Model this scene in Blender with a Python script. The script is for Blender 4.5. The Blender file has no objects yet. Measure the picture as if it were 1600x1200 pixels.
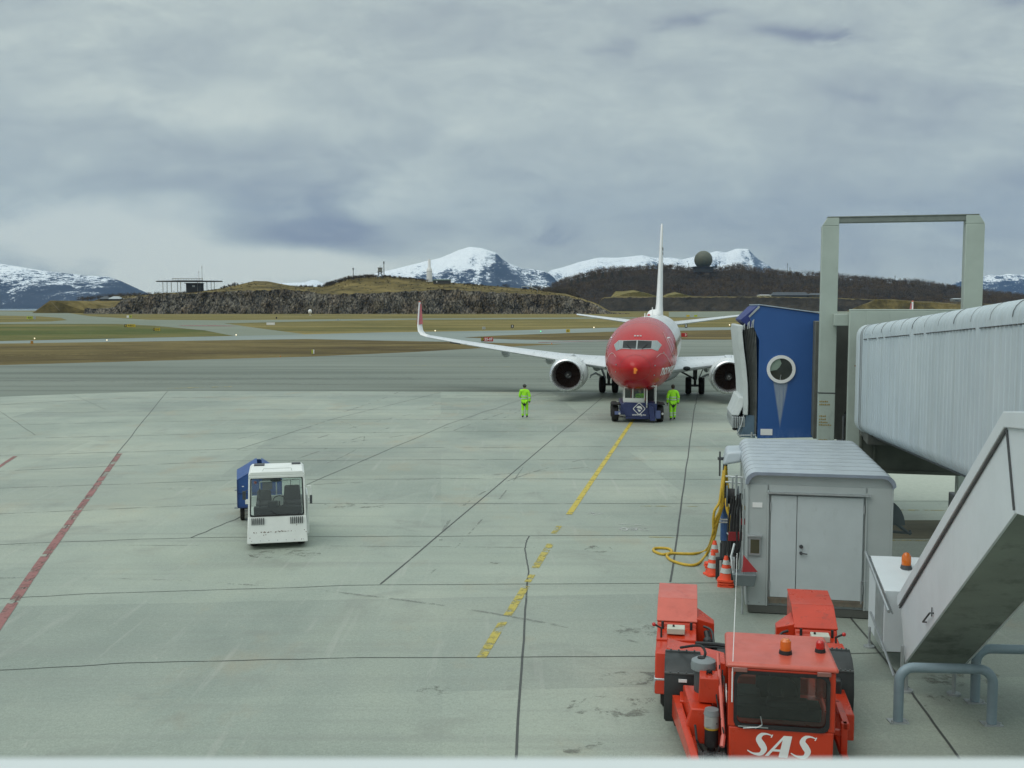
import bpy, bmesh, math, random
import numpy as np
from math import sin, cos, pi, radians as R
from mathutils import Vector as V, Matrix
from mathutils.bvhtree import BVHTree
from mathutils import noise as mn

# ------------------------------------------------------------------ camera, world, sun, exposure
S = bpy.context.scene
COL = S.collection
CAM_H = 5.75; FPX = 1600.0; PITCH = math.atan(120/1600)
cd = bpy.data.cameras.new('camera'); cam = bpy.data.objects.new('camera', cd); COL.objects.link(cam)
cam.location = (0, 0, CAM_H); cam.rotation_euler = (pi/2-PITCH, 0, 0)
cd.sensor_width = 36; cd.lens = 36; cd.clip_start = .05; cd.clip_end = 80000
cd.dof.use_dof = True; cd.dof.focus_distance = 45; cd.dof.aperture_fstop = 11
S.camera = cam
S.view_settings.view_transform = 'Standard'; S.view_settings.look = 'None'
S.view_settings.exposure = 0.0; S.view_settings.gamma = 1

SUN_EL, SUN_AZ = R(55), R(-120)          # azimuth measured from +Y towards +X
w = bpy.data.worlds.new('World'); S.world = w; w.use_nodes = True
def build_world():
    nt = w.node_tree; N = nt.nodes; L = nt.links; N.clear()
    out = N.new('ShaderNodeOutputWorld')
    sky = N.new('ShaderNodeTexSky'); sky.sky_type = 'NISHITA'; sky.sun_disc = False
    sky.sun_elevation = SUN_EL; sky.sun_rotation = SUN_AZ
    b1 = N.new('ShaderNodeBackground'); b1.inputs[1].default_value = .1; L.new(sky.outputs[0], b1.inputs[0])
    tc = N.new('ShaderNodeTexCoord'); sp = N.new('ShaderNodeSeparateXYZ'); L.new(tc.outputs['Generated'], sp.inputs[0])
    def M(op, a, b=None, c=None, clamp=False):
        n = N.new('ShaderNodeMath'); n.operation = op; n.use_clamp = clamp
        for i, v in enumerate((a, b, c)):
            if v is None: continue
            if isinstance(v, (int, float)): n.inputs[i].default_value = v
            else: L.new(v, n.inputs[i])
        return n.outputs[0]
    dx, dy, dz = sp.outputs
    ady = M('MAXIMUM', M('ABSOLUTE', dy), .05)
    u = M('DIVIDE', dx, ady); v = M('DIVIDE', dz, ady)
    den = M('ADD', M('MAXIMUM', dz, 0.0), .09)
    cx = M('DIVIDE', dx, den); cy = M('DIVIDE', dy, den)
    comb = N.new('ShaderNodeCombineXYZ'); L.new(cx, comb.inputs[0]); L.new(cy, comb.inputs[1])
    def noise(vec, scale, det, rough, dist=0.0, sc=(1, 1, 1), loc=(0, 0, 0)):
        mp = N.new('ShaderNodeMapping'); mp.inputs['Scale'].default_value = sc; mp.inputs['Location'].default_value = loc
        L.new(vec, mp.inputs[0]); n = N.new('ShaderNodeTexNoise'); n.inputs['Scale'].default_value = scale
        n.inputs['Detail'].default_value = det; n.inputs['Roughness'].default_value = rough
        n.inputs['Distortion'].default_value = dist; L.new(mp.outputs[0], n.inputs[0]); return n.outputs[0]
    uv = N.new('ShaderNodeCombineXYZ'); L.new(u, uv.inputs[0]); L.new(v, uv.inputs[1])
    n1 = noise(comb.outputs[0], .55, 8, .55, .4, (1, .8, 1), (3.1, 1.7, 0))
    n2 = noise(uv.outputs[0], 7, 9, .6, .7, (1, 2.6, 1), (.3, .2, 0))
    n3 = noise(uv.outputs[0], 3.2, 4, .5, .3, (1, 2.2, 1), (7.3, 4.2, 0))
    # warped direction coordinates carry the large light and dark cloud masses
    wu = M('ADD', u, M('MULTIPLY', M('SUBTRACT', n2, .5), .22)); wv = M('ADD', v, M('MULTIPLY', M('SUBTRACT', n3, .5), .12))
    def blob(px, py, sx, sy, amp):
        u0 = (px-800)/1600; v0 = (480-py)/1600
        a = M('POWER', M('DIVIDE', M('SUBTRACT', wu, u0), sx/1600), 2); b = M('POWER', M('DIVIDE', M('SUBTRACT', wv, v0), sy/1600), 2)
        return M('MULTIPLY', M('EXPONENT', M('MULTIPLY', M('ADD', a, b), -1)), amp)
    t = M('ADD', .60, M('MULTIPLY', M('SUBTRACT', n1, .5), .40))
    t = M('ADD', t, M('MULTIPLY', M('SUBTRACT', n2, .5), .62))
    n4 = noise(uv.outputs[0], 24, 7, .66, .5, (1, 2.2, 1), (1.3, 2.2, 0)); t = M('ADD', t, M('MULTIPLY', M('SUBTRACT', n4, .5), .26))
    for bl in [(150, 365, 330, 52, .44), (330, 425, 260, 40, .46), (560, 400, 160, 30, .24), (470, 336, 110, 30, -.56), (620, 362, 200, 20, -.22), (330, 300, 200, 22, -.16), (440, 322, 36, 14, .26),
               (430, 240, 260, 30, -.08), (80, 170, 200, 50, .08), (300, 165, 110, 26, .18), (430, 190, 130, 22, .16), (720, 190, 90, 28, .12), (1042, 46, 34, 18, -.30), (1225, 78, 62, 16, -.46), (970, 66, 30, 12, -.18), (1090, 36, 20, 8, -.18),
               (1310, 165, 50, 16, -.16), (1440, 130, 120, 26, -.12), (1000, 140, 260, 60, .06), (1500, 300, 300, 60, -.10), (1250, 400, 300, 40, -.05), (820, 378, 30, 8, -.16), (760, 288, 60, 16, -.10), (150, 20, 380, 60, .06),
               (1570, 16, 50, 14, -.28), (1570, 215, 60, 8, .12), (640, 60, 300, 40, -.05), (720, 300, 200, 34, .06)]:
        t = M('ADD', t, blob(*bl))
    cr = N.new('ShaderNodeValToRGB'); L.new(t, cr.inputs[0]); cr.color_ramp.interpolation = 'B_SPLINE'
    e = cr.color_ramp.elements; e[0].position = .05; e[0].color = (.26, .295, .37, 1); e[1].position = 1.0; e[1].color = (.84, .90, .80, 1)
    for p_, c_ in ((.28, (.335, .385, .435, 1)), (.5, (.455, .52, .525, 1)), (.72, (.575, .66, .625, 1))):
        x = e.new(p_); x.color = c_
    # an overcast sky is brighter overhead than along the horizon
    up = M('MULTIPLY', M('SMOOTH_MIN', M('MAXIMUM', M('SUBTRACT', dz, .30), 0.0), .6, .1), 1.9)
    gain = M('ADD', .93, up)
    vm = N.new('ShaderNodeVectorMath'); vm.operation = 'SCALE'; L.new(cr.outputs[0], vm.inputs[0]); L.new(gain, vm.inputs['Scale'])
    b2 = N.new('ShaderNodeBackground'); L.new(vm.outputs[0], b2.inputs[0]); b2.inputs[1].default_value = 1.0
    mx = N.new('ShaderNodeMixShader'); mx.inputs[0].default_value = .93
    L.new(b1.outputs[0], mx.inputs[1]); L.new(b2.outputs[0], mx.inputs[2]); L.new(mx.outputs[0], out.inputs[0])
build_world()
sl = bpy.data.lights.new('sun', 'SUN'); sl.energy = 1.0; sl.angle = R(50); sl.color = (1, .95, .87)
so = bpy.data.objects.new('sun', sl); COL.objects.link(so)
so.rotation_euler = V((sin(SUN_AZ)*cos(SUN_EL), cos(SUN_AZ)*cos(SUN_EL), sin(SUN_EL))).to_track_quat('Z', 'Y').to_euler()
S.cycles.max_bounces = 6; S.cycles.transparent_max_bounces = 12; S.cycles.volume_bounces = 0

# ------------------------------------------------------------------ helpers
rnd = random.Random(7)
def ray(px, py):
    a = px-800; b = 600-py
    return V((a, FPX*cos(PITCH)+b*sin(PITCH), -FPX*sin(PITCH)+b*cos(PITCH)))
def G(px, py, z=0.0):                     # point at height z seen in that direction
    d = ray(px, py); t = (z-CAM_H)/d.z; return (d.x*t, d.y*t)
def PY(px, py, Y):                        # (x, z) at distance Y seen in that direction
    d = ray(px, py); t = Y/d.y; return (d.x*t, CAM_H+d.z*t)

def lk(nt, a, b): nt.links.new(a, b)
def newmat(name):
    m = bpy.data.materials.new(name); m.use_nodes = True; nt = m.node_tree
    return m, nt, nt.nodes['Principled BSDF']
def rgba(c): return (c[0], c[1], c[2], 1)
def nz(nt, scale, det=4, rough=.55, vec=None, sc=(1, 1, 1), dist=0.0):
    n = nt.nodes.new('ShaderNodeTexNoise'); n.inputs['Scale'].default_value = scale; n.inputs['Detail'].default_value = det
    n.inputs['Roughness'].default_value = rough; n.inputs['Distortion'].default_value = dist
    if vec is not None:
        mp = nt.nodes.new('ShaderNodeMapping'); mp.inputs['Scale'].default_value = sc; lk(nt, vec, mp.inputs[0]); lk(nt, mp.outputs[0], n.inputs[0])
    return n.outputs[0]
def ramp(nt, fac, stops):
    r = nt.nodes.new('ShaderNodeValToRGB'); lk(nt, fac, r.inputs[0]); e = r.color_ramp.elements
    e[0].position = stops[0][0]; e[0].color = rgba(stops[0][1]); e[1].position = stops[-1][0]; e[1].color = rgba(stops[-1][1])
    for p_, c_ in stops[1:-1]:
        x = e.new(p_); x.color = rgba(c_)
    return r.outputs[0]
def g1(v): return (v, v, v)
def mix(nt, fac, a, b, mode='MIX'):
    m = nt.nodes.new('ShaderNodeMix'); m.data_type = 'RGBA'; m.blend_type = mode
    for i, x in ((0, fac), (6, a), (7, b)):
        if isinstance(x, (int, float)): m.inputs[i].default_value = x
        elif isinstance(x, tuple): m.inputs[i].default_value = rgba(x)
        else: lk(nt, x, m.inputs[i])
    return m.outputs[2]
def mth(nt, op, a, b=None, clamp=False):
    n = nt.nodes.new('ShaderNodeMath'); n.operation = op; n.use_clamp = clamp
    for i, v in enumerate((a, b)):
        if v is None: continue
        if isinstance(v, (int, float)): n.inputs[i].default_value = v
        else: lk(nt, v, n.inputs[i])
    return n.outputs[0]
def bump(nt, bs, h, strength, dist):
    b = nt.nodes.new('ShaderNodeBump'); b.inputs['Strength'].default_value = strength; b.inputs['Distance'].default_value = dist
    lk(nt, h, b.inputs['Height']); lk(nt, b.outputs[0], bs.inputs['Normal'])
def objco(nt): return nt.nodes.new('ShaderNodeTexCoord').outputs['Object']
def geopos(nt): return nt.nodes.new('ShaderNodeNewGeometry').outputs['Position']
MC = {}
def pm(name, col, rough=.5, metal=0.0, var=.12, scale=3.0, dirt=None, dirt_amt=.5, dscale=6, bmp=0.0, bscale=60, coat=0.0, spec=None):
    if name in MC: return MC[name]
    m, nt, bs = newmat(name); o = objco(nt)
    f = nz(nt, scale, 5, .6, o)
    c = mix(nt, ramp(nt, f, [(.3, g1(0)), (.7, g1(1))]), tuple(x*(1-var) for x in col), tuple(min(1, x*(1+var)) for x in col))
    if dirt is not None:
        d = nz(nt, dscale, 8, .68, o, (1, 1, .45)); c = mix(nt, ramp(nt, d, [(dirt_amt, g1(0)), (min(.99, dirt_amt+.16), g1(.8))]), c, dirt)
    lk(nt, c, bs.inputs['Base Color'])
    rr = ramp(nt, nz(nt, scale*2.3, 4, .6, o), [(.3, g1(max(.02, rough-.08))), (.7, g1(min(1, rough+.1)))]); lk(nt, rr, bs.inputs['Roughness'])
    bs.inputs['Metallic'].default_value = metal; bs.inputs['Coat Weight'].default_value = coat
    if spec is not None: bs.inputs['Specular IOR Level'].default_value = spec
    if bmp: bump(nt, bs, nz(nt, bscale, 3, .5, o), bmp, .01)
    MC[name] = m; return m
def glassmat(name, col, alpha=.35, rough=.03):
    m, nt, bs = newmat(name)
    tr = nt.nodes.new('ShaderNodeBsdfTransparent'); tr.inputs[0].default_value = rgba(col)
    gl = nt.nodes.new('ShaderNodeBsdfGlossy'); gl.inputs['Roughness'].default_value = rough
    fr = nt.nodes.new('ShaderNodeFresnel'); fr.inputs[0].default_value = 1.5
    f2 = mth(nt, 'ADD', fr.outputs[0], alpha*.1)
    mx = nt.nodes.new('ShaderNodeMixShader'); lk(nt, f2, mx.inputs[0]); lk(nt, tr.outputs[0], mx.inputs[1]); lk(nt, gl.outputs[0], mx.inputs[2])
    lk(nt, mx.outputs[0], nt.nodes['Material Output'].inputs[0]); MC[name] = m; return m

class MB:
    def __init__(s): s.v = []; s.f = []; s.mi = []
    def add(s, vs, fs, mi=0):
        o = len(s.v); s.v += [tuple(x) for x in vs]; s.f += [tuple(i+o for i in f) for f in fs]; s.mi += [mi]*len(fs); return s
    def hexa(s, p, mi=0):                 # p: 4 bottom ccw, 4 top ccw
        return s.add(p, [(3, 2, 1, 0), (4, 5, 6, 7), (0, 1, 5, 4), (1, 2, 6, 5), (2, 3, 7, 6), (3, 0, 4, 7)], mi)
    def box(s, x0, x1, y0, y1, z0, z1, mi=0, M=None):
        p = [(x0, y0, z0), (x1, y0, z0), (x1, y1, z0), (x0, y1, z0), (x0, y0, z1), (x1, y0, z1), (x1, y1, z1), (x0, y1, z1)]
        if M is not None: p = [M @ V(q) for q in p]
        return s.hexa(p, mi)
    def prism(s, pts, axis, a, b, mi=0, M=None):   # pts in the two other axes
        def q(p, t): return {'x': (t, p[0], p[1]), 'y': (p[0], t, p[1]), 'z': (p[0], p[1], t)}[axis]
        n = len(pts); vs = [q(p, a) for p in pts]+[q(p, b) for p in pts]
        if M is not None: vs = [M @ V(x) for x in vs]
        fs = [tuple(range(n))[::-1], tuple(range(n, 2*n))]+[(i, (i+1) % n, n+(i+1) % n, n+i) for i in range(n)]
        return s.add(vs, fs, mi)
    def cyl(s, p0, p1, r0, r1=None, n=16, mi=0, caps=True):
        p0 = V(p0); p1 = V(p1); r1 = r0 if r1 is None else r1
        d = (p1-p0).normalized(); a = d.orthogonal().normalized(); b = d.cross(a)
        vs = [p0+(a*cos(t)+b*sin(t))*r0 for t in (2*pi*i/n for i in range(n))]+[p1+(a*cos(t)+b*sin(t))*r1 for t in (2*pi*i/n for i in range(n))]
        fs = [(i, (i+1) % n, n+(i+1) % n, n+i) for i in range(n)]
        if caps: fs += [tuple(range(n))[::-1], tuple(range(n, 2*n))]
        return s.add(vs, fs, mi)
    def tube(s, pts, r, n=8, mi=0, closed=False):
        pts = [V(p) for p in pts]; m = len(pts); rings = []; prev = None
        for i, p in enumerate(pts):
            t = (pts[min(i+1, m-1)]-pts[max(i-1, 0)]).normalized()
            if prev is None: a = t.orthogonal().normalized()
            else:
                a = prev-t*prev.dot(t); a = a.normalized() if a.length > 1e-5 else t.orthogonal().normalized()
            prev = a; b = t.cross(a); rr = r[i] if isinstance(r, (list, tuple)) else r
            rings.append([p+(a*cos(q)+b*sin(q))*rr for q in (2*pi*k/n for k in range(n))])
        return s.loft(rings, mi)
    def loft(s, rings, mi=0, caps=True, mis=None):
        n = len(rings[0]); vs = [p for r_ in rings for p in r_]; m = len(rings)
        o = len(s.v); s.v += [tuple(x) for x in vs]
        for j in range(m-1):
            for i in range(n):
                s.f.append((o+j*n+i, o+j*n+(i+1) % n, o+(j+1)*n+(i+1) % n, o+(j+1)*n+i)); s.mi.append(mi if mis is None else mis[j])
        if caps:
            s.f.append(tuple(o+i for i in range(n))[::-1]); s.f.append(tuple(o+(m-1)*n+i for i in range(n))); s.mi += [mi, mi]
        return s
    def lathe(s, prof, c, axis='y', n=32, mi=0, mis=None, sq=1.0, caps=False):     # prof: (radius, along)
        rings = []
        for r_, h in prof:
            ring = []
            for k in range(n):
                t = 2*pi*k/n; a = r_*cos(t); b = r_*sin(t)
                if sq != 1 and b < 0: b *= sq
                ring.append({'y': (c[0]+a, c[1]+h, c[2]+b), 'z': (c[0]+a, c[1]+b, c[2]+h), 'x': (c[0]+h, c[1]+a, c[2]+b)}[axis])
            rings.append(ring)
        return s.loft(rings, mi, caps, mis)
    def sph(s, c, r, n=12, sc=(1, 1, 1), mi=0):
        m = n//2+2; return s.loft([[(c[0]+r*sc[0]*max(.001, sin(pi*j/m))*cos(2*pi*i/n), c[1]+r*sc[1]*max(.001, sin(pi*j/m))*sin(2*pi*i/n), c[2]-r*sc[2]*cos(pi*j/m)) for i in range(n)] for j in range(m+1)], mi)
    def xf(s, M): s.v = [tuple(M @ V(q)) for q in s.v]; return s
    def build(s, name, mats, parent=None, bevel=0.0, smooth=True, ang=32, label=None, seg=2, fixn=True):
        me = bpy.data.meshes.new(name); me.from_pydata(s.v, [], s.f)
        mats = mats if isinstance(mats, (list, tuple)) else [mats]
        for m in mats: me.materials.append(m)
        if len(mats) > 1: me.polygons.foreach_set('material_index', s.mi)
        if fixn and len(s.f) < 60000:
            b = bmesh.new(); b.from_mesh(me); bmesh.ops.recalc_face_normals(b, faces=b.faces); b.to_mesh(me); b.free()
        if smooth:
            me.polygons.foreach_set('use_smooth', [True]*len(me.polygons)); me.set_sharp_from_angle(angle=R(ang))
        me.update()
        o = bpy.data.objects.new(name, me); COL.objects.link(o)
        if parent: o.parent = parent
        if bevel:
            bm_ = o.modifiers.new('bevel', 'BEVEL'); bm_.width = bevel; bm_.segments = seg; bm_.limit_method = 'ANGLE'; bm_.angle_limit = R(35)
        if label: o['label'] = label
        return o
def tag(o, label, cat, group=None, kind=None):
    if kind: o['kind'] = kind
    if label: o['label'] = label
    if cat: o['category'] = cat
    if group: o['group'] = group
    return o
def thing(name, label, cat, loc=(0, 0, 0), rz=0.0, group=None):
    o = bpy.data.objects.new(name, None); COL.objects.link(o); o.location = loc; o.rotation_euler = (0, 0, rz)
    o.empty_display_size = .2
    return tag(o, label, cat, group)
def dup(o, loc=None, rz=None, label=None, parent=None):
    c = o.copy(); COL.objects.link(c); c.parent = parent
    if loc is not None: c.location = loc
    if rz is not None: c.rotation_euler = (0, 0, rz)
    if label: c['label'] = label
    for ch in [x for x in COL.objects if x.parent == o]: dup(ch, parent=c)
    return c
def rrect(x0, x1, y0, y1, r, n=4):        # rounded rectangle outline, ccw
    p = []
    for cx, cy, a0 in ((x1-r, y0+r, -pi/2), (x1-r, y1-r, 0), (x0+r, y1-r, pi/2), (x0+r, y0+r, pi)):
        for k in range(n+1): a = a0+pi/2*k/n; p.append((cx+r*cos(a), cy+r*sin(a)))
    return p
def text_mb(txt, size, depth=.004, shear=0.0, bold=0.0, align='CENTER', sx=1.0):
    c = bpy.data.curves.new('lettering', 'FONT'); c.body = txt; c.size = size; c.extrude = depth/2; c.shear = shear; c.offset = bold
    c.align_x = align; c.align_y = 'CENTER'; c.resolution_u = 3
    o = bpy.data.objects.new('lettering', c); COL.objects.link(o)
    me = bpy.data.meshes.new_from_object(o.evaluated_get(bpy.context.evaluated_depsgraph_get()))
    mb = MB(); mb.add([(v.co.x*sx, v.co.y, v.co.z) for v in me.vertices], [tuple(p.vertices) for p in me.polygons])
    bpy.data.objects.remove(o); bpy.data.curves.remove(c); bpy.data.meshes.remove(me); return mb
UP = Matrix(((1, 0, 0, 0), (0, 0, -1, 0), (0, 1, 0, 0), (0, 0, 0, 1)))   # xy text stood upright, facing -y
def T(x, y, z): return Matrix.Translation((x, y, z))
def RZ(a): return Matrix.Rotation(a, 4, 'Z')
def skin(name, verts, edges, rad, mat, parent, sub=2, label=None):
    me = bpy.data.meshes.new(name); me.from_pydata(verts, edges, [])
    o = bpy.data.objects.new(name, me); COL.objects.link(o)
    m = o.modifiers.new('skin', 'SKIN'); m.use_smooth_shade = True
    for i, r_ in enumerate(rad):
        r_ = r_ if isinstance(r_, tuple) else (r_, r_)
        me.skin_vertices[0].data[i].radius = r_
    me.skin_vertices[0].data[0].use_root = True
    m = o.modifiers.new('sub', 'SUBSURF'); m.levels = sub; m.render_levels = sub
    ev = bpy.data.meshes.new_from_object(o.evaluated_get(bpy.context.evaluated_depsgraph_get()))
    o.modifiers.clear(); o.data = ev; ev.name = name; ev.materials.clear(); ev.materials.append(mat)
    ev.polygons.foreach_set('use_smooth', [True]*len(ev.polygons))
    if parent: o.parent = parent
    return o
def sheet(name, pts, z, mat, lab=None, kind='structure', sub=False):
    mb = MB(); mb.add([(x, y, z) for x, y in pts], [tuple(range(len(pts)))])
    me = bpy.data.meshes.new(name); me.from_pydata(mb.v, [], mb.f); me.materials.append(mat)
    b = bmesh.new(); b.from_mesh(me); bmesh.ops.triangulate(b, faces=b.faces)
    for f in b.faces:
        if f.normal.z < 0: f.normal_flip()
    b.to_mesh(me); b.free()
    o = bpy.data.objects.new(name, me); COL.objects.link(o)
    if kind: o['kind'] = kind
    return o
def interp(tab, x):
    xs = [a for a, b in tab]; ys = [b for a, b in tab]; return float(np.interp(x, xs, ys))
def fbm(x, y, z, oct_=5): return mn.fractal(V((x, y, z)), 1.0, 2.0, oct_)

# ------------------------------------------------------------------ setting materials
def m_concrete():
    m, nt, bs = newmat('concrete'); p = geopos(nt)
    base = ramp(nt, nz(nt, .09, 6, .6, p), [(.28, (.24, .275, .24)), (.5, (.31, .345, .30)), (.72, (.39, .41, .345))])
    cells = nt.nodes.new('ShaderNodeTexBrick'); mp = nt.nodes.new('ShaderNodeMapping'); mp.inputs['Rotation'].default_value = (0, 0, R(-4))
    lk(nt, p, mp.inputs[0]); lk(nt, mp.outputs[0], cells.inputs[0]); cells.inputs['Scale'].default_value = 1; cells.offset = 0
    cells.inputs['Brick Width'].default_value = 7.5; cells.inputs['Row Height'].default_value = 5; cells.inputs['Mortar Size'].default_value = 0
    cells.inputs['Color1'].default_value = (.86, .875, .87, 1); cells.inputs['Color2'].default_value = (1.08, 1.09, 1.06, 1)
    base = mix(nt, 1.0, base, cells.outputs[0], 'MULTIPLY')
    fine = nz(nt, 14, 6, .7, p); base = mix(nt, .8, base, ramp(nt, fine, [(.25, g1(.80)), (.75, g1(1.14))]), 'MULTIPLY')
    speck = nz(nt, 38, 4, .8, p); base = mix(nt, .95, base, ramp(nt, speck, [(.25, g1(.72)), (.75, g1(1.26))]), 'MULTIPLY')
    scr = nz(nt, 3.0, 7, .75, p, (1.4, .5, 1), 1.5); base = mix(nt, ramp(nt, scr, [(.62, g1(0)), (.70, g1(.35))]), base, (.46, .46, .41))
    blot = nz(nt, .5, 8, .7, p, (1, 1, 1), .6); base = mix(nt, ramp(nt, blot, [(.54, g1(0)), (.72, g1(.55))]), base, (.18, .185, .16))
    rust = nz(nt, .28, 7, .65, p, (1.3, .8, 1)); base = mix(nt, ramp(nt, rust, [(.56, g1(0)), (.72, g1(.42))]), base, (.33, .26, .17))
    broad = nz(nt, .16, 5, .6, p, (1, .7, 1), .5); base = mix(nt, .9, base, ramp(nt, broad, [(.32, (.80, .83, .84)), (.5, (1, 1, 1)), (.66, (1.10, 1.08, 1.04))]), 'MULTIPLY')
    streak = nz(nt, 1.1, 6, .62, p, (.06, 1.7, 1), .3); base = mix(nt, ramp(nt, streak, [(.52, g1(0)), (.7, g1(.42))]), base, (.22, .235, .21))
    streak2 = nz(nt, 2.2, 5, .6, p, (1.6, .09, 1), .2); base = mix(nt, ramp(nt, streak2, [(.60, g1(0)), (.72, g1(.28))]), base, (.44, .44, .40))
    stn = nz(nt, 1.7, 9, .75, p, (1, 1, 1), 1.2); base = mix(nt, ramp(nt, stn, [(.66, g1(0)), (.72, g1(.6))]), base, (.13, .13, .115))
    lk(nt, base, bs.inputs['Base Color']); lk(nt, ramp(nt, blot, [(.3, g1(.75)), (.7, g1(.58))]), bs.inputs['Roughness'])
    bump(nt, bs, fine, .25, .01); return m
def m_asphalt(name, c0, c1, streaks=True):
    m, nt, bs = newmat(name); p = geopos(nt)
    base = ramp(nt, nz(nt, .035, 6, .6, p, (.5, 1, 1)), [(.3, c0), (.7, c1)])
    if streaks:
        s1 = nz(nt, .35, 6, .6, p, (.05, 1, 1), .3); base = mix(nt, ramp(nt, s1, [(.48, g1(0)), (.66, g1(.6))]), base, tuple(x*.62 for x in c0))
    base = mix(nt, .6, base, ramp(nt, nz(nt, 6, 5, .7, p), [(.25, g1(.8)), (.75, g1(1.15))]), 'MULTIPLY')
    lk(nt, base, bs.inputs['Base Color']); bs.inputs['Roughness'].default_value = .85; bs.inputs['Specular IOR Level'].default_value = .15; return m
def m_grass(name, stops, sc=.05, sx=.35):
    m, nt, bs = newmat(name); p = geopos(nt)
    a = nz(nt, sc, 9, .68, p, (sx, 1, 1), .4); base = ramp(nt, a, stops)
    b = nz(nt, sc*9, 8, .75, p, (.35, 1, 1), .2); base = mix(nt, .9, base, ramp(nt, b, [(.25, g1(.55)), (.5, g1(1)), (.78, g1(1.45))]), 'MULTIPLY')
    d = nz(nt, 3.0, 6, .8, p, (.5, 1, 1)); base = mix(nt, .9, base, ramp(nt, d, [(.25, g1(.6)), (.75, g1(1.4))]), 'MULTIPLY')
    lk(nt, base, bs.inputs['Base Color']); bs.inputs['Roughness'].default_value = .95; bs.inputs['Specular IOR Level'].default_value = .1
    bump(nt, bs, d, .5, .1); return m
M_conc = m_concrete()
M_asph = m_asphalt('asphalt', (.165, .19, .165), (.235, .26, .225))
M_taxi = m_asphalt('taxiway_asphalt', (.20, .235, .22), (.26, .295, .275), False)
M_tarfar = m_asphalt('old_asphalt', (.17, .195, .15), (.23, .25, .20), False)
M_grass = m_grass('grass', [(.3, (.085, .085, .030)), (.44, (.14, .125, .045)), (.56, (.215, .175, .068)), (.72, (.28, .225, .09))], .03)
M_grassg = m_grass('green_grass', [(.28, (.05, .08, .022)), (.46, (.09, .105, .034)), (.6, (.17, .15, .058)), (.75, (.22, .185, .075))], .03)
M_grassb = m_grass('brown_grass', [(.3, (.062, .048, .026)), (.45, (.11, .085, .038)), (.58, (.165, .13, .056)), (.75, (.21, .165, .075))], .06)
def m_paint(name, c, wear, sc=1.6, dirt=(.2, .21, .19)):      # worn road paint with real gaps in it
    m, nt, bs = newmat(name); p = geopos(nt)
    n = nz(nt, sc, 9, .78, p, (1, 1, 1), .3); f = ramp(nt, n, [(wear, g1(0)), (wear+.12, g1(1))])
    n2 = nz(nt, 10, 6, .7, p); c2 = mix(nt, ramp(nt, n2, [(.3, g1(0)), (.7, g1(.6))]), c, tuple(x*.7 for x in c))
    lk(nt, c2, bs.inputs['Base Color']); lk(nt, f, bs.inputs['Alpha']); bs.inputs['Roughness'].default_value = .6; return m
M_yel = m_paint('yellow_paint', (.55, .43, .06), .36, 2.2)
M_yelw = m_paint('worn_yellow_paint', (.50, .41, .08), .41, 2.4)
M_yelf = m_paint('faded_yellow_paint', (.45, .36, .08), .46, 1.6)
M_redp = m_paint('red_paint', (.30, .125, .115), .41, 1.1)
M_whp = m_paint('white_paint_mark', (.55, .56, .54), .45, 4)
M_joint = m_paint('joint_sealant', (.065, .07, .065), .33, .8)
M_jointf = m_paint('faded_joint', (.13, .14, .125), .40, .7)
M_tyre_mark = m_paint('tyre_mark', (.265, .285, .25), .5, .5)
M_stain = m_paint('oil_stain', (.19, .195, .165), .52, 1.3)

# ------------------------------------------------------------------ ground
FAR = 1750
g = sheet('ground', [(-5200, -60), (5200, -60), (5200, FAR), (-5200, FAR)], -.10, M_grass)
msea, nts, bss = newmat('sea_water'); bss.inputs['Base Color'].default_value = (.10, .15, .18, 1); bss.inputs['Roughness'].default_value = .25
bump(nts, bss, nz(nts, .05, 5, .6, geopos(nts)), .4, 1.0)
sheet('sea', [(-40000, 1000), (40000, 1000), (40000, 60000), (-40000, 60000)], -6.0, msea)
def pxs(name, pts, z, mat): return sheet(name, [G(x, y) for x, y in pts], z, mat)
conc_edge = [(-520, 634), (-200, 627), (0, 620), (130, 615), (262, 611), (500, 611.5), (800, 612.5), (1150, 613), (1500, 612), (2150, 611)]
sheet('apron_concrete', [G(*p) for p in conc_edge]+[(46, -12), (-40, -12)], 0, M_conc)
pxs('apron_asphalt', [(-560, 650), (-560, 586), (-200, 577), (0, 569), (250, 562), (480, 556), (640, 549), (780, 541), (860, 537), (905, 534.5), (960, 532), (1160, 531.5), (2200, 531), (2200, 650)], -.03, M_asph)
pxs('taxiway', [(-700, 540), (0, 532.5), (480, 522), (600, 519), (700, 517.5), (800, 516), (950, 512), (1160, 511), (2200, 510), (2200, 533), (1160, 533), (900, 538), (800, 536), (700, 533.5), (600, 532), (480, 529.5), (0, 536.5), (-700, 545)], -.045, M_taxi)
pxs('grass_island', [(725, 527), (780, 524), (850, 521.5), (960, 518), (1160, 515), (2200, 514), (2200, 530), (1160, 530.5), (960, 530.5), (880, 531.5), (800, 530)], -.02, M_grassb)
pxs('brown_verge', [(-700, 545), (0, 536.5), (480, 529.5), (600, 532), (700, 533.8), (800, 536.2), (880, 537.4), (860, 538.5), (780, 542), (640, 550), (480, 557), (250, 563), (0, 570), (-200, 578), (-700, 592)], -.028, M_grassb)
pxs('runway_turnoff', [(0, 486.2), (60, 487), (100, 488), (140, 494), (200, 497.6), (230, 499.4), (345, 500.3), (480, 499), (640, 497.5), (900, 496), (1040, 495.5), (1040, 497), (900, 498), (640, 499.5), (480, 502), (350, 505), (400, 512), (470, 521), (482, 523.5), (365, 524.5), (320, 516), (240, 508.6), (180, 506), (0, 506), (-500, 505), (-500, 503.5), (0, 503.5), (80, 502), (105, 500), (95, 496.5), (60, 494), (0, 493), (-500, 493)], -.05, M_tarfar)
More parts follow.
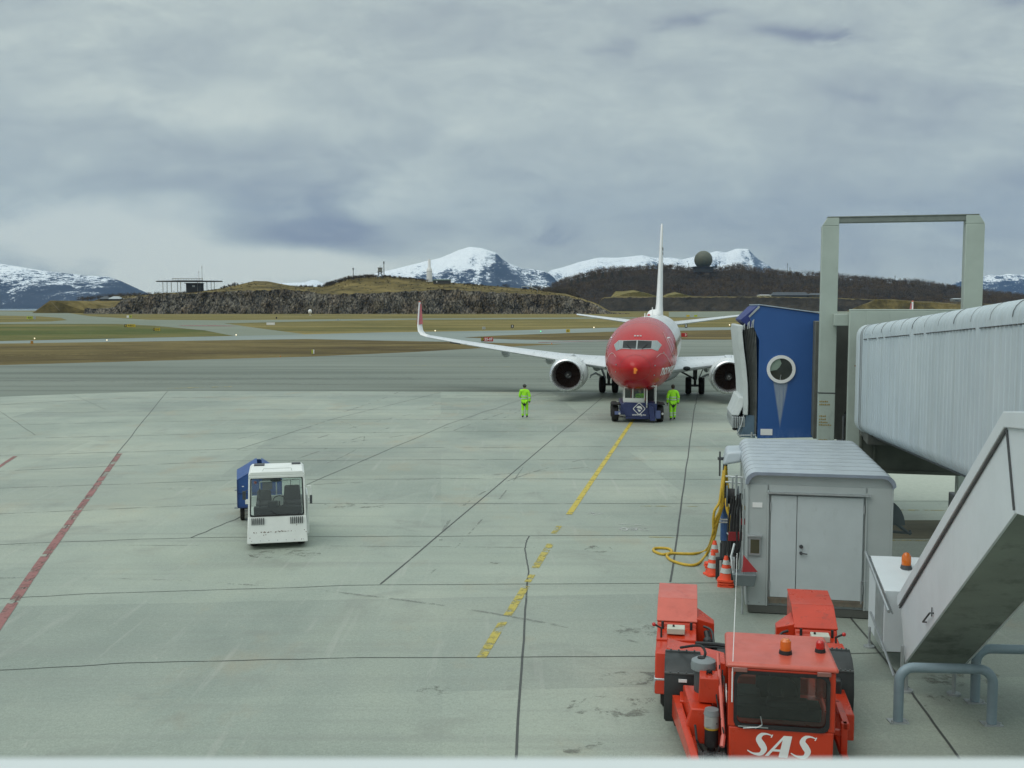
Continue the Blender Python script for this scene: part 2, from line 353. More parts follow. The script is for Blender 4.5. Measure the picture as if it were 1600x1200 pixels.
pxs('far_tarmac', [(1045, 487.2), (1160, 486.4), (1600, 486.4), (2300, 486.4), (2300, 489), (1460, 490), (1280, 491), (1160, 495), (1100, 496), (1045, 495.4)], -.05, M_tarfar)
pxs('green_meadow', [(-500, 507), (0, 506.5), (180, 506.6), (240, 509.2), (320, 516.5), (362, 523.5), (300, 526), (0, 531.5), (-500, 538)], -.06, M_grassg)
pxs('faded_red_mark', [(278, 508.2), (335, 508), (372, 509), (360, 509.6), (285, 509.2)], -.02, M_redp)
pxs('pink_marking', [(840, 534.5), (960, 531.5), (962, 532), (842, 535.4)], -.015, M_redp)

def strip(name, pts, wid, z, mat, world=False):
    P = pts if world else [G(*p) for p in pts]; L_, R_ = [], []
    for i, p in enumerate(P):
        a = V(P[max(i-1, 0)]); b = V(P[min(i+1, len(P)-1)]); d = (b-a).normalized(); n = V((-d.y, d.x))
        ww = wid[i] if isinstance(wid, (list, tuple)) else wid
        L_.append(V(p)+n*ww/2); R_.append(V(p)-n*ww/2)
    mb = MB(); k = len(P); mb.add([(q.x, q.y, z) for q in L_+R_], [(i, i+1, k+i+1, k+i) for i in range(k-1)])
    return mb
jm = MB()
def merge(a, b): a.add(b.v, b.f)
def wob(pts, n=10, amp=.015):            # joints are a little uneven
    out = []
    for (x0, y0), (x1, y1) in zip(pts[:-1], pts[1:]):
        for k in range(n): t = k/n; out.append((x0+(x1-x0)*t+rnd.gauss(0, amp), y0+(y1-y0)*t+rnd.gauss(0, amp)))
    return out+[pts[-1]]
for pts, wd in (([(-60, 1054), (0, 1048), (200, 1036), (560, 1028), (1040, 1026), (1400, 1020), (1700, 1012)], .03),
                ([(-60, 941), (0, 936), (133, 928), (592, 914), (1150, 911), (1700, 904)], .03),
                ([(-60, 856), (0, 851), (299, 840), (826, 837), (1160, 837)], .035),
                ([(805, 1200), (818, 1000), (824, 905)], .05), ([(595, 913), (940, 622)], .055),
                ([(1048, 910), (1068, 760), (1085, 640), (1090, 613)], .06), ([(299, 840), (388, 803), (480, 757), (700, 663), (850, 613)], .045),
                ([(1322, 957), (1420, 1076), (1500, 1187)], .05), ([(-30, 1030), (0, 975), (185, 706), (262, 611)], .045), ([(0, 643), (55, 680)], .03), ([(110, 615), (165, 640)], .02),
                ([(824, 905), (826, 893), (822, 870), (820, 858), (823, 845), (827, 838)], .04)):
    merge(jm, strip('', [G(*q) for q in wob(pts, 8, .35)], wd*.72, .006, None, True))
o = jm.build('slab_joints', M_joint, smooth=False, fixn=False); o['kind'] = 'structure'
jm = MB()
for pts, wd in (([(-60, 808), (0, 803), (373, 787), (700, 787), (1150, 787)], .04), ([(-60, 768), (0, 763), (373, 750), (700, 748), (1150, 749)], .04),
                ([(-60, 740), (0, 736), (373, 720), (700, 718), (1160, 719)], .045), ([(-60, 716), (0, 712), (373, 701), (1160, 697)], .05), ([(370, 703), (520, 655), (690, 613)], .05),
                ([(-60, 690), (0, 686), (400, 676), (1160, 673)], .05), ([(0, 664), (400, 656), (1160, 655)], .05), ([(0, 646), (400, 640), (1160, 639)], .05), ([(0, 632), (400, 627), (1160, 626)], .05), ([(0, 632), (200, 622), (500, 619), (1100, 618)], .10),
                ([(640, 560), (930, 564)], .1), ([(0, 594), (300, 592), (640, 590)], .12)):
    merge(jm, strip('', [G(*q) for q in wob(pts, 8, .2)], wd, .005, None, True))
o = jm.build('faint_slab_joints', M_jointf, smooth=False, fixn=False); o['kind'] = 'structure'
# curved tyre marks on the apron and scrapes beside the lead-in line
tm = MB()
for k in range(34):
    x0 = rnd.uniform(-14, 5); y0 = rnd.uniform(20, 60); a = rnd.choice([rnd.gauss(.05, .12), rnd.gauss(1.35, .15)]); cv = rnd.gauss(0, .02); pts = []
    for i in range(26):
        pts.append((x0, y0)); a += cv; x0 += cos(a)*.6; y0 += sin(a)*.6
    if all(p[0] < 4.2 for p in pts): merge(tm, strip('', pts, rnd.uniform(.04, .10), .003+.0001*k, None, True))
for k in range(14):
    x0 = rnd.uniform(-60, 30); y0 = rnd.uniform(72, 92); a = rnd.gauss(0, .05); cv = rnd.gauss(0, .004); pts = []
    for i in range(40):
        pts.append((x0, y0)); a += cv; x0 += cos(a); y0 += sin(a)
    pts = [p for p in pts if p[1] > 71]
    if len(pts) > 4: merge(tm, strip('', pts, rnd.uniform(.15, .45), -.02+.0001*k, None, True))
o = tm.build('tyre_marks', M_tyre_mark, smooth=False, fixn=False); o['kind'] = 'structure'
sm = MB()
for k, (px, py, rx, ry) in enumerate([(965, 1105, 90, 16), (915, 1165, 45, 18), (1010, 985, 50, 14), (935, 858, 22, 5), (990, 1060, 60, 10), (1440, 1100, 50, 14), (1500, 1060, 60, 14), (690, 1080, 40, 8), (760, 975, 12, 3), (770, 990, 10, 2), (775, 880, 10, 2), (560, 790, 50, 5), (440, 865, 60, 8)]):
    ring = []
    for i in range(20):
        a = 2*pi*i/20; rr = 1+.25*mn.noise(V((cos(a)*2, sin(a)*2, k*3.3))); ring.append(G(px+rx*rr*cos(a), py+ry*rr*sin(a)))
    sm.add([(x, y, .004+k*.0001) for x, y in ring], [tuple(range(20))])
o = sm.build('oil_stains', M_stain, smooth=False, fixn=False); o['kind'] = 'structure'
def marking(name, segs, mat, z=.008):
    mb = MB()
    for pts, wd in segs: merge(mb, strip('', pts, wd, z, None))
    o = mb.build(name, mat, smooth=False, fixn=False); o['kind'] = 'structure'; return o
marking('lead_in_line', [([(889, 804), (988, 658)], .17), ([(988, 658), (1000, 640), (1020, 606), (1026, 596)], .18)], M_yel)
marking('worn_lead_in_line', [([(752, 1028), (786, 972)], .16), ([(793, 962), (822, 916)], .16), ([(824, 910), (832, 898)], .14), ([(836, 888), (860, 850)], .17), ([(865, 834), (874, 822)], .15)], M_yelw)
marking('red_line', [([(-40, 1032), (0, 972), (60, 884), (187, 709)], .20), ([(-30, 748), (24, 713)], .16)], M_redp, .009)
marking('faded_yellow_lines', [([(1000, 791), (1090, 791.5)], .06), ([(978, 839), (1062, 840)], .06), ([(262, 607), (362, 604)], .3), ([(1390, 797), (1495, 798)], .10), ([(1390, 844.5), (1495, 846)], .11), ([(0, 556), (250, 551)], .4), ([(640, 571), (860, 574)], .18)], M_yelf)
tb = text_mb('280', .5, .002, 0, .01); tb.xf(T(*G(990, 827), .009) @ RZ(pi)); o = tb.build('stencilled_number', M_whp, smooth=False); o['kind'] = 'structure'
marking('white_patches', [([(918, 803), (942, 803)], .10), ([(922, 800), (930, 805)], .1), ([(965, 819), (1008, 821)], .06)], M_whp, .010)
# paler slab bay and darker ground strip behind the service cabin
pxs('dark_ground_bay', [(1330, 704), (2400, 700), (2400, 737), (1330, 738)], .004, m_asphalt('dark_ground', (.085, .11, .085), (.12, .145, .115), False))
mpale = m_asphalt('pale_concrete', (.38, .42, .36), (.44, .47, .41), False)
pxs('pale_slab', [(1240, 738), (1489, 738), (1507, 746), (1507, 783), (1240, 783)], .008, mpale)
pxs('stained_strip', [(1240, 813), (1560, 813), (1560, 842), (1240, 842)], .006, m_asphalt('stained_concrete', (.11, .11, .08), (.20, .185, .13), True))

# ------------------------------------------------------------------ haze
hz = MB(); hz.box(-15000, 15000, -300, 15500, -10, 1500)
mh = bpy.data.materials.new('haze_air'); mh.use_nodes = True; nt = mh.node_tree
nt.nodes.remove(nt.nodes['Principled BSDF']); pv = nt.nodes.new('ShaderNodeVolumePrincipled')
pv.inputs['Color'].default_value = (.32, .58, 1.0, 1); pv.inputs['Density'].default_value = 2.9e-5; pv.inputs['Anisotropy'].default_value = .1
lk(nt, pv.outputs[0], nt.nodes['Material Output'].inputs['Volume'])
ho = hz.build('haze', mh, smooth=False); ho['kind'] = 'stuff'

# ------------------------------------------------------------------ mountains
def m_mount(name, lo, hi, sc=.0022, bias=0.0, rock=(.02, .032, .055)):
    m, nt, bs = newmat(name); p = geopos(nt)
    sx = nt.nodes.new('ShaderNodeSeparateXYZ'); lk(nt, p, sx.inputs[0])
    h = mth(nt, 'DIVIDE', mth(nt, 'SUBTRACT', sx.outputs[2], lo), hi-lo)
    n = nz(nt, sc, 12, .74, p, (1, .5, 2.6), .9); n2 = nz(nt, sc*5, 8, .72, p, (1.0, .4, 2.4), 1.2)
    f = mth(nt, 'ADD', h, mth(nt, 'MULTIPLY', mth(nt, 'SUBTRACT', n, .5), 1.5)); f = mth(nt, 'ADD', f, mth(nt, 'MULTIPLY', mth(nt, 'SUBTRACT', n2, .5), 2.0))
    n3 = nz(nt, sc*14, 5, .7, p, (1.0, .4, 2.0), 1.0); f = mth(nt, 'ADD', f, mth(nt, 'MULTIPLY', mth(nt, 'SUBTRACT', n3, .5), 1.1))
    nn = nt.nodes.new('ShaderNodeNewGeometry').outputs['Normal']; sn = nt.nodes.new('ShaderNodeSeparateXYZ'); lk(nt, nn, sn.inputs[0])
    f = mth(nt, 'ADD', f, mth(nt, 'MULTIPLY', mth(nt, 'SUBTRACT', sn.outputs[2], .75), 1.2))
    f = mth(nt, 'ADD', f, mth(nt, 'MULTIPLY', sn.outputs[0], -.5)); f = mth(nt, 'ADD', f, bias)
    lk(nt, ramp(nt, f, [(.40, rock), (.47, tuple(x*1.6 for x in rock)), (.56, (.60, .66, .72)), (.72, (.84, .87, .89))]), bs.inputs['Base Color'])
    bs.inputs['Roughness'].default_value = .9; return m
def mountain(name, Y, sky, base_px, mat, depth=2600, ridge=.16, nx=170, ny=46, seed=0):
    x0, x1 = sky[0][0], sky[-1][0]; vs, fs = [], []
    for j in range(ny+1):
        t = j/ny; y = Y-depth*.55+depth*t
        for i in range(nx+1):
            px = x0+(x1-x0)*i/nx; X = PY(px, 480, Y)[0]*(1+ (y-Y)/Y*.25); ztop = PY(px, interp(sky, px), Y)[1]
            k = t/.55 if t < .55 else 1-(t-.55)/.45*.6
            prof = k**.85
            q = V((X*.0011+seed, y*.0011, seed*1.7)); n = mn.ridged_multi_fractal(q, .9, 2.1, 7, 1.0, 2.0)
            z = ztop*prof+(n-1.15)*ztop*ridge*(1-abs(k-.5)*1.1)*(1 if t < .52 else .12)
            vs.append((X, y, max(-8, z) if j else -8))
    for j in range(ny):
        for i in range(nx): a = j*(nx+1)+i; fs.append((a, a+1, a+nx+2, a+nx+1))
    mb = MB(); mb.add(vs, fs); o = mb.build(name, mat, ang=180, fixn=False); o['kind'] = 'structure'; return o
mountain('mountain', 9000, [(-420, 455), (-300, 425), (-150, 404), (-40, 405), (0, 411), (30, 416), (60, 421), (100, 426), (140, 430), (170, 432), (188, 438), (200, 446), (212, 458), (260, 478)], 478, m_mount('left_snow', -20, 500, .0035, -.20), seed=2.2, ridge=.2)
mountain('mountain', 10500, [(480, 462), (540, 436), (575, 430), (600, 424), (650, 412), (690, 402), (715, 391), (733, 385.5), (752, 387), (775, 394), (785, 404), (795, 410), (815, 418), (835, 420), (852, 423), (864, 431), (875, 446), (900, 475)], 478, m_mount('mid_snow', 60, 620, .0035, -.10), depth=2900, seed=5.4, ridge=.2)
mountain('mountain', 13200, [(840, 440), (860, 422), (880, 417), (905, 409), (935, 402), (965, 402), (985, 400), (1002, 398), (1020, 402), (1045, 402), (1065, 405), (1095, 398), (1118, 392), (1132, 394), (1150, 388), (1166, 388), (1178, 400), (1192, 410), (1206, 422), (1235, 438), (1280, 470)], 478, m_mount('right_snow', -900, 400, .004, -.55, (.06, .08, .11)), depth=3000, seed=9.1, ridge=.2)
mountain('mountain', 9500, [(1460, 476), (1488, 452), (1500, 438), (1512, 433), (1530, 436), (1545, 428), (1560, 430), (1572, 427), (1590, 429), (1610, 426), (1650, 424), (1720, 430), (1800, 440), (1950, 470)], 478, m_mount('far_right_snow', 120, 480, .004, -.16, (.015, .035, .075)), seed=13.7, ridge=.24)
mountain('mountain', 13800, [(380, 452), (430, 442), (476, 441), (488, 437), (496, 437.5), (505, 442), (560, 436), (600, 440), (700, 470)], 478, m_mount('back_snow', -900, 200, .004, .30, (.10, .12, .15)), depth=2000, seed=17.7, ridge=.1)

# ------------------------------------------------------------------ cliff and grassy hills
def m_rock():
    m, nt, bs = newmat('cliff_rock'); p = geopos(nt)
    a0 = nz(nt, .5, 11, .75, p, (1, 1, .42), 1.6); a1 = nz(nt, .11, 6, .65, p, (1, 1, .8), .8); a = mth(nt, 'ADD', a0, mth(nt, 'MULTIPLY', mth(nt, 'SUBTRACT', a1, .5), .45)); c = ramp(nt, a, [(.32, (.014, .013, .012)), (.43, (.06, .056, .047)), (.50, (.15, .138, .115)), (.58, (.28, .25, .20)), (.70, (.42, .39, .33))])
    b = nz(nt, .05, 6, .6, p); c = mix(nt, ramp(nt, b, [(.42, g1(0)), (.62, g1(.8))]), c, (.75, .62, .48), 'MULTIPLY')
    v = nt.nodes.new('ShaderNodeTexVoronoi'); v.feature = 'DISTANCE_TO_EDGE'; v.inputs['Scale'].default_value = .32
    mp = nt.nodes.new('ShaderNodeMapping'); mp.inputs['Scale'].default_value = (.7, .7, .26); lk(nt, p, mp.inputs[0]); lk(nt, mp.outputs[0], v.inputs[0])
    c = mix(nt, ramp(nt, v.outputs[0], [(.0, g1(.9)), (.08, g1(0))]), c, (.012, .012, .012))
    lk(nt, c, bs.inputs['Base Color']); bs.inputs['Roughness'].default_value = .95; bump(nt, bs, a, .9, 1.0); return m
M_rock = m_rock()
M_hill = m_grass('hill_grass', [(.28, (.055, .042, .020)), (.44, (.10, .08, .032)), (.56, (.18, .14, .055)), (.72, (.24, .185, .075))], .04, 1)
M_scree = m_grass('gravel_bank', [(.3, (.035, .033, .028)), (.5, (.065, .058, .048)), (.7, (.10, .085, .065))], .08, .5)
YC = 900
wall_top = [(150, 482), (175, 480), (188, 470), (205, 464), (240, 460), (300, 458), (345, 455), (400, 453.5), (440, 452.5), (478, 455), (505, 460), (545, 459), (600, 457.5), (640, 454.5), (700, 452), (740, 455), (790, 457.5), (830, 459.5), (880, 462), (905, 468), (930, 476), (955, 488), (985, 490)]
skyl = [(130, 485), (175, 476), (195, 463), (240, 460), (300, 456), (345, 450), (375, 443), (395, 438.5), (415, 439), (440, 444), (465, 448), (500, 448), (520, 442), (545, 434.5), (575, 432), (605, 431), (640, 434.5), (660, 437), (700, 441), (740, 444), (790, 448), (830, 452), (860, 455), (885, 459), (910, 466), (935, 475), (960, 489), (985, 491)]
def hill(name, Y, wt, sk, mats, nwall, back, x0, x1, nx, wamp=2.6, seed=0.0, gfold=0.0):
    vs, fs, mi = [], [], []; rows = nwall+1+14
    for i in range(nx+1):
        px = x0+(x1-x0)*i/nx; zt = max(.2, PY(px, interp(wt, px), Y)[1]); zs = max(.15, PY(px, interp(sk, px), Y+back)[1]); X = PY(px, 480, Y)[0]
        endf = min(1, zt/6)
        for j in range(nwall+1):
            t = j/nwall; z = -.4+t*(zt+.4)
            d = abs(mn.noise(V((X*.09+seed, z*.05, 1.1))))*3.2+abs(mn.noise(V((X*.33+seed+z*.03, z*.14, 4.1))))*1.1+mn.noise(V((X*.9+seed, z*.6, 8.1)))*.6
            zz = z+(mn.noise(V((X*.2+seed, 3.3, 0)))*1.2 if j == nwall else 0)*endf
            vs.append((X+mn.noise(V((X*.6, z*.4, 2)))*.3, Y+(-wamp*d+t*4+ (1-t)**3*-2.5)*endf+2, zz))
        for j in range(1, 15):
            t = j/14; y = Y+4+back*t*1.25; X2 = X*(1+(y-Y)/Y*.9); tt = min(1, t*1.25)
            z = zt+(zs-zt)*(tt**1.15 if zs > zt else tt) if t <= .8 else zs*(1-(t-.8)*1.5)
            z += fbm(X2*.035+seed, y*.035, seed)*(1.1+gfold)*min(1, tt*2)*min(1, zs/8) if t < .78 else 0
            vs.append((X2, y, z))
    for i in range(nx):
        for j in range(rows-1):
            a = i*rows+j; fs.append((a, a+rows, a+rows+1, a+1)); mi.append(0 if j < nwall else 1)
    mb = MB(); mb.v = vs; mb.f = fs; mb.mi = mi; o = mb.build(name, mats, ang=180, fixn=False, smooth=False); o['kind'] = 'structure'; return o
hill('rocky_hill', YC, wall_top, skyl, [M_rock, M_hill], 16, 95, 130, 985, 900)
# gravel embankment on the right with its grassy end
bt = [(930, 486), (942, 466), (960, 464.8), (1100, 464.5), (1200, 464.5), (1310, 466.5), (1330, 467.5), (1400, 470), (1480, 474), (1600, 477), (1760, 484)]
hill('embankment', 1480, [(a, b) for a, b in bt], [(a, b-1.0) for a, b in bt], [M_scree, M_hill], 6, 60, 925, 1760, 260, .7, 3.3)
hill('grass_bank', 1380, [(1325, 486.6), (1345, 478), (1372, 468), (1395, 468.5), (1450, 473), (1540, 478), (1640, 482), (1760, 486)], [(1325, 486.6), (1345, 478), (1372, 467.6), (1395, 468), (1450, 472.5), (1540, 477.5), (1640, 481.5), (1760, 486)], [M_hill, M_hill], 5, 60, 1325, 1760, 120, .5, 5.3)
# yellow mounds standing against the wood
hill('grass_mound', 1560, [(950, 470), (965, 462), (980, 458), (1000, 456), (1020, 461), (1036, 466)], [(950, 470), (962, 455), (975, 455), (990, 453), (1015, 459), (1036, 466)], [M_grass, M_grass], 5, 50, 950, 1036, 60, .8, 7.7)
hill('grass_mound', 1560, [(1030, 466), (1045, 462), (1062, 459), (1085, 463), (1095, 468)], [(1030, 466), (1043, 459), (1055, 456), (1070, 460), (1095, 467)], [M_grass, M_grass], 5, 50, 1030, 1095, 50, .8, 9.7)
wsky = [(845, 470), (862, 452), (880, 442), (905, 434), (930, 428), (970, 424), (1000, 422), (1040, 421), (1080, 424), (1110, 424), (1150, 422), (1190, 427), (1230, 430), (1280, 433), (1310, 437), (1350, 440), (1400, 444), (1440, 445), (1470, 450), (1500, 456), (1560, 464), (1640, 472), (1760, 480)]
M_wfl = m_grass('woodland_floor', [(.3, (.018, .014, .010)), (.5, (.035, .026, .018)), (.7, (.055, .04, .026))], .03, 1)
YW = 1620
def wood_z(X, y):                        # height of the wooded hill
    t = (y-YW)/420; px = 800+X/(y)*1600
    zs = PY(px, interp(wsky, px), YW+420)[1]*1.0
    if t < 0: return 0
    return max(0, zs)*min(1, (t/.9))**.75*(1 if t < 1 else max(0, 1-(t-1)))+fbm(X*.012, y*.012, 4)*3*min(1, t*3)
vs, fs = [], []
NX, NY = 220, 26
for i in range(NX+1):
    for j in range(NY+1):
        y = YW+j*22; X = (60+(1000)*i/NX)*(y/1900.); vs.append((X, y, wood_z(X, y)-(2 if j == 0 else 0)))
for i in range(NX):
    for j in range(NY): a = i*(NY+1)+j; fs.append((a, a+NY+1, a+NY+2, a+1))
mb = MB(); mb.add(vs, fs); o = mb.build('wooded_hill', M_wfl, ang=180, fixn=False); o['kind'] = 'structure'
# left spit of scrub behind the bunker and a low shore
hill('low_ridge', 1250, [(60, 486), (100, 484), (140, 482), (200, 480), (400, 480), (460, 484)], [(60, 486), (120, 482), (150, 467), (180, 461), (240, 460), (345, 459), (440, 462), (470, 484)], [M_hill, M_hill], 3, 60, 60, 470, 120, .5, 11.0)

# ---- trees as clumps of fine twig faces
def m_twig(name, c0, c1):
    m, nt, bs = newmat(name); p = geopos(nt)
    lk(nt, ramp(nt, nz(nt, .05, 5, .7, p, (1, 1, 1)), [(.32, c0), (.68, c1)]), bs.inputs['Base Color']); bs.inputs['Roughness'].default_value = 1; return m
M_twig = m_twig('bare_twigs', (.048, .036, .022), (.15, .108, .064)); M_twig2 = m_twig('grey_twigs', (.045, .038, .029), (.12, .098, .07))
M_pine = m_twig('pine_needles', (.012, .020, .012), (.03, .042, .022))
def crowns(name, spots, mat, ntri=46, seed=1, size=.9, up=1.6):
    rs = np.random.RandomState(seed); n = len(spots); A = np.array(spots)    # x y z height radius
    c = np.repeat(A, ntri, axis=0); m = len(c)
    u = rs.normal(size=(m, 3)); u /= np.linalg.norm(u, axis=1)[:, None]; rr = rs.rand(m)**.45
    h = c[:, 3]; rad = c[:, 4]
    lump = 1+.35*np.sin(u[:, 0]*5+c[:, 0])*np.cos(u[:, 1]*4+c[:, 1])
    ctr = np.stack([c[:, 0]+u[:, 0]*rr*rad*lump, c[:, 1]+u[:, 1]*rr*rad*lump, c[:, 2]+h*.55+u[:, 2]*rr*h*.45], 1)
    a = rs.normal(size=(m, 3)); a[:, 2] = np.abs(a[:, 2])*up; a /= np.linalg.norm(a, axis=1)[:, None]
    b = rs.normal(size=(m, 3)); b = np.cross(a, b); b /= np.linalg.norm(b, axis=1)[:, None]
    s_ = (size*(.5+rs.rand(m)))[:, None]
    v = np.stack([ctr-b*s_*.35, ctr+b*s_*.35, ctr+a*s_*1.5], 1).reshape(-1, 3)
    # trunks
    k = n; t = A; z = np.zeros(k); r_ = .12+t[:, 4]*.03
    tv = np.stack([np.stack([t[:, 0]-r_, t[:, 1], t[:, 2]-.5], 1), np.stack([t[:, 0]+r_, t[:, 1], t[:, 2]-.5], 1), np.stack([t[:, 0], t[:, 1], t[:, 2]+t[:, 3]*.8], 1)], 1).reshape(-1, 3)
    v = np.concatenate([v, tv]); me = bpy.data.meshes.new(name); nf = len(v)//3
    me.vertices.add(len(v)); me.vertices.foreach_set('co', v.ravel().astype(np.float32)); me.loops.add(nf*3); me.loops.foreach_set('vertex_index', np.arange(nf*3, dtype=np.int32))
    me.polygons.add(nf); me.polygons.foreach_set('loop_start', np.arange(0, nf*3, 3, dtype=np.int32)); me.update(calc_edges=True); me.materials.append(mat)
    o = bpy.data.objects.new(name, me); COL.objects.link(o); return o
sp1 = []; sp2 = []
for k in range(5200):
    y = YW+8+rnd.random()**.8*430; X = rnd.uniform(60, 1020)*(y/1900.); px = 800+X/y*1600
    if px < 862 or px > 1690: continue
    if y < 1700 and (948 < px < 1034 or 1040 < px < 1092): continue
    z = wood_z(X, y)
    if z < 1 and y > 1700: continue
    if mn.noise(V((X*.02, y*.02, 3))) < -.35: continue
    h = rnd.uniform(6, 13)+4*mn.noise(V((X*.01, y*.01, 9))); (sp1 if mn.noise(V((X*.006, y*.01, 0))) > -.12 else sp2).append((X, y, z-.5, h, h*.42))
tag(crowns('woodland', sp1, M_twig, 50, 1, 1.0), None, None, kind='stuff')
tag(crowns('grey_woodland', sp2, M_twig2, 50, 2, 1.0), None, None, kind='stuff')
def hz_z(px, Y, back=95):                # crest height of the rocky hill
    return PY(px, interp(skyl, px), Y)[1]
sc = []
for a, b, n, h0, Y, tab in ((120, 350, 330, 5.5, 1310, [(100, 470), (150, 466), (200, 462), (345, 459)]), (505, 590, 150, 3.2, 990, skyl), (590, 668, 70, 2.0, 990, skyl), (455, 520, 60, 3.0, 1000, [(455, 449), (520, 447)]), (345, 372, 18, 3, 990, skyl), (826, 905, 120, 5, 990, skyl), (855, 900, 100, 6.5, 1010, [(855, 456), (900, 458)]), (700, 760, 26, 1.6, 985, skyl)):
    for k in range(n):
        px = rnd.uniform(a, b); y = Y+rnd.uniform(-18, 18); X, z = PY(px, interp(tab, px)+1.5, y); h = h0*rnd.uniform(.5, 1.25); sc.append((X, y, z-.6, h, h*.5))
tag(crowns('scrub', sc, M_twig2, 40, 3, .6), None, None, kind='stuff')
sc = []
for k in range(500):
    px = rnd.uniform(190, 930); wt = interp(wall_top, px); t = rnd.random(); X, z = PY(px, wt-(wt-interp(skyl, px))*t, YC+10+85*t); h = rnd.uniform(.4, 1.5); sc.append((X, YC+10+85*t, max(.1, z-.5), h, h*.9))
tag(crowns('heather', sc, m_twig('heather_twigs', (.03, .022, .014), (.09, .06, .03)), 24, 4, .35), None, None, kind='stuff')
# a few trees that stand out on their own
def tree(name, px, pbase, Y, h, rad, mat, label, ntri=260, conifer=False, group=None):
    X, z = PY(px, pbase, Y); r_ = thing(name, label, 'tree', (X, Y, z-.5), 0, group)
    mb = MB(); mb.cyl((0, 0, -.5), (0, 0, h*.85), .18, .05, 7); mb.build('trunk', M_twig2, r_)
    for k in range(5): pass
    rs = np.random.RandomState(int(px)); mb = MB()
    for k in range(ntri):
        t = rs.rand(); 
        if conifer: rr = rad*(1-t)*(.35+.65*rs.rand()); zz = h*(.12+.88*t)
        else:
            u = rs.normal(size=3); u /= np.linalg.norm(u); q = rs.rand()**.4; rr = rad*q*math.hypot(u[0], u[1]); zz = h*(.58+.42*q*u[2])
        a = rs.rand()*2*pi; c = V((rr*cos(a), rr*sin(a), zz)); s_ = (.55 if conifer else .45)*(.6+rs.rand()); d = V((cos(a), sin(a), -.5 if conifer else 1.3*rs.rand())).normalized(); b = V((-sin(a), cos(a), .3*rs.randn()))
        mb.add([c-b*s_*.5, c+b*s_*.5, c+d*s_*1.4], [(0, 1, 2)])
    mb.build('crown', mat, r_, smooth=False, fixn=False); return r_
pines = [(893, 448, 'leftmost dark evergreen at the left end of the wooded hill'), (903, 443, 'second dark evergreen from the left on the wooded hill'), (912, 440, 'dark evergreen just left of the tallest evergreen'), (921, 441, 'tallest dark evergreen at the left of the wooded hill'), (930, 437, 'dark evergreen just right of the tallest evergreen'), (942, 435, 'dark evergreen third from the right in its row'), (956, 434, 'dark evergreen second from the right in its row'), (970, 433, 'rightmost dark evergreen of the row left of the tail fin')]
for k, (px, pb, lab) in enumerate(pines): tree('pine_tree', px, pb, 1800, 17 if k == 3 else 11+3*rnd.random(), 5.0, M_pine, lab, 420, True, 'evergreens on the wooded hill')
for px, pb, h, lab in ((790, 450, 6, 'round grey bush on the hill in front of the blue mountain'), (838, 455, 7, 'bare bush on the hill at the right foot of the blue mountain'), (820, 452, 3.5, 'small low bare bush between two bigger ones on the hill')):
    tree('bush', px, pb+2, 985, h, h*.75, M_twig2, lab, 300, False, 'bushes on the hill crest')
# ------------------------------------------------------------------ shared materials
M_white = pm('white_paint', (.70, .72, .72), .32, 0, .04, 2, (.60, .62, .61), .6, 1.5)
M_wh2 = pm('white_vehicle_paint', (.76, .78, .75), .4, 0, .05, 3, (.42, .36, .27), .68, 9)
M_dgrey = pm('dark_grey_paint', (.06, .065, .07), .5, 0, .15, 5)
M_black = pm('black_rubber', (.018, .018, .019), .75, 0, .25, 8, (.07, .07, .065), .6, 10)
M_steel = pm('steel', (.45, .47, .48), .35, .85, .1, 6)
M_galv = pm('galvanised_steel', (.42, .45, .46), .45, .6, .12, 5, (.30, .29, .26), .6, 8)
M_navy = pm('navy_paint', (.028, .04, .13), .4, 0, .15, 4, (.06, .07, .12), .6, 8)
M_int = pm('dark_interior', (.02, .021, .023), .7, 0, .2, 5)
M_seat = pm('black_seat_vinyl', (.035, .036, .04), .6, 0, .2, 6)
M_glassd = glassmat('tinted_glass', (.60, .68, .66), .5)
M_glassc = glassmat('clear_glass', (.82, .88, .86), .3)
def m_lamp(name, c, tr=.3):
    m, nt, bs = newmat(name); bs.inputs['Base Color'].default_value = rgba(c); bs.inputs['Roughness'].default_value = .12
    bs.inputs['Transmission Weight'].default_value = tr; bs.inputs['Coat Weight'].default_value = .5; return m
M_amber = m_lamp('amber_lens', (.85, .20, .02)); M_redl = m_lamp('red_lens', (.65, .02, .015)); M_clearl = m_lamp('clear_lens', (.8, .8, .78))

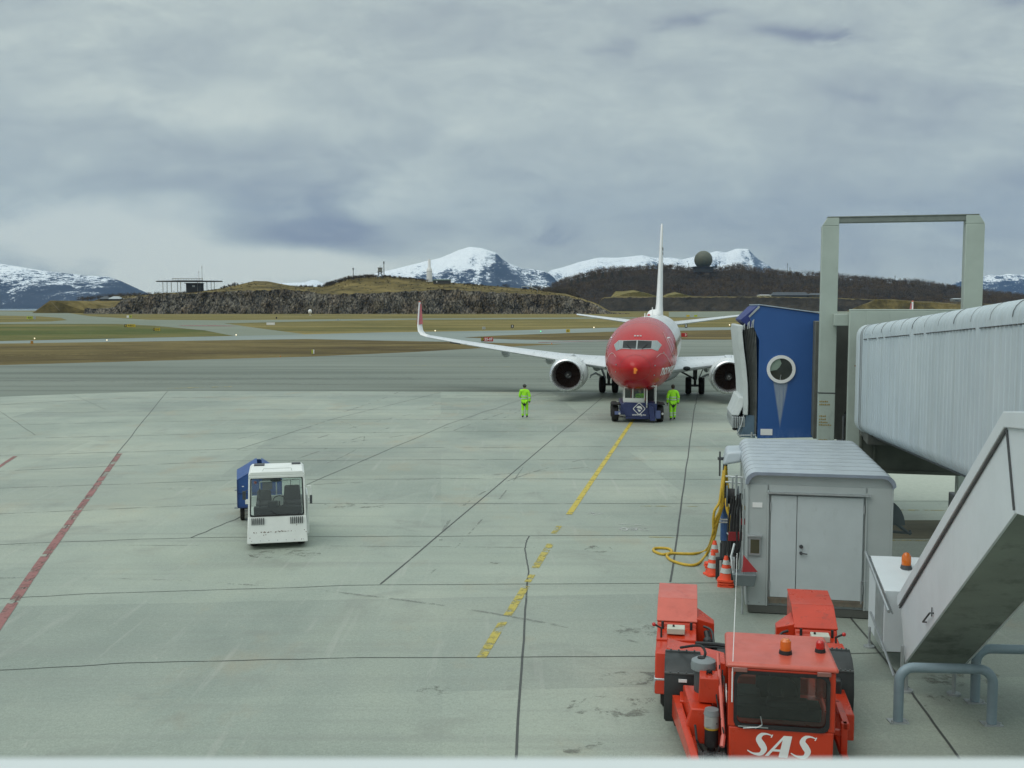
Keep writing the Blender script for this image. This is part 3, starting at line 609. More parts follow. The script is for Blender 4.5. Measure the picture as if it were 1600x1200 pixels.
# ------------------------------------------------------------------ airliner
AX = R(-10.15)
def m_livery():
    m, nt, bs = newmat('fuselage_paint'); o = objco(nt)
    s = nt.nodes.new('ShaderNodeSeparateXYZ'); lk(nt, o, s.inputs[0]); x, y, z = s.outputs
    # red nose: the edge runs back along the crown and curves forward on the flank
    edge = mth(nt, 'ADD', 8.2, mth(nt, 'MULTIPLY', mth(nt, 'POWER', mth(nt, 'ABSOLUTE', mth(nt, 'SUBTRACT', z, 3.0)), 2.0), .35))
    f = mth(nt, 'SUBTRACT', y, edge); r_ = ramp(nt, f, [(.0, g1(0)), (.02, g1(1))])
    n = nz(nt, .8, 5, .6, o); redc = mix(nt, ramp(nt, n, [(.3, g1(0)), (.7, g1(1))]), (.38, .004, .008), (.46, .008, .011))
    sp_ = nz(nt, 9, 6, .75, o); redc = mix(nt, ramp(nt, sp_, [(.62, g1(0)), (.75, g1(.25))]), redc, (.45, .2, .18))
    wn = mix(nt, ramp(nt, nz(nt, 1.5, 5, .6, o, (1, .3, 1)), [(.4, g1(0)), (.7, g1(.6))]), (.76, .78, .78), (.62, .65, .66))
    c = mix(nt, r_, redc, wn); lk(nt, c, bs.inputs['Base Color']); bs.inputs['Roughness'].default_value = .26
    bs.inputs['Coat Weight'].default_value = .12; bs.inputs['Coat Roughness'].default_value = .05; bs.inputs['Specular IOR Level'].default_value = .32
    bump(nt, bs, nz(nt, 1.6, 3, .5, o), .05, .05); return m
M_liv = m_livery()
M_wing = pm('wing_grey_paint', (.60, .63, .66), .32, .1, .06, 1.5, (.42, .44, .45), .6, 2)
M_lip = pm('polished_lip', (.66, .68, .70), .28, .8, .04, 3)
M_fan = pm('fan_blade', (.085, .06, .052), .5, .4, .3, 10)
M_fanr = pm('inlet_lining', (.26, .24, .24), .5, .3, .1, 4)
M_redt = pm('red_livery_paint', (.48, .025, .03), .3, 0, .1, 3)
M_tyre = pm('tyre_rubber', (.016, .015, .015), .8, 0, .3, 8, (.06, .055, .05), .62, 8)
M_strut = pm('gear_strut', (.16, .165, .165), .45, .3, .2, 6)
M_letter = pm('white_lettering', (.78, .78, .78), .4, 0, .02, 3)
plane = thing('airliner', 'white passenger jet with a red nose, facing the camera with a tug under it', 'airliner', (9.35-19.9*sin(-AX), 68.4-19.9*cos(AX), 0), AX)
# stations: y, half width, top, bottom, flatness
FS = [(0, .02, 2.87, 2.83), (.06, .18, 3.02, 2.68), (.2, .36, 3.17, 2.52), (.5, .62, 3.36, 2.28), (.9, .87, 3.53, 2.06), (1.4, 1.11, 3.68, 1.86), (1.75, 1.24, 3.77, 1.76),
      (2.1, 1.35, 3.98, 1.68), (2.45, 1.45, 4.19, 1.60), (2.9, 1.55, 4.42, 1.52), (3.5, 1.67, 4.66, 1.44), (4.3, 1.77, 4.87, 1.38), (5.2, 1.84, 5.02, 1.34), (6.4, 1.88, 5.13, 1.31), (8, 1.88, 5.2, 1.30),
      (12, 1.88, 5.2, 1.3), (16, 1.88, 5.2, 1.3), (20, 1.88, 5.2, 1.3), (25, 1.88, 5.2, 1.34), (27.5, 1.82, 5.2, 1.62), (30, 1.62, 5.18, 2.1), (33, 1.2, 5.1, 2.9), (35.5, .78, 4.98, 3.6), (37.5, .42, 4.85, 4.1), (38.6, .16, 4.7, 4.4)]
def fring(w_, t, b, y, n=64):
    zc = (t+b)/2; wz = zc if y > 5 else zc
    out = []
    for k in range(n):
        a = 2*pi*k/n; ca, sa = cos(a), sin(a)
        kk = 1+.075*math.exp(-((y-1.35)/.75)**2)*(math.exp(-((a-R(42))/.26)**2)+math.exp(-((a-R(138))/.26)**2))-.05*math.exp(-((y-1.3)/.7)**2)*math.exp(-((a-pi/2)/.45)**2)
        out.append((kk*w_*abs(ca)**.97*(1 if ca >= 0 else -1), y, zc+kk*(t-b)/2*abs(sa)**.97*(1 if sa >= 0 else -1)))
    return out
def cinterp(tab, y):
    ys = [a[0] for a in tab]; return [float(np.interp(y, ys, [a[i] for a in tab])) for i in (1, 2, 3)]
# smooth the station curves with many rings
ysm = sorted(set([0, .03, .06, .12, .2, .3, .4, .5, .7, .9, 1.15, 1.4]+[1.4+.175*i for i in range(24)]+[5.6+.5*i for i in range(66)]+[38.6])); ysm = [y for y in ysm if y <= 38.6]
def smooth_st(y):
    if y < .5: return cinterp(FS, y)
    d = min(.35 if y < 6 else 1.0, y*.4); a = [cinterp(FS, max(0, min(38.6, y+d*k))) for k in (-1, -.5, 0, .5, 1)]
    return [sum(q[i]*ww for q, ww in zip(a, (.15, .2, .3, .2, .15))) for i in range(3)]
fus = MB(); fus.loft([fring(*smooth_st(y), y) for y in ysm])
fo = fus.build('fuselage', M_liv, plane, ang=70)
bvh = BVHTree.FromPolygons([V(v) for v in fus.v], fus.f)
def drape(name, mb2, dirn, frame, mat, parent, off=.012, label=None, grid=.12, thick=0):
    """lay flat 2-D shapes onto the fuselage: frame(u, v) gives the ray start, dirn its direction"""
    me = bpy.data.meshes.new('t'); me.from_pydata([(x, y, 0) for x, y, z in mb2.v], [], mb2.f); b = bmesh.new(); b.from_mesh(me)
    bmesh.ops.remove_doubles(b, verts=b.verts, dist=1e-5); bmesh.ops.triangulate(b, faces=b.faces)
    for _ in range(6):
        es = [e for e in b.edges if e.calc_length() > grid]
        if not es: break
        bmesh.ops.subdivide_edges(b, edges=es, cuts=1); bmesh.ops.triangulate(b, faces=b.faces)
    vs = []
    for v in b.verts:
        p, nrm, i, d = bvh.ray_cast(frame(v.co.x, v.co.y), V(dirn))
        vs.append(tuple(p-V(dirn).normalized()*0+nrm*off*(1 if nrm.dot(V(dirn)) < 0 else -1)) if p else None)
    fs = [tuple(v.index for v in f.verts) for f in b.faces if all(vs[v.index] is not None for v in f.verts)]
    vs = [v if v else (0, 5, 3) for v in vs]; b.free(); bpy.data.meshes.remove(me)
    m3 = MB(); m3.add(vs, fs); return m3.build(name, mat, parent, smooth=True, ang=60, label=label, fixn=False)
def front(u, v): return V((u, -3, v))
def flat(pts): m_ = MB(); m_.add([(a, b, 0) for a, b in pts], [tuple(range(len(pts)))]); return m_
M_cockpit = pm('cockpit_glass', (.02, .024, .025), .08, 0, .2, 2, spec=.15); M_cockpits = pm('side_cockpit_glass', (.24, .29, .29), .1, 0, .1, 2)  # side panes: reflected light put into a paler base colour
M_wframe = pm('window_frame_metal', (.33, .36, .36), .5, .1, .05, 3)
# window surround, then the six panes on it
ws = drape('windscreen_frame', flat([(-.74, 4.08), (-.95, 4.08), (-1.19, 3.86), (-1.02, 3.58), (-.72, 3.69), (0, 3.67), (.72, 3.69), (1.02, 3.58), (1.19, 3.86), (.95, 4.08), (.74, 4.08), (0, 4.11)]), (0, 1, 0), front, M_wframe, plane, .012, grid=.08)
for s_ in (-1, 1):
    drape('front_pane', flat([(s_*.035, 3.70), (s_*.70, 3.72), (s_*.70, 4.05), (s_*.035, 4.08)]), (0, 1, 0), front, M_cockpit, plane, .022, grid=.08)
    drape('side_pane', flat([(s_*.75, 3.70), (s_*.87, 3.66), (s_*.89, 4.05), (s_*.76, 4.05)]), (0, 1, 0), front, M_cockpits, plane, .022, grid=.06)
    drape('side_pane', flat([(s_*.90, 3.65), (s_*1.01, 3.61), (s_*1.15, 3.86), (s_*.94, 4.05)]), (0, 1, 0), front, M_cockpits, plane, .022, grid=.06)
    mb = MB(); p0 = bvh.ray_cast(V((s_*.28, -3, 3.70)), V((0, 1, 0)))[0]; p1 = bvh.ray_cast(V((s_*.50, -3, 3.90)), V((0, 1, 0)))[0]
    mb.tube([p0+V((0, -.04, .02)), p1+V((0, -.05, .02))], .018, 6); mb.build('wiper', M_black, plane)
def side(sx):
    return lambda u, v: V((sx*4, u, v))
def ringmb(outer, inner):
    m_ = MB(); n = len(outer); m_.add([(a, b, 0) for a, b in outer]+[(a, b, 0) for a, b in inner], [(i, (i+1) % n, n+(i+1) % n, n+i) for i in range(n)]); return m_
for sx in (-1, 1):
    # door outline, passenger windows, lettering
    drape('door_outline', ringmb(rrect(4.15, 5.05, 2.30, 4.20, .16), rrect(4.20, 5.00, 2.35, 4.15, .13)), (-sx, 0, 0), side(sx), M_letter, plane, .01, grid=.15)
    drape('door_handle', flat(rrect(4.27, 4.42, 3.1, 3.3, .03)), (-sx, 0, 0), side(sx), M_wframe, plane, .02, grid=.1)
    for k in range(41):
        y = 6.1+k*.56; drape('passenger_window', flat(rrect(y, y+.25, 3.52, 3.87, .1, 3)), (-sx, 0, 0), side(sx), M_cockpit, plane, .01, grid=.4)
tmb = text_mb('norwegian', .76, .002, .06, .012, 'LEFT', 1.12); tmb.xf(T(1.72, 2.64, 0)); drape('airline_name', tmb, (-1, 0, 0), side(1), M_letter, plane, .014, grid=.12)
tmb = text_mb('norwegian', .76, .002, .06, .012, 'LEFT', 1.12); tmb.xf(Matrix.Scale(-1, 4, (1, 0, 0))); tmb.xf(T(6.4, 2.64, 0)); drape('airline_name', tmb, (1, 0, 0), side(-1), M_letter, plane, .014, grid=.12)
# pale pinstripes of the livery curving from the radome to the flank
def arc(x0, z0, x1, z1, bulge, wd=.02, n=26):
    P = []
    for i in range(n+1):
        t = i/n; P.append(V((x0+(x1-x0)*t, z0+(z1-z0)*t+bulge*sin(pi*t))))
    L_ = []; R_2 = []
    for i, p in enumerate(P):
        d = (P[min(i+1, n)]-P[max(i-1, 0)]).normalized(); q = V((-d.y, d.x))*wd; L_.append(p+q); R_2.append(p-q)
    m_ = MB(); m_.add([(a.x, a.y, 0) for a in L_+R_2], [(i, i+1, n+2+i, n+1+i) for i in range(n)]); return m_
M_pin = pm('pinstripe', (.60, .34, .33), .4, 0, .1, 3); M_seam = pm('radome_seam', (.20, .02, .02), .5, 0, .1, 3)
for s_ in (-1, 1):
    drape('pinstripe', arc(s_*.98, 3.30, s_*1.70, 2.7, .42, .012), (0, 1, 0), front, M_pin, plane, .012, grid=.2)
    drape('pinstripe', arc(s_*1.2, 4.45, s_*1.74, 3.2, .10, .010), (0, 1, 0), front, M_pin, plane, .012, grid=.2)
ringp = [(.74*cos(2*pi*k/40), 2.82+.62*sin(2*pi*k/40)) for k in range(40)]; ringq = [(.752*cos(2*pi*k/40), 2.82+.632*sin(2*pi*k/40)) for k in range(40)]
drape('radome_seam', ringmb(ringq, ringp), (0, 1, 0), front, M_seam, plane, .006, grid=.3)
mb = MB()
for x, z in ((-.95, 2.95), (-.98, 2.6), (.93, 2.92), (.90, 2.45), (-1.25, 3.45), (1.3, 3.5)):
    p = bvh.ray_cast(V((x, -3, z)), V((0, 1, 0)))[0]; mb.cyl(p+V((0, .05, 0)), p+V((0, -.10, 0)), .035, .025, 8)
mb.build('sensor_probe', M_steel, plane)
mb = MB()
for x in (-.14, 0, .14): p = bvh.ray_cast(V((x, -3, 4.30)), V((0, 1, 0)))[0]; mb.box(p.x-.045, p.x+.045, p.y-.05, p.y+.03, p.z-.01, p.z+.05)
mb.build('ice_probe', M_letter, plane)
p = bvh.ray_cast(V((0.02, -3, 2.72)), V((0, 1, 0)))[0]; mb = MB(); mb.box(p.x-.05, p.x+.07, p.y-.05, p.y+.05, p.z-.14, p.z+.14); mb.box(p.x-.0, p.x+.12, p.y-.06, p.y+.04, p.z-.02, p.z+.08); mb.build('nose_marker', pm('orange_tape', (.85, .25, .03), .5), plane, .01)
# nose gear doors and nose gear
mb = MB(); 
for s_ in (-1, 1): mb.hexa([(s_*.36, 3.2, 1.0), (s_*.40, 3.2, 1.0), (s_*.40, 5.0, 1.0), (s_*.36, 5.0, 1.0), (s_*.30, 3.2, 1.52), (s_*.34, 3.2, 1.52), (s_*.34, 5.0, 1.5), (s_*.30, 5.0, 1.5)])
mb.build('nose_gear_door', M_redt, plane)
mb = MB(); mb.cyl((0, 4.3, 1.5), (0, 4.15, .36), .09, .07); mb.cyl((-.28, 4.15, .36), (.28, 4.15, .36), .05); mb.tube([(0, 3.5, 1.5), (0, 4.15, .75)], .04); mb.build('nose_gear_strut', M_strut, plane)
def wheel_mb(cx, cy, cz, r_, wd, axis='x', rim=.55):
    t = MB(); pr = [(r_*rim, -wd/2), (r_*.82, -wd/2), (r_*.95, -wd*.42), (r_, -wd*.25), (r_, wd*.25), (r_*.95, wd*.42), (r_*.82, wd/2), (r_*rim, wd/2)]
    t.lathe(pr+[pr[0]], (cx, cy, cz), axis, 28); q = MB(); q.lathe([(.02, -wd*.30), (r_*rim*.5, -wd*.34), (r_*rim*.75, -wd*.2), (r_*rim, -wd*.36), (r_*rim, wd*.36), (r_*rim*.75, wd*.2), (r_*rim*.5, wd*.34), (.02, wd*.30)], (cx, cy, cz), axis, 20); return t, q
def add_wheel(parent, cx, cy, cz, r_, wd, rimmat, name='wheel'):
    t, q = wheel_mb(0, 0, 0, r_, wd); t_o = t.build(name, M_tyre, parent); t_o.location = (cx, cy, cz); q.build('rim', rimmat, t_o); return t_o
for s_ in (-1, 1): add_wheel(plane, s_*.19, 4.15, .34, .34, .2, M_strut)
# belly fairing
mb = MB(); rings = []
for y, w_, b_ in ((12.2, .4, 1.35), (13.5, 1.35, 1.12), (15, 1.85, 1.0), (19, 2.0, .98), (21.5, 1.7, 1.05), (23.5, .8, 1.3), (24.2, .3, 1.45)):
    rings.append([(w_*cos(a), y, 1.75+(1.75-b_)*sin(a)*(1 if sin(a) < 0 else .5)) for a in (2*pi*k/28 for k in range(28))])
mb.loft(rings); mb.build('belly_fairing', M_wing, plane, ang=60)
# wings (with blended winglets), flap track fairings, engines, main gear
def foil(c, th, le, x, z, axis='x', n=14):
    up, lo = [], []
    for k in range(n+1):
        t = (1-cos(pi*k/n))/2; yt = 5*th*(.2969*math.sqrt(t)-.126*t-.3516*t*t+.2843*t**3-.1015*t**4)*c
        up.append((le+c*t, z+yt+ .02*c*sin(pi*t))); lo.append((le+c*t, z-yt*.8+.02*c*sin(pi*t)))
    return [(x, a, b) for a, b in up]+[(x, a, b) for a, b in lo[-2:0:-1]]
def wing(s_):
    rings = []
    for x, le, c, th, z in ((1.2, 12.9, 8.0, .13, 1.95), (1.9, 13.5, 7.3, .13, 2.02), (4.0, 14.85, 5.6, .12, 2.22), (5.8, 16.0, 4.5, .115, 2.40), (9, 18.0, 3.55, .11, 2.74), (13, 20.4, 2.45, .105, 3.20), (16.2, 22.35, 1.75, .10, 3.62)):
        rings.append(foil(c, th, le, s_*x, z))
    mb = MB(); mb.loft(rings); wo = mb.build('wing', M_wing, plane, ang=40)
    rings = []
    for x, le, c, th, z, tilt in ((16.2, 22.35, 1.75, .10, 3.62, 0), (16.75, 22.8, 1.62, .09, 3.76, 25), (17.05, 23.2, 1.5, .085, 4.02, 55), (17.2, 23.6, 1.35, .08, 4.42, 76), (17.42, 24.6, .95, .07, 5.35, 80), (17.60, 25.5, .55, .06, 6.12, 80)):
        rg = foil(c, th, le, 0, 0); rings.append([(s_*(x-q[2]*sin(R(tilt))), q[1], z+q[2]*cos(R(tilt))) for q in rg])
    mb = MB(); mb.loft(rings); wl = mb.build('winglet', M_letter, plane, ang=40)
    # red band on the inboard and outboard face
    mb = MB()
    for dx in (-.13, .085):
        mb.add([(s_*(17.22+dx), 23.75, 4.5), (s_*(17.22+dx), 24.75, 4.5), (s_*(17.60+dx*.6), 25.95, 6.02), (s_*(17.60+dx*.6), 25.6, 6.02)], [(0, 1, 2, 3)])
    mb.build('winglet_stripe', M_redt, wl, smooth=False)
    mb = MB(); mb.sph((s_*17.60, 25.75, 6.15), .09, 8, (.5, 3, .6)); mb.build('winglet_tip', pm('orange_red', (.7, .16, .1), .5), wl)
    for x in (6.9, 10.2, 3.6):
        zz = interp([(1.9, 2.02), (5.8, 2.4), (13, 3.2)], x); le = interp([(1.9, 13.5), (5.8, 16), (13, 20.4)], x); c = interp([(1.9, 7.3), (5.8, 4.5), (13, 2.45)], x)
        mb = MB(); mb.loft([[(s_*x+r_*.8*cos(a), le+c*t, zz-.22-.1*c/4+dz+r_*sin(a)) for a in (2*pi*k/12 for k in range(12))] for t, r_, dz in ((.35, .03, .05), (.5, .18, 0), (.75, .26, -.08), (1.0, .24, -.12), (1.2, .12, -.02), (1.32, .02, .05))]); mb.build('flap_track_fairing', M_wing, plane)
    mb = MB(); mb.tube([(s_*13.3, 20.62, 3.2), (s_*14.1, 21.1, 3.29)], .06, 8); mb.build('landing_light', M_dgrey, plane)
    # engine
    ex, ey, ez = s_*4.83, 12.5, 1.60; sq = .93
    prof = [(.86, .42), (.83, .22), (.86, .08), (.92, .0), (1.0, .03), (1.06, .18)]
    mb = MB(); mb.lathe(prof, (ex, ey, ez), 'y', 48, sq=sq); lip = mb.build('inlet_lip', M_lip, plane, ang=70)
    mb = MB(); mb.lathe([(1.06, .18), (1.12, .7), (1.14, 1.5), (1.08, 2.6), (.92, 3.4), (.84, 3.7), (.80, 3.7), (.6, 3.0)], (ex, ey, ez), 'y', 48, sq=sq); na = mb.build('engine_nacelle', M_white, plane, ang=50)
    mb = MB(); mb.lathe([(.86, .42), (.84, .7), (.80, .95), (.80, 1.3)], (ex, ey, ez), 'y', 48, sq=.97); mb.build('inlet_lining', M_fanr, na, ang=70)
    mb = MB()
    for k in range(24):
        a = 2*pi*k/24; mb2 = MB(); mb2.add([(.22, -.02, 0), (.79, -.10, -.09), (.79, .12, .09), (.22, .1, .04)], [(0, 1, 2, 3)]); M_ = T(ex, ey+1.02, ez) @ Matrix.Rotation(a, 4, 'Y'); merge(mb, mb2.xf(M_))
    mb.cyl((ex, ey+1.3, ez), (ex, ey+1.31, ez), .8, n=32); mb.build('fan', M_fan, na, smooth=False)
    mb = MB(); mb.lathe([(.005, .55), (.08, .62), (.17, .82), (.24, 1.05)], (ex, ey, ez), 'y', 24); sn = mb.build('spinner', pm('spinner_grey', (.10, .10, .10), .4), na, ang=60)
    mb = MB(); mb.tube([(ex+(.03+.012*k)*cos(k*.55), ey+.56+k*.022, ez+(.03+.012*k)*sin(k*.55)) for k in range(12)], .014, 5); mb.build('spinner_spiral', M_letter, sn)
    mb = MB(); mb.lathe([(.55, 3.4), (.5, 3.9), (.38, 4.6), (.3, 4.6)], (ex, ey, ez), 'y', 24); mb.build('exhaust', M_strut, na)
    for t_ in (.8, 2.34):
        a = t_; mb = MB(); mb.hexa([(ex+1.08*cos(a), ey+.9, ez+1.08*sin(a)*.98), (ex+1.08*cos(a)+.02, ey+.9, ez+1.08*sin(a)*.98+.03), (ex+1.1*cos(a)+.02, ey+1.9, ez+1.1*sin(a)), (ex+1.1*cos(a), ey+1.9, ez+1.1*sin(a)), (ex+1.2*cos(a), ey+1.3, ez+1.2*sin(a)), (ex+1.2*cos(a)+.02, ey+1.3, ez+1.2*sin(a)+.02), (ex+1.32*cos(a)+.02, ey+1.8, ez+1.32*sin(a)), (ex+1.32*cos(a), ey+1.8, ez+1.32*sin(a))]); mb.build('strake', M_wing, na)
    mb = MB(); mb.loft([[(ex+dx*w_, ey+y, z) for dx, z in ((-1, zb), (1, zb), (.8, zt), (-.8, zt))] for y, w_, zb, zt in ((.8, .12, 2.5, 2.70), (2.0, .26, 2.4, 2.86), (3.8, .26, 2.1, 2.62), (5.6, .18, 2.15, 2.35))]); mb.build('pylon', M_wing, plane, .03)
    # main gear
    gx, gy = s_*2.86, 19.85
    mb = MB(); mb.cyl((gx, gy, 1.8), (gx, gy, .95), .15, .13); mb.cyl((gx, gy, 1.0), (gx, gy, .56), .09); mb.cyl((gx-.48, gy, .56), (gx+.48, gy, .56), .08)
    mb.tube([(gx-s_*1.35, gy, 1.7), (gx, gy, .98)], .06); mb.tube([(gx, gy-.25, 1.2), (gx, gy-.35, .85), (gx, gy-.1, .6)], .045); mb.tube([(gx, gy-.9, 1.75), (gx, gy, 1.0)], .05)
    gs = mb.build('main_gear_strut', M_strut, plane)
    for k in (-1, 1): add_wheel(plane, gx+k*.43, gy, .565, .565, .40, M_strut)
    mb = MB(); mb.hexa([(gx+s_*.2, gy-.5, .95), (gx+s_*.24, gy-.5, .95), (gx+s_*.24, gy+.5, .95), (gx+s_*.2, gy+.5, .95), (gx+s_*.5, gy-.5, 1.7), (gx+s_*.54, gy-.5, 1.7), (gx+s_*.54, gy+.5, 1.7), (gx+s_*.5, gy+.5, 1.7)])
    mb.build('gear_door', M_dgrey, plane)
    mb = MB(); mb.tube([(gx+s_*.45, gy-.6, 1.15), (gx+s_*.85, gy-.6, 1.35), (gx+s_*1.15, gy-.6, 1.2), (gx+s_*1.22, gy-.6, 1.0)], [.07, .08, .06, .03], 8); mb.build('gear_linkage', M_wing, plane)
    # wing root landing light
    mb = MB(); mb.sph((s_*2.35, 13.75, 2.05), .22, 12, (1.1, .8, .6)); mb.build('root_light', M_cockpit, plane)
    # horizontal stabiliser
    rings = [foil(c, .10, le, s_*x, z) for x, le, c, z in ((.5, 33.2, 4.2, 4.28), (1.2, 33.7, 3.8, 4.36), (4, 35.5, 2.6, 4.72), (7.1, 37.5, 1.3, 5.12))]; mb = MB(); mb.loft(rings); mb.build('stabiliser', M_wing, plane, ang=40)
    mb = MB(); mb.cyl((s_*7.12, 37.7, 5.12), (s_*7.16, 38.8, 5.12), .05); mb.build('stabiliser_tip', M_redt, plane)
wing(-1); wing(1)
def vfoil(c, th, le, z, n=12):
    a = [(le+c*(1-cos(pi*k/n))/2, 5*th*(.2969*math.sqrt((1-cos(pi*k/n))/2)-.126*((1-cos(pi*k/n))/2)-.3516*((1-cos(pi*k/n))/2)**2+.2843*((1-cos(pi*k/n))/2)**3-.1015*((1-cos(pi*k/n))/2)**4)*c) for k in range(n+1)]
    return [(w_, y, z) for y, w_ in a]+[(-w_, y, z) for y, w_ in a[-2:0:-1]]
mb = MB(); mb.loft([vfoil(c, th, le, z) for z, le, c, th in ((4.7, 29.0, 8.6, .085), (5.3, 30.0, 7.5, .085), (6.0, 31.4, 6.0, .085), (8.5, 33.4, 4.6, .085), (11.0, 35.4, 3.1, .085), (12.5, 36.6, 2.2, .085), (12.62, 36.9, 1.8, .05))])
fin = mb.build('tail_fin', M_letter, plane, ang=50)
mb = MB()
for s_ in (-1, 1): mb.add([(s_*.13, 36.6, 10.9), (s_*.03, 38.4, 10.9), (s_*.03, 38.7, 12.45), (s_*.10, 37.2, 12.45)], [(0, 1, 2, 3)])
mb.build('fin_red_panel', M_redt, fin, smooth=False)
mb = MB(); mb.box(.15, .165, 35.4, 36.5, 10.35, 10.6); mb.box(.155, .17, 35.3, 36.4, 10.0, 10.2); mb.build('fin_marking', M_dgrey, fin, smooth=False)
mb = MB(); rings = []
for y, w_, h_ in ((21.6, .30, .12), (22.0, .48, .40), (23.2, .50, .48), (24.6, .46, .42), (25.6, .2, .12)): rings.append([(w_*cos(a), y, 5.12+h_*max(0, sin(a))**.7) for a in (2*pi*k/20 for k in range(20))])
mb.loft(rings); mb.build('antenna_dome', M_letter, plane, ang=50)
mb = MB(); mb.hexa([(-.03, 9.5, 5.1), (.03, 9.5, 5.1), (.03, 10.1, 5.1), (-.03, 10.1, 5.1), (-.015, 9.8, 5.42), (.015, 9.8, 5.42), (.015, 10.05, 5.42), (-.015, 10.05, 5.42)]); mb.build('blade_antenna', M_letter, plane)
mb = MB(); mb.hexa([(-.03, 19.2, 5.15), (.03, 19.2, 5.15), (.03, 20.1, 5.15), (-.03, 20.1, 5.15), (-.015, 19.8, 5.75), (.015, 19.8, 5.75), (.015, 20.05, 5.75), (-.015, 20.05, 5.75)]); mb.build('blade_antenna', M_letter, plane)
mb = MB(); mb.sph((-.12, 17.5, 5.22), .10, 10); mb.build('beacon', M_redl, plane)
def m_roof(n): pass

# ------------------------------------------------------------------ people
M_hiv = pm('hi_vis_fabric', (.36, .86, .03), .8, 0, .18, 9, (.22, .55, .03), .55, 14)
M_refl = pm('reflective_tape', (.55, .58, .55), .35, .2, .08, 6)
M_skin = pm('skin', (.45, .28, .2), .6, 0, .1, 6); M_glove = pm('glove_fabric', (.03, .032, .035), .8, 0, .2, 8)
M_hair = pm('dark_brown_hair', (.035, .024, .018), .8, 0, .3, 20); M_dtrs = pm('dark_trouser_panel', (.022, .024, .03), .8, 0, .2, 8); M_boot = pm('black_boot', (.02, .02, .021), .5, 0, .2, 8)
M_cap = pm('dark_cap', (.05, .05, .045), .8, 0, .2, 12)
def limb_chain(start, pts, rads, V_, E_, R__):
    prev = start
    for p, r_ in zip(pts, rads): V_.append(p); R__.append(r_); E_.append((prev, len(V_)-1)); prev = len(V_)-1
    return prev
def person(loc, rz, h, label, pose, cap=False, seat_panel=True, group=None, seated=False):
    k = h/1.8; root = thing('person', label, 'person', loc, rz, group); root.scale = (k, k, k)
    la, ra, ll, rl, lean, hd = pose['la'], pose['ra'], pose['ll'], pose['rl'], pose.get('lean', 0), pose.get('head', 0)
    def spine(z): return (0, lean*(z-.95), z)
    # body: trunk, neck, head, limbs, hands with five fingers each, in one skinned mesh
    Vs = [spine(.95)]; Rs = [(.11, .095)]; Es = []
    ch = limb_chain(0, [spine(1.12), spine(1.30), spine(1.42)], [(.10, .085), (.125, .10), (.10, .085)], Vs, Es, Rs)
    hy = lean*.7+hd
    limb_chain(ch, [(0, lean*.58, 1.52), (0, hy, 1.58), (0, hy+.01, 1.66), (0, hy, 1.745)], [.05, .06, (.078, .092), (.06, .075)], Vs, Es, Rs)
    for A in (la, ra):
        e = limb_chain(ch, A, [.058, .045, .036, .028], Vs, Es, Rs); wv = V(A[3]); dr = (V(A[3])-V(A[2])).normalized(); sd = V((0, 1, 0)); pal = wv+dr*.06
        Vs.append(tuple(pal)); Rs.append((.036, .018)); Es.append((e, len(Vs)-1)); pc = len(Vs)-1
        for q, (off, ln) in enumerate(((-.030, .060), (-.010, .072), (.010, .068), (.030, .052))):
            b_ = pal+sd*off+dr*.025; limb_chain(pc, [tuple(b_), tuple(b_+dr*ln*.55+V((-.012*(1 if wv.x > 0 else -1), 0, 0))), tuple(b_+dr*ln+V((-.03*(1 if wv.x > 0 else -1), 0, 0)))], [.010, .009, .008], Vs, Es, Rs)
        b_ = wv+dr*.03+sd*.032; limb_chain(e, [tuple(b_), tuple(b_+dr*.03+sd*.018), tuple(b_+dr*.058+sd*.016)], [.012, .010, .009], Vs, Es, Rs)
    for A in (ll, rl): limb_chain(0, A, [.085, .075, .055, .045, .035], Vs, Es, Rs)
    body = skin('body', Vs, Es, Rs, M_skin, root, 1)
    # face features
    f = 1; mb = MB(); mb.sph((0, hy+.098, 1.655), .016, 8, (.8, 1.2, 1.6)); mb.sph((-.083, hy, 1.66), .02, 8, (.5, 1, 1.6)); mb.sph((.083, hy, 1.66), .02, 8, (.5, 1, 1.6)); mb.build('nose_and_ears', M_skin, body)
    mb = MB(); mb.sph((-.03, hy+.086, 1.68), .011, 8); mb.sph((.03, hy+.086, 1.68), .011, 8); mb.build('eyes', M_glove, body)
    # hair / cap
    mb = MB(); mb.sph((0, hy-.015, 1.69), .105, 16, (.92, 1.05, .98)); 
    mb.v = [(x, y, max(z, 1.60 if y < hy+.02 else 1.69)) for x, y, z in mb.v]; mb.build('hair', M_hair if not cap else M_cap, root)
    if not cap: mb = MB(); mb.sph((0, hy-.045, 1.63), .075, 12, (1.1, .75, .8)); mb.build('hair', M_hair, root)
    if cap: mb = MB(); mb.cyl((0, hy-.01, 1.705), (0, hy-.01, 1.715), .125, .12, 18); mb.build('hat_brim', M_cap, root)
    # jacket
    Vs = [spine(.84)]; Rs = [(.185, .14)]; Es = []
    ch = limb_chain(0, [spine(.98), spine(1.15), spine(1.32), spine(1.44)], [(.18, .14), (.175, .14), (.18, .145), (.13, .11)], Vs, Es, Rs)
    limb_chain(ch, [(0, lean*.6, 1.53)], [(.075, .075)], Vs, Es, Rs)
    for A in (la, ra):
        A2 = [A[0], A[1], A[2], tuple(V(A[2]).lerp(V(A[3]), .85))]; limb_chain(ch, A2, [.088, .078, .066, .056], Vs, Es, Rs)
    jk = skin('jacket', Vs, Es, Rs, M_hiv, root, 2)
    def band(z, rx, ry, hgt=.05):
        m_ = MB(); y0 = lean*(z-.95); m_.loft([[(rx*cos(a), y0+ry*sin(a), z+dz) for a in (2*pi*i/24 for i in range(24))] for dz in (-hgt/2, hgt/2)], caps=False); m_.build('reflective_band', M_refl, jk)
    band(1.16, .193, .158); band(1.04, .196, .160)
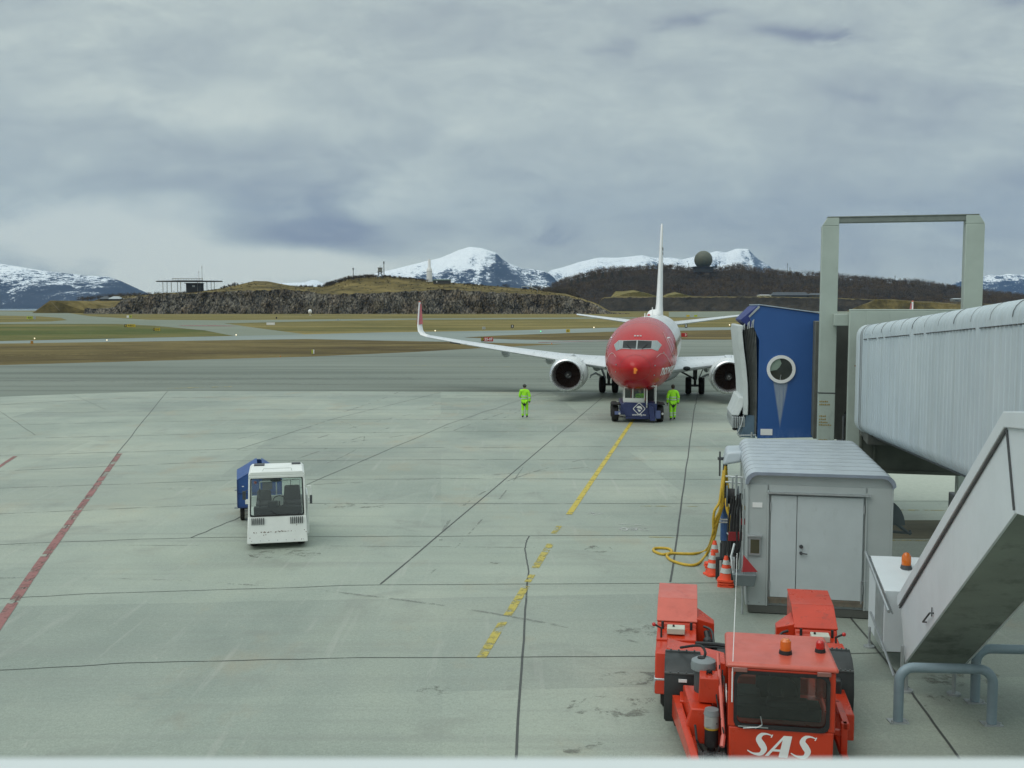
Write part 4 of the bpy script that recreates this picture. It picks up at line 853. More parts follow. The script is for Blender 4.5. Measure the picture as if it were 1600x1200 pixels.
    for A in (la, ra):
        a = V(A[1]).lerp(V(A[2]), .35); d = (V(A[2])-V(A[1])).normalized(); mb = MB(); mb.cyl(a-d*.025, a+d*.025, .079, .077, 14, caps=False); mb.build('sleeve_band', M_refl, jk)
        a = V(A[2]).lerp(V(A[3]), .95); d = (V(A[3])-V(A[2])).normalized(); mb = MB(); mb.cyl(a-d*.02, a+d*.03, .05, .046, 12); mb.build('cuff', M_glove, jk)
    # trousers
    Vs = [(0, 0, .93)]; Rs = [(.15, .12)]; Es = []
    for A in (ll, rl): limb_chain(0, [A[0], A[1], A[2], A[3]], [.11, .10, .085, .078], Vs, Es, Rs)
    tr = skin('trousers', Vs, Es, Rs, M_hiv, root, 2)
    for A in (ll, rl):
        for t_ in (.35, .6): a = V(A[2]).lerp(V(A[3]), t_); d = (V(A[3])-V(A[2])).normalized(); mb = MB(); mb.cyl(a-d*.025, a+d*.025, .089, .087, 14, caps=False); mb.build('leg_band', M_refl, tr)
    if seat_panel:
        Vs = [(0, -.005, .80)]; Rs = [(.12, .118)]; Es = []; limb_chain(0, [(-.085, -.01, .74)], [.108], Vs, Es, Rs); limb_chain(0, [(.085, -.01, .74)], [.108], Vs, Es, Rs); skin('trouser_seat', Vs, Es, Rs, M_dtrs, tr, 1)
    for A in (ll, rl):
        Vs = [tuple(V(A[3])+V((0, 0, .06)))]; Rs = [.058]; Es = []; limb_chain(0, [A[3], A[4]], [.055, .045], Vs, Es, Rs)
        an = V(A[3]); to = V(A[4]); mb = MB()
        b = skin('boot', Vs, Es, Rs, M_boot, root, 1)
    return root
def leg(x, kn, an, dz=0): return [(x, 0, .88), (x, kn*.4, .72), (x*1.05, kn, .50), (x*1.08, an, .10+dz), (x*1.15, an+.15, .045+dz)]
walkL = dict(la=[(-.19, 0, 1.43), (-.26, .03, 1.17), (-.17, .20, 1.04), (-.12, .25, 1.05)], ra=[(.19, 0, 1.43), (.27, -.03, 1.17), (.27, -.03, .93), (.26, -.02, .86)], ll=leg(-.085, .02, -.03), rl=leg(.11, .09, .06, .0), lean=.05)
walkR = dict(la=[(-.20, 0, 1.43), (-.27, -.04, 1.17), (-.27, .01, .93), (-.27, .03, .86)], ra=[(.20, 0, 1.43), (.275, -.02, 1.17), (.275, .03, .93), (.27, .05, .86)], ll=leg(-.10, -.04, -.10), rl=leg(.105, .14, .10, .0), lean=.03)
gx, gy = G(819.5, 653); person((gx, gy, 0), R(-6), 1.78, 'ground worker in hi-vis suit with dark trouser seat, standing alone left of the pushback tug', walkL, cap=True)
gx, gy = G(1051, 656.5); person((gx, gy, 0), R(4), 1.84, 'ground worker in bright hi-vis suit seen from behind, walking right of the pushback tug', walkR, cap=False)

# ------------------------------------------------------------------ pushback tug under the nose (front faces the camera)
gx, gy = G(990, 655); pt = thing('pushback_tug', 'small navy blue pushback tug with white cab under the nose of the red jet', 'tug', (gx+.02, gy-1.6, 0), R(-4))
K = 51.0/1600       # metres per photo pixel at that distance
mb = MB(); mb.prism([(-.62, .32), (.72, .25), (.80, .95), (.58, .98), (-.66, 1.02), (-.80, .90)], 'y', 0, .10); mb.box(-.85, .95, .10, 3.1, .38, .95); mb.box(-.60, .70, .02, .3, .18, .32)
ch_ = mb.build('chassis', M_navy, pt, .02)
mb = MB(); mb.hexa([(.60, -.22, .12), (.86, -.22, .12), (.86, -.02, .14), (.60, -.02, .14), (.52, -.16, .90), (.76, -.16, .78), (.76, -.02, .78), (.52, -.02, .90)]); mb.build('front_step_panel', M_navy, pt, .01)
for x in (-1.12, 1.13): 
    for y in (.55, 2.6): add_wheel(pt, x, y, .42, .42, .34, M_navy, 'wheel')
mb = MB(); mb.box(-1.32, -.86, .1, 1.05, .86, .93); mb.box(.96, 1.34, .1, 1.05, .88, .95); mb.build('mudguard', M_black, pt, .01)
mb = MB(); mb.box(.86, 1.12, -.06, .22, .22, .60); mb.build('toolbox', pm('faded_blue_paint', (.10, .13, .28), .5, 0, .15, 5), pt, .01)
mb = MB(); mb.box(-1.15, -.85, -.02, .06, .40, .56); mb.build('headlamp_bracket', pm('faded_blue_paint', (.10, .13, .28)), pt, .01)
for x in (-.92, 1.22): mb = MB(); mb.cyl((x, -.05, .46), (x, .02, .46), .055, n=12); mb.build('headlight', M_clearl, pt)
mb = MB(); mb.tube([(-.9, .6, .5), (-.95, -.05, .35), (-.6, -.1, .28)], .02); mb.build('hose', M_black, pt)
# cab: posts, roof, panels and panes
mb = MB(); mb.box(-.70, .34, .12, .16, .98, 1.22); mb.box(-.70, -.66, .16, 1.2, .98, 1.22)
mb.box(-.72, .94, .08, 1.4, 1.80, 1.86)
for x in (-.70, -.28, .30): mb.box(x, x+.055, .12, .18, 1.22, 1.80)
mb.box(.86, .92, .12, .18, .95, 1.80); mb.box(-.645, -.28, .12, .17, 1.72, 1.80); mb.box(-.225, .30, .12, .17, 1.70, 1.80)
for x in (-.70, .86): mb.box(x, x+.06, 1.3, 1.36, .95, 1.80)
mb.build('cab', M_wh2, pt, .012)
mb = MB(); mb.box(-.66, .88, 1.28, 1.30, .98, 1.8); mb.build('cab_rear_wall', M_int, pt)
mb = MB(); mb.box(-.65, -.28, .145, .15, 1.22, 1.72); mb.box(-.22, .30, .145, .15, 1.22, 1.70); mb.build('windscreen', M_glassc, pt)
door = MB(); 
for z in ((.78, .84), (1.64, 1.70)): door.box(.40, .44, -.40, .12, z[0], z[1])
for y in (-.40, .08): door.box(.40, .44, y, y+.05, .78, 1.70)
door.box(.40, .44, -.40, .12, .80, 1.02); dd = door.build('open_door', M_wh2, pt, .008); mb = MB(); mb.box(.415, .425, -.35, .08, 1.02, 1.64); mb.build('door_pane', M_glassc, dd)
mb = MB(); mb.box(-.3, .25, .55, .60, 1.0, 1.45); mb.box(-.3, .25, .35, .9, .95, 1.02); mb.build('seat', M_seat, pt, .03)
mb = MB(); mb.tube([(.0+.14*cos(a), .30, 1.22+.14*sin(a)) for a in (2*pi*k/16 for k in range(17))], .012, 6); mb.build('steering_wheel', M_black, pt)
mb = MB(); mb.cyl((.02, .3, 1.86), (.02, .3, 1.96), .07, .06, 14); mb.build('amber_beacon', M_amber, pt)
for x in (-.28, .22): mb = MB(); mb.cyl((x, .12, 1.86), (x, .12, 1.92), .04, .035, 10); mb.build('red_roof_lamp', M_redl, pt)
mb = MB(); mb.tube([(-.02, .05, 1.70), (-.02, .04, 1.85), (-.06, .06, 2.0)], .018, 6); mb.build('work_lamp_stalk', M_black, pt)
lg = MB(); dm = rrect(-.235, .235, -.235, .235, .07); di = rrect(-.20, .20, -.20, .20, .06); rr_ = ringmb(dm, di); Mx = T(.06, -.012, .70) @ UP @ RZ(pi/4); rr_.xf(Mx); merge(lg, rr_)
q = MB(); 
q.add([(.15*cos(a), .15*sin(a), 0) for a in (pi*k/14 for k in range(15))]+[(-.06, -.01, 0), (.05, .04, 0)], [tuple(range(17))]); q.xf(T(.06, -.012, .70) @ UP @ RZ(R(-25))); merge(lg, q)
q = MB(); q.add([(-.10, -.02, 0), (.0, -.17, 0), (.10, -.10, 0), (.06, -.05, 0)], [(0, 1, 2, 3)]); q.xf(T(.06, -.012, .70) @ UP); merge(lg, q)
lg.build('emblem', M_letter, pt, smooth=False)
tb = text_mb('www.rfp.no', .145, .004, 0, .002); tb.xf(T(.06, -.012, .40) @ UP); tb.build('web_address', M_letter, pt, smooth=False)
drv = dict(la=[(-.19, .02, 1.42), (-.24, .16, 1.22), (-.14, .36, 1.22), (-.12, .40, 1.22)], ra=[(.19, .02, 1.42), (.24, .16, 1.22), (.14, .36, 1.22), (.12, .40, 1.22)],
           ll=[(-.10, .05, .92), (-.11, .25, .95), (-.12, .42, .92), (-.12, .46, .52), (-.12, .6, .47)], rl=[(.10, .05, .92), (.11, .25, .95), (.12, .42, .92), (.12, .46, .52), (.12, .6, .47)], lean=.06)
c4, s4 = cos(R(-4)), sin(R(-4)); dx, dy = .12, .62
person((pt.location.x+dx*c4-dy*s4, pt.location.y+dx*s4+dy*c4, .13), R(176), 1.55, 'driver in hi-vis jacket seated inside the white cab of the pushback tug', drv, seat_panel=False)

# ------------------------------------------------------------------ white baggage tractor and blue cart
gx, gy = G(434, 858); bt_ = thing('baggage_tractor', 'white boxy baggage tractor with large windscreen, parked on the left of the apron', 'tractor', (gx, gy, 0), R(12.5))
W2 = .69
mb = MB(); mb.hexa([(-.71, 0, .16), (.71, 0, .16), (.69, 2.9, .16), (-.69, 2.9, .16), (-.68, .12, .83), (.68, .12, .83), (.68, 2.9, .83), (-.68, 2.9, .83)]); mb.build('body', M_wh2, bt_, .02)
# grille louvres, scrapes, bolts
for s_ in (-1, 1):
    mb = MB()
    for k in range(7): x = s_*.45+(k-3)*.045; mb.box(x-.010, x+.010, .065, .095, .63, .80)
    mb.build('ventilation_grille', M_dgrey, bt_, smooth=False)
mb = MB()
for k in range(26):
    x = rnd.gauss(-.08, .25); z = .44+rnd.gauss(0, .008); l_ = rnd.uniform(.01, .05); mb.box(x, x+l_, .042, .052, z, z+rnd.uniform(.004, .014))
for x, z in ((-.55, .42), (-.33, .36), (-.28, .365), (-.65, .30), (.66, .40), (.62, .45), (.55, .22), (.44, .58)): mb.box(x, x+.02, (z-.16)*.179-.004+.004, (z-.16)*.179+.006, z, z+.018)
mb.build('paint_scrape', pm('rust', (.16, .08, .05), .9, 0, .3, 9), bt_, smooth=False)
mb = MB(); 
for k in range(7): mb.sph((-.6+k*.2, .015, .23), .012, 6)
mb.build('bolt', M_steel, bt_)
for x in (-.56, .56):
    for y in (.55, 2.3): add_wheel(bt_, x, y, .27, .27, .2, M_steel)
cabm = MB()
# front frame around the windscreen
z0, z1 = .83, 1.80
def yf(z): return .12+(z-.83)*.13
for xa, xb in ((-.68, -.61), (.61, .68)): cabm.hexa([(xa, yf(z0), z0), (xb, yf(z0), z0), (xb, yf(z0)+.07, z0), (xa, yf(z0)+.07, z0), (xa*.965, yf(z1), z1), (xb*.965, yf(z1), z1), (xb*.965, yf(z1)+.07, z1), (xa*.965, yf(z1)+.07, z1)])
cabm.box(-.655, .655, yf(z1)-.01, yf(z1)+.07, 1.79, 1.86)
for xa in (-.67, .61): cabm.box(xa, xa+.05, 1.45, 1.5, .83, 1.84)
cabm.prism([(-.66, 1.86), (.66, 1.86), (.655, 1.90), (.60, 1.955), (-.60, 1.955), (-.655, 1.90)], 'y', .24, 1.6)
cabm.box(-.66, .66, 1.42, 1.47, .83, 1.12)
cb = cabm.build('cab', M_wh2, bt_, .012)
mb = MB(); mb.hexa([(-.61, yf(.85)+.03, .85), (.61, yf(.85)+.03, .85), (.61, yf(.85)+.035, .85), (-.61, yf(.85)+.035, .85), (-.60, yf(1.79)+.03, 1.79), (.60, yf(1.79)+.03, 1.79), (.60, yf(1.79)+.035, 1.79), (-.60, yf(1.79)+.035, 1.79)]); mb.build('windscreen', M_glassc, bt_)
rg = rrect(-.635, .635, .83, 1.81, .05); ri = rrect(-.605, .605, .865, 1.78, .04); mb = MB(); n_ = len(rg)
mb.add([(x*(1-.035*(z-.83)), yf(z)-.006, z) for x, z in rg]+[(x*(1-.035*(z-.83)), yf(z)-.006, z) for x, z in ri]+[(x*(1-.035*(z-.83)), yf(z)+.02, z) for x, z in ri], [(i, (i+1) % n_, n_+(i+1) % n_, n_+i) for i in range(n_)]+[(n_+i, n_+(i+1) % n_, 2*n_+(i+1) % n_, 2*n_+i) for i in range(n_)]); mb.build('window_seal', M_black, bt_, smooth=False)
mb = MB(); mb.tube([(-.30, .32, 2.03), (.34, .32, 2.03)], .012); mb.tube([(-.30, .32, 2.03), (-.33, .34, 1.955)], .01); mb.tube([(.34, .32, 2.03), (.36, .34, 1.955)], .01); mb.build('roof_rail', M_wh2, bt_)
mb = MB(); mb.box(-.55, -.30, 1.2, 1.5, 1.957, 1.985); mb.box(.36, .58, 1.3, 1.5, 1.957, 1.985); mb.build('roof_pad', M_dgrey, bt_, .008)
for x, w_, zt in ((-.32, .38, 1.32), (.36, .44, 1.42)):
    mb = MB(); mb.box(x-w_/2, x+w_/2, .75, 1.15, .95, 1.05); mb.hexa([(x-w_/2, 1.08, 1.0), (x+w_/2, 1.08, 1.0), (x+w_/2, 1.2, 1.0), (x-w_/2, 1.2, 1.0), (x-w_*.42, 1.16, zt), (x+w_*.42, 1.16, zt), (x+w_*.42, 1.26, zt), (x-w_*.42, 1.26, zt)]); mb.build('seat', M_seat, bt_, .04, seg=3)
mb = MB(); mb.box(-.55, .58, .30, .55, .83, 1.02); mb.box(-.22, .02, .28, .5, 1.02, 1.16); mb.build('dashboard', M_int, bt_, .02)
mb = MB(); mb.tube([(.05+.15*cos(a), .55+.05*sin(a), 1.13+.13*sin(a)) for a in (2*pi*k/20 for k in range(21))], .013, 6); mb.tube([(.05, .55, 1.13), (.05, .42, .95)], .02); mb.build('steering_wheel', M_black, bt_)
mb = MB(); mb.tube([(-.42, 1.38, 1.05), (-.42, 1.38, 1.50), (.55, 1.38, 1.54), (.55, 1.38, 1.05)], .018); mb.tube([(-.02, 1.38, 1.51), (-.02, 1.38, 1.12)], .014); mb.tube([(.33, 1.38, 1.53), (.33, 1.38, 1.12)], .014); mb.build('rear_rail', M_wh2, bt_)
mb = MB(); mb.tube([(-.40, .35, .9), (-.40, .40, 1.5)], .014); mb.build('mirror_post', M_black, bt_)
mb = MB(); mb.sph((-.02, .36, 1.72), .12, 10, (1.2, .5, .45)); mb.build('interior_mirror', M_black, bt_)
mb = MB(); mb.sph((-.50, .40, 1.66), .04, 10); mb.build('red_lamp', M_redl, bt_)
mb = MB(); mb.tube([(.0, .10, .86), (-.16, .08, .98)], .008, 6); mb.tube([(.05, .10, .86), (.02, .08, .88)], .012, 6); mb.build('wiper', M_black, bt_)
mb = MB(); mb.tube([(.67, .3, 1.56), (.80, .22, 1.56), (.80, .22, 1.30)], .012); mb.build('mirror_arm', M_wh2, bt_)
mb = MB(); mb.box(.77, .83, .20, .24, 1.10, 1.32); mb.build('wing_mirror', M_dgrey, bt_, .008)
mb = MB(); mb.tube([(-.68, .3, 1.5), (-.76, .25, 1.45)], .01); mb.box(-.80, -.72, .22, .26, 1.26, 1.48); mb.build('wing_mirror', M_dgrey, bt_, .005)
mb = MB(); mb.hexa([(.69, .5, .25), (.76, .5, .25), (.76, 1.4, .25), (.69, 1.4, .25), (.69, .4, 1.3), (.73, .4, 1.3), (.73, 1.4, 1.3), (.69, 1.4, 1.3)]); mb.build('side_door', M_wh2, bt_, .01)
mb = MB(); mb.box(-.8, .8, 1.8, 1.85, .83, .95); mb.build('rear_deck', M_wh2, bt_)
bt_.scale = (1, 1, .935)
# blue cart
M_blue = pm('blue_cart_paint', (.022, .075, .25), .5, 0, .15, 3, (.03, .05, .12), .58, 6)
gx, gy = G(404, 812); ct = thing('baggage_cart', 'blue gabled baggage cart with red hubbed wheel, half hidden behind the white tractor', 'cart', (-6.80, 27.3, 0), R(15))
mb = MB()
P = [(-.78, .52), (.78, .52), (.78, 1.50), (.08, 1.92), (-.05, 1.92), (-.78, 1.55)]
mb.prism(P, 'y', 0, .05); mb.prism(P, 'y', 2.4, 2.45); mb.box(-.78, -.73, .05, 2.4, .52, 1.55); mb.box(-.78, .78, .05, 2.4, .52, .58); mb.box(.73, .78, .05, 2.4, .52, 1.45); 
mb.hexa([(-.80, 0, 1.53), (-.76, 0, 1.50), (-.76, 2.45, 1.50), (-.80, 2.45, 1.53), (-.05, 0, 1.97), (-.05, 0, 1.93), (-.05, 2.45, 1.93), (-.05, 2.45, 1.97)]); mb.hexa([(.12, 0, 1.93), (.80, 0, 1.45), (.80, 2.45, 1.45), (.12, 2.45, 1.93), (.12, 0, 1.97), (.82, 0, 1.49), (.82, 2.45, 1.49), (.12, 2.45, 1.97)]); mb.build('body', M_blue, ct, .01)
mb = MB(); mb.box(-.02, .02, -.03, 0, .55, 1.9); mb.box(-.80, .80, -.03, 0, .50, .56); mb.box(-.80, .80, -.02, 0, 1.02, 1.06); mb.box(-.80, -.76, -.03, 0, .52, 1.55); mb.box(.76, .80, -.03, 0, .52, 1.45); mb.build('frame', pm('dark_blue_frame', (.02, .05, .16), .5), ct, .005)
mb = MB(); mb.box(.10, .45, -.025, -.003, 1.15, 1.6); mb.build('dark_panel', M_dgrey, ct)
mb = MB(); mb.box(-.9, -.78, -.1, .0, .5, .56); mb.box(-.88, -.80, -.1, 0, 1.15, 1.2); mb.build('bumper_rail', M_galv, ct)
mb = MB(); mb.box(-.62, -.55, -.035, -.03, 1.28, 1.31); mb.build('sticker', M_letter, ct)
M_rhub = pm('red_hub', (.28, .04, .03), .6, 0, .2, 6)
for x, y in ((-.62, .35), (.62, .35), (-.62, 2.1), (.62, 2.1)): add_wheel(ct, x, y, .27, .27, .16, M_rhub)
mb = MB(); mb.box(-.6, .6, .3, .4, .4, .52); mb.box(-.04, .04, .4, 2.05, .42, .50); mb.tube([(0, .1, .42), (.0, -.7, .4), (.1, -1.0, .38)], .03); mb.build('drawbar', M_dgrey, ct)
ct.scale = (.74, .74, .74)
# ------------------------------------------------------------------ jet bridge
M_tun = pm('bridge_grey_paint', (.50, .56, .59), .5, .0, .07, 1.2, (.30, .33, .32), .58, 1.4)
def m_tunnel():
    m, nt, bs = newmat('corrugated_bridge_wall'); o = objco(nt)
    s = nz(nt, 2.2, 7, .7, o, (2.2, 2.2, .08)); n = nz(nt, .6, 5, .6, o)
    c = mix(nt, ramp(nt, n, [(.3, g1(0)), (.7, g1(1))]), (.42, .49, .535), (.50, .57, .61)); c = mix(nt, ramp(nt, s, [(.48, g1(0)), (.68, g1(.5))]), c, (.34, .385, .39))
    lk(nt, c, bs.inputs['Base Color']); bs.inputs['Roughness'].default_value = .5; return m
M_tunw = m_tunnel()
M_green = pm('grey_green_steel', (.37, .43, .39), .5, 0, .08, 1.5, (.24, .28, .25), .60, 2.5)
M_head = None
def m_head():
    m, nt, bs = newmat('blue_cab_paint'); o = objco(nt); s = nt.nodes.new('ShaderNodeSeparateXYZ'); lk(nt, o, s.inputs[0]); x, y, z = s.outputs
    n = nz(nt, 1.2, 5, .6, o); c = mix(nt, n, (.018, .082, .27), (.028, .105, .33))
    n2 = nz(nt, 6, 7, .7, o, (1, 1, .6)); low = mth(nt, 'SUBTRACT', 2.45, z); c = mix(nt, mth(nt, 'MULTIPLY', ramp(nt, n2, [(.42, g1(0)), (.6, g1(.8))]), mth(nt, 'MULTIPLY', low, 2, True), True), c, (.12, .20, .42))
    # pale water stain running down below the porthole
    hw = mth(nt, 'MULTIPLY', mth(nt, 'SUBTRACT', z, 2.35), .16); dx = mth(nt, 'ABSOLUTE', mth(nt, 'SUBTRACT', x, .60))
    e = mth(nt, 'SUBTRACT', hw, dx); f = ramp(nt, e, [(.0, g1(0)), (.045, g1(1))]); up = ramp(nt, z, [(0, g1(1)), (1, g1(1))])
    stv = mth(nt, 'MULTIPLY', f, mth(nt, 'LESS_THAN', z, 3.75)); stv = mth(nt, 'MULTIPLY', stv, ramp(nt, nz(nt, 7, 6, .7, o, (2.5, 1, .12)), [(.32, g1(.25)), (.65, g1(.95))]))
    c = mix(nt, stv, c, (.36, .40, .42)); lk(nt, c, bs.inputs['Base Color']); bs.inputs['Roughness'].default_value = .45; return m
TR = R(-8.9)
jb = thing('jet_bridge', 'grey corrugated passenger boarding bridge with blue cab head, right side of the apron', 'jet bridge', (0, 0, 0))
# outer telescopic tunnel: a rounded box section swept along its length, wall ribs in the mesh
A0 = V((8.33, 24.7, 0)); dT = V((-sin(-TR), -cos(TR), 0)); pT = V((cos(TR), sin(TR), 0))    # towards the terminal / to the right
def sec(s, zb, zt, wdt, rb, off=0.0, n=5):
    o_ = A0+dT*s; pts = rrect(off, wdt-off, zb+off, zt-off, rb, n); return [tuple(o_+pT*a+V((0, 0, z))) for a, z in pts]
LT = 21.0
mb = MB(); rings = []; s = 0.0
while s < LT:
    zb, zt = 2.74+.0414*s, 5.32+.049*s
    for ds, off in ((0, 0), (.10, 0), (.115, .009), (.205, .009), (.22, 0)): rings.append(sec(s+ds, zb, zt, 2.7, .25, off))
    s += .22
mb.loft(rings); mb.build('outer_tunnel', M_tunw, jb, ang=25)
mb = MB(); mb.loft([sec(-.12, 2.745, 5.31, 2.7, .27, .05), sec(-.10, 2.74, 5.32, 2.7, .27, -.01), sec(.22, 2.74, 5.33, 2.7, .27, -.012), sec(.24, 2.74, 5.33, 2.7, .27, .01)]); mb.build('tunnel_end_frame', M_tun, jb, ang=40)
mb = MB(); mb.loft([sec(.42, 2.76, 5.34, 2.7, .27, -.010), sec(.50, 2.76, 5.34, 2.7, .27, -.010)]); mb.loft([sec(.62, 2.77, 5.35, 2.7, .27, -.010), sec(.66, 2.77, 5.35, 2.7, .27, -.010)]); mb.build('tunnel_band', pm('rubber_band', (.22, .24, .25), .6), jb, ang=40)
# roof panels: seams across the roof and the dark dashed joint along the side
rf = MB(); s = .9
while s < LT-1:
    zb, zt = 2.74+.0414*s, 5.32+.049*s; o_ = A0+dT*s
    pts = [(q, z) for q, z in rrect(0, 2.7, zb, zt, .25, 5) if z > zt-.40]; pts.sort(key=lambda q: q[0])
    rf.tube([tuple(o_+pT*a+V((0, 0, z-.002))) for a, z in pts], .007, 5); s += .95
rf.build('roof_seam', pm('grey_seam', (.17, .19, .20), .6), jb)
js = MB(); s = .9
while s < LT-1:
    if rnd.random() < .84:
        zt = 5.32+.049*s; o_ = A0+dT*s; a = o_+pT*-.012+V((0, 0, zt-.36)); b = o_+dT*.13-pT*.012+V((0, 0, zt-.354)); js.tube([tuple(a), tuple(b)], .011, 5)
    s += .185
js.build('side_joint', M_dgrey, jb)
for s in (.24, 1.5): pass
mb = MB(); r1 = []; s = 0
for s, o2 in ((0, 0), (LT, 0)):
    zb = 2.74+.0414*s; o_ = A0+dT*s; r1.append([tuple(o_+pT*a+V((0, 0, z))) for a, z in ((-.035, zb+.30), (.03, zb+.30), (.03, zb+.40), (-.02, zb+.40))])
# lower edge rail
mb.loft([[tuple(A0+dT*s+pT*a+V((0, 0, 2.74+.0414*s+z))) for a, z in ((.22, -.05), (.42, -.05), (.42, .02), (.22, .02))] for s in (0, LT)]); mb.build('bottom_rail', M_dgrey, jb)
# inner tunnel, portal frame, lifting gantry
GR = R(-12.9); dG = V((-sin(-GR), -cos(GR), 0)); pG = V((cos(GR), sin(GR), 0))
def Pt(s, a, z): q = A0+dG*s+pG*a; return (q.x, q.y, z)
def ibox(m_, s0, s1, a0, a1, z0, z1, mi=0):
    return m_.hexa([Pt(s0, a0, z0), Pt(s0, a1, z0), Pt(s1, a1, z0), Pt(s1, a0, z0), Pt(s0, a0, z1), Pt(s0, a1, z1), Pt(s1, a1, z1), Pt(s1, a0, z1)], mi)
mb = MB(); ibox(mb, 1, -5.2, .18, 2.5, 2.55, 5.18); mb.build('inner_tunnel', pm('brown_grey_panel', (.10, .105, .095), .6, 0, .15, 2), jb, .02)
mb = MB(); ibox(mb, -2.3, -4.6, -.84, 2.5, 2.25, 5.38); mb.build('cab_rear_section', MC['brown_grey_panel'], jb, .02)
mb = MB(); ibox(mb, -.9, -1.15, -.11, .28, 1.9, 5.66); ibox(mb, -.9, -1.15, .28, 2.5, 5.22, 5.66); ibox(mb, -.9, -1.15, 2.5, 2.62, 1.9, 5.66); ibox(mb, -.9, -1.15, -.11, 2.62, 5.66, 5.70); ibox(mb, -1.0, -1.1, .28, 2.5, 2.2, 5.22)
pf = mb.build('portal_frame', M_green, jb, .012)
mb = MB(); ibox(mb, -.985, -.99, .28, 2.5, 2.4, 5.2); mb.build('portal_opening', M_int, pf)
mb = MB()
for (a, z) in ((.10, 4.35), (.14, 4.28), (.08, 4.25), (.16, 3.85), (.15, 3.80), (.18, 3.6)):
    for k in range(5): q = a+rnd.gauss(0, .02); w_ = rnd.uniform(.02, .06); zz = z+rnd.gauss(0, .03); ibox(mb, -.894, -.8985, q, q+w_, zz, zz+rnd.uniform(.02, .05))
mb.build('rust_patch', pm('orange_rust', (.25, .12, .05), .9, 0, .3, 12), pf)
# columns of the lifting gantry either side, crossbeam at the top
for k, (a0, a1, s0) in enumerate(((-.77, -.35, -1.6), (2.66, 3.10, -1.6))):
    mb = MB(); ibox(mb, s0, s0-.34, a0, a1, .55, 7.82)
    mb.hexa([Pt(s0, a0, 7.82), Pt(s0, a1, 7.82), Pt(s0-.34, a1, 7.82), Pt(s0-.34, a0, 7.82), Pt(s0, a0+(.0 if k else .13), 8.03), Pt(s0, a1-(.13 if k else 0), 8.03), Pt(s0-.34, a1-(.13 if k else 0), 8.03), Pt(s0-.34, a0+(0 if k else .13), 8.03)])
    co = mb.build('lift_column', M_green, jb, .015)
    mb = MB(); ibox(mb, s0+.006, s0, a0-.005, a1+.005, 3.52, 3.54); ibox(mb, s0+.01, s0-.35, a0-.01, a1+.01, 3.535, 3.55); mb.build('column_joint', M_dgrey, co)
    mb = MB()
    if k == 0:
        for zz, n_ in ((3.30, 5), (3.22, 6), (2.92, 4), (2.84, 4), (2.76, 5), (2.69, 7), (2.30, 5)):
            for j in range(n_): ibox(mb, s0+.008, s0+.003, a0+.03+j*.045, a0+.03+j*.045+.03, zz, zz+.028+.008*(j % 2))
        mb.build('stencilled_notes', pm('ochre_stencil', (.32, .22, .05), .7), co)
mb = MB(); ibox(mb, -1.62, -1.92, -.35, 2.66, 7.90, 8.03); ibox(mb, -1.6, -1.95, -.64, 2.97, 8.03, 8.06); mb.build('crossbeam', pm('weathered_green_steel', (.17, .195, .18), .6, 0, .15, 3), jb, .01)
mb = MB(); ibox(mb, -1.2, -1.6, -.45, -.10, 5.28, 5.58); bk = mb.build('guide_bracket', M_green, jb, .015)
# wheel carriage below
mb = MB(); ibox(mb, -1.2, -2.4, -.72, -.18, .45, .95); ibox(mb, -1.2, -2.4, 2.6, 3.15, .45, .95); ibox(mb, -1.2, -1.6, -.3, 2.6, 2.1, 2.35); mb.build('wheel_carriage', M_dgrey, jb, .03)
for a in (-.95, .05, 3.1, 3.6):
    q = Pt(-1.8, a, .45); wt = add_wheel(jb, q[0], q[1], q[2], .45, .3, M_galv); wt.rotation_euler = (0, 0, TR)
mb = MB(); ibox(mb, .0, -.55, .15, 2.4, 1.75, 2.62); ibox(mb, .06, .0, .1, .16, 1.7, 2.65); ibox(mb, .06, .02, .42, .47, 1.75, 2.6); ibox(mb, .06, 0, .15, 2.4, 1.75, 1.83); mb.build('drive_housing', pm('dark_green_grey_panel', (.085, .095, .08), .7, 0, .2, 2), jb, .01)
mb = MB(); mb.tube([Pt(-1.2, -.17, 2.0), Pt(-1.2, -.17, 3.0)], .03); mb.tube([Pt(-1.2, -.17, 3.0), Pt(-1.3, -.12, 3.1), Pt(-1.3, -.14, 2.7)], .02); mb.build('cable_duct', M_dgrey, jb)
# blue cab head with bellows opening to the left
M_head = m_head()
hd = thing('x', None, None); bpy.data.objects.remove(hd)
HX, HY = PY(1185, 600, 28.2)[0], 28.2; HR = R(-8)
mb = MB(); W_ = 1.62
mb.prism([(0, 2.12), (0, 4.85), (-.27, 5.48), (-.02, 5.80), (W_, 5.57), (W_, 2.18)], 'y', 0, .10)
mb.prism([(-.02, 5.70), (-.02, 5.80), (W_, 5.57), (W_, 5.47)], 'y', .10, 3.0)
mb.prism([(0, 2.12), (W_, 2.18), (W_, 2.28), (0, 2.22)], 'y', .1, 3.0); mb.prism([(0, 2.22), (0, 4.85), (-.27, 5.48), (-.02, 5.70), (W_, 5.47), (W_, 2.28)], 'y', 2.9, 3.0)
hh = mb.build('cab_head', M_head, jb, .012); hh.location = (HX, HY, 0); hh.rotation_euler = (0, 0, HR)
mb = MB(); mb.prism([(-.02, 5.81), (-.02, 5.835), (W_+.02, 5.605), (W_+.02, 5.58)], 'y', -.04, 3.05); mb.build('roof_edge', pm('pale_roof_trim', (.40, .47, .55), .5), hh)
mb = MB(); mb.lathe([(.30, -.03), (.30, -.055), (.385, -.055), (.385, -.002)], (.60, 0, 4.05), 'y', 36); mb.lathe([(.30, -.055), (.30, -.001)], (.60, 0, 4.05), 'y', 36); pr_ = mb.build('porthole_frame', M_letter, hh, ang=40)
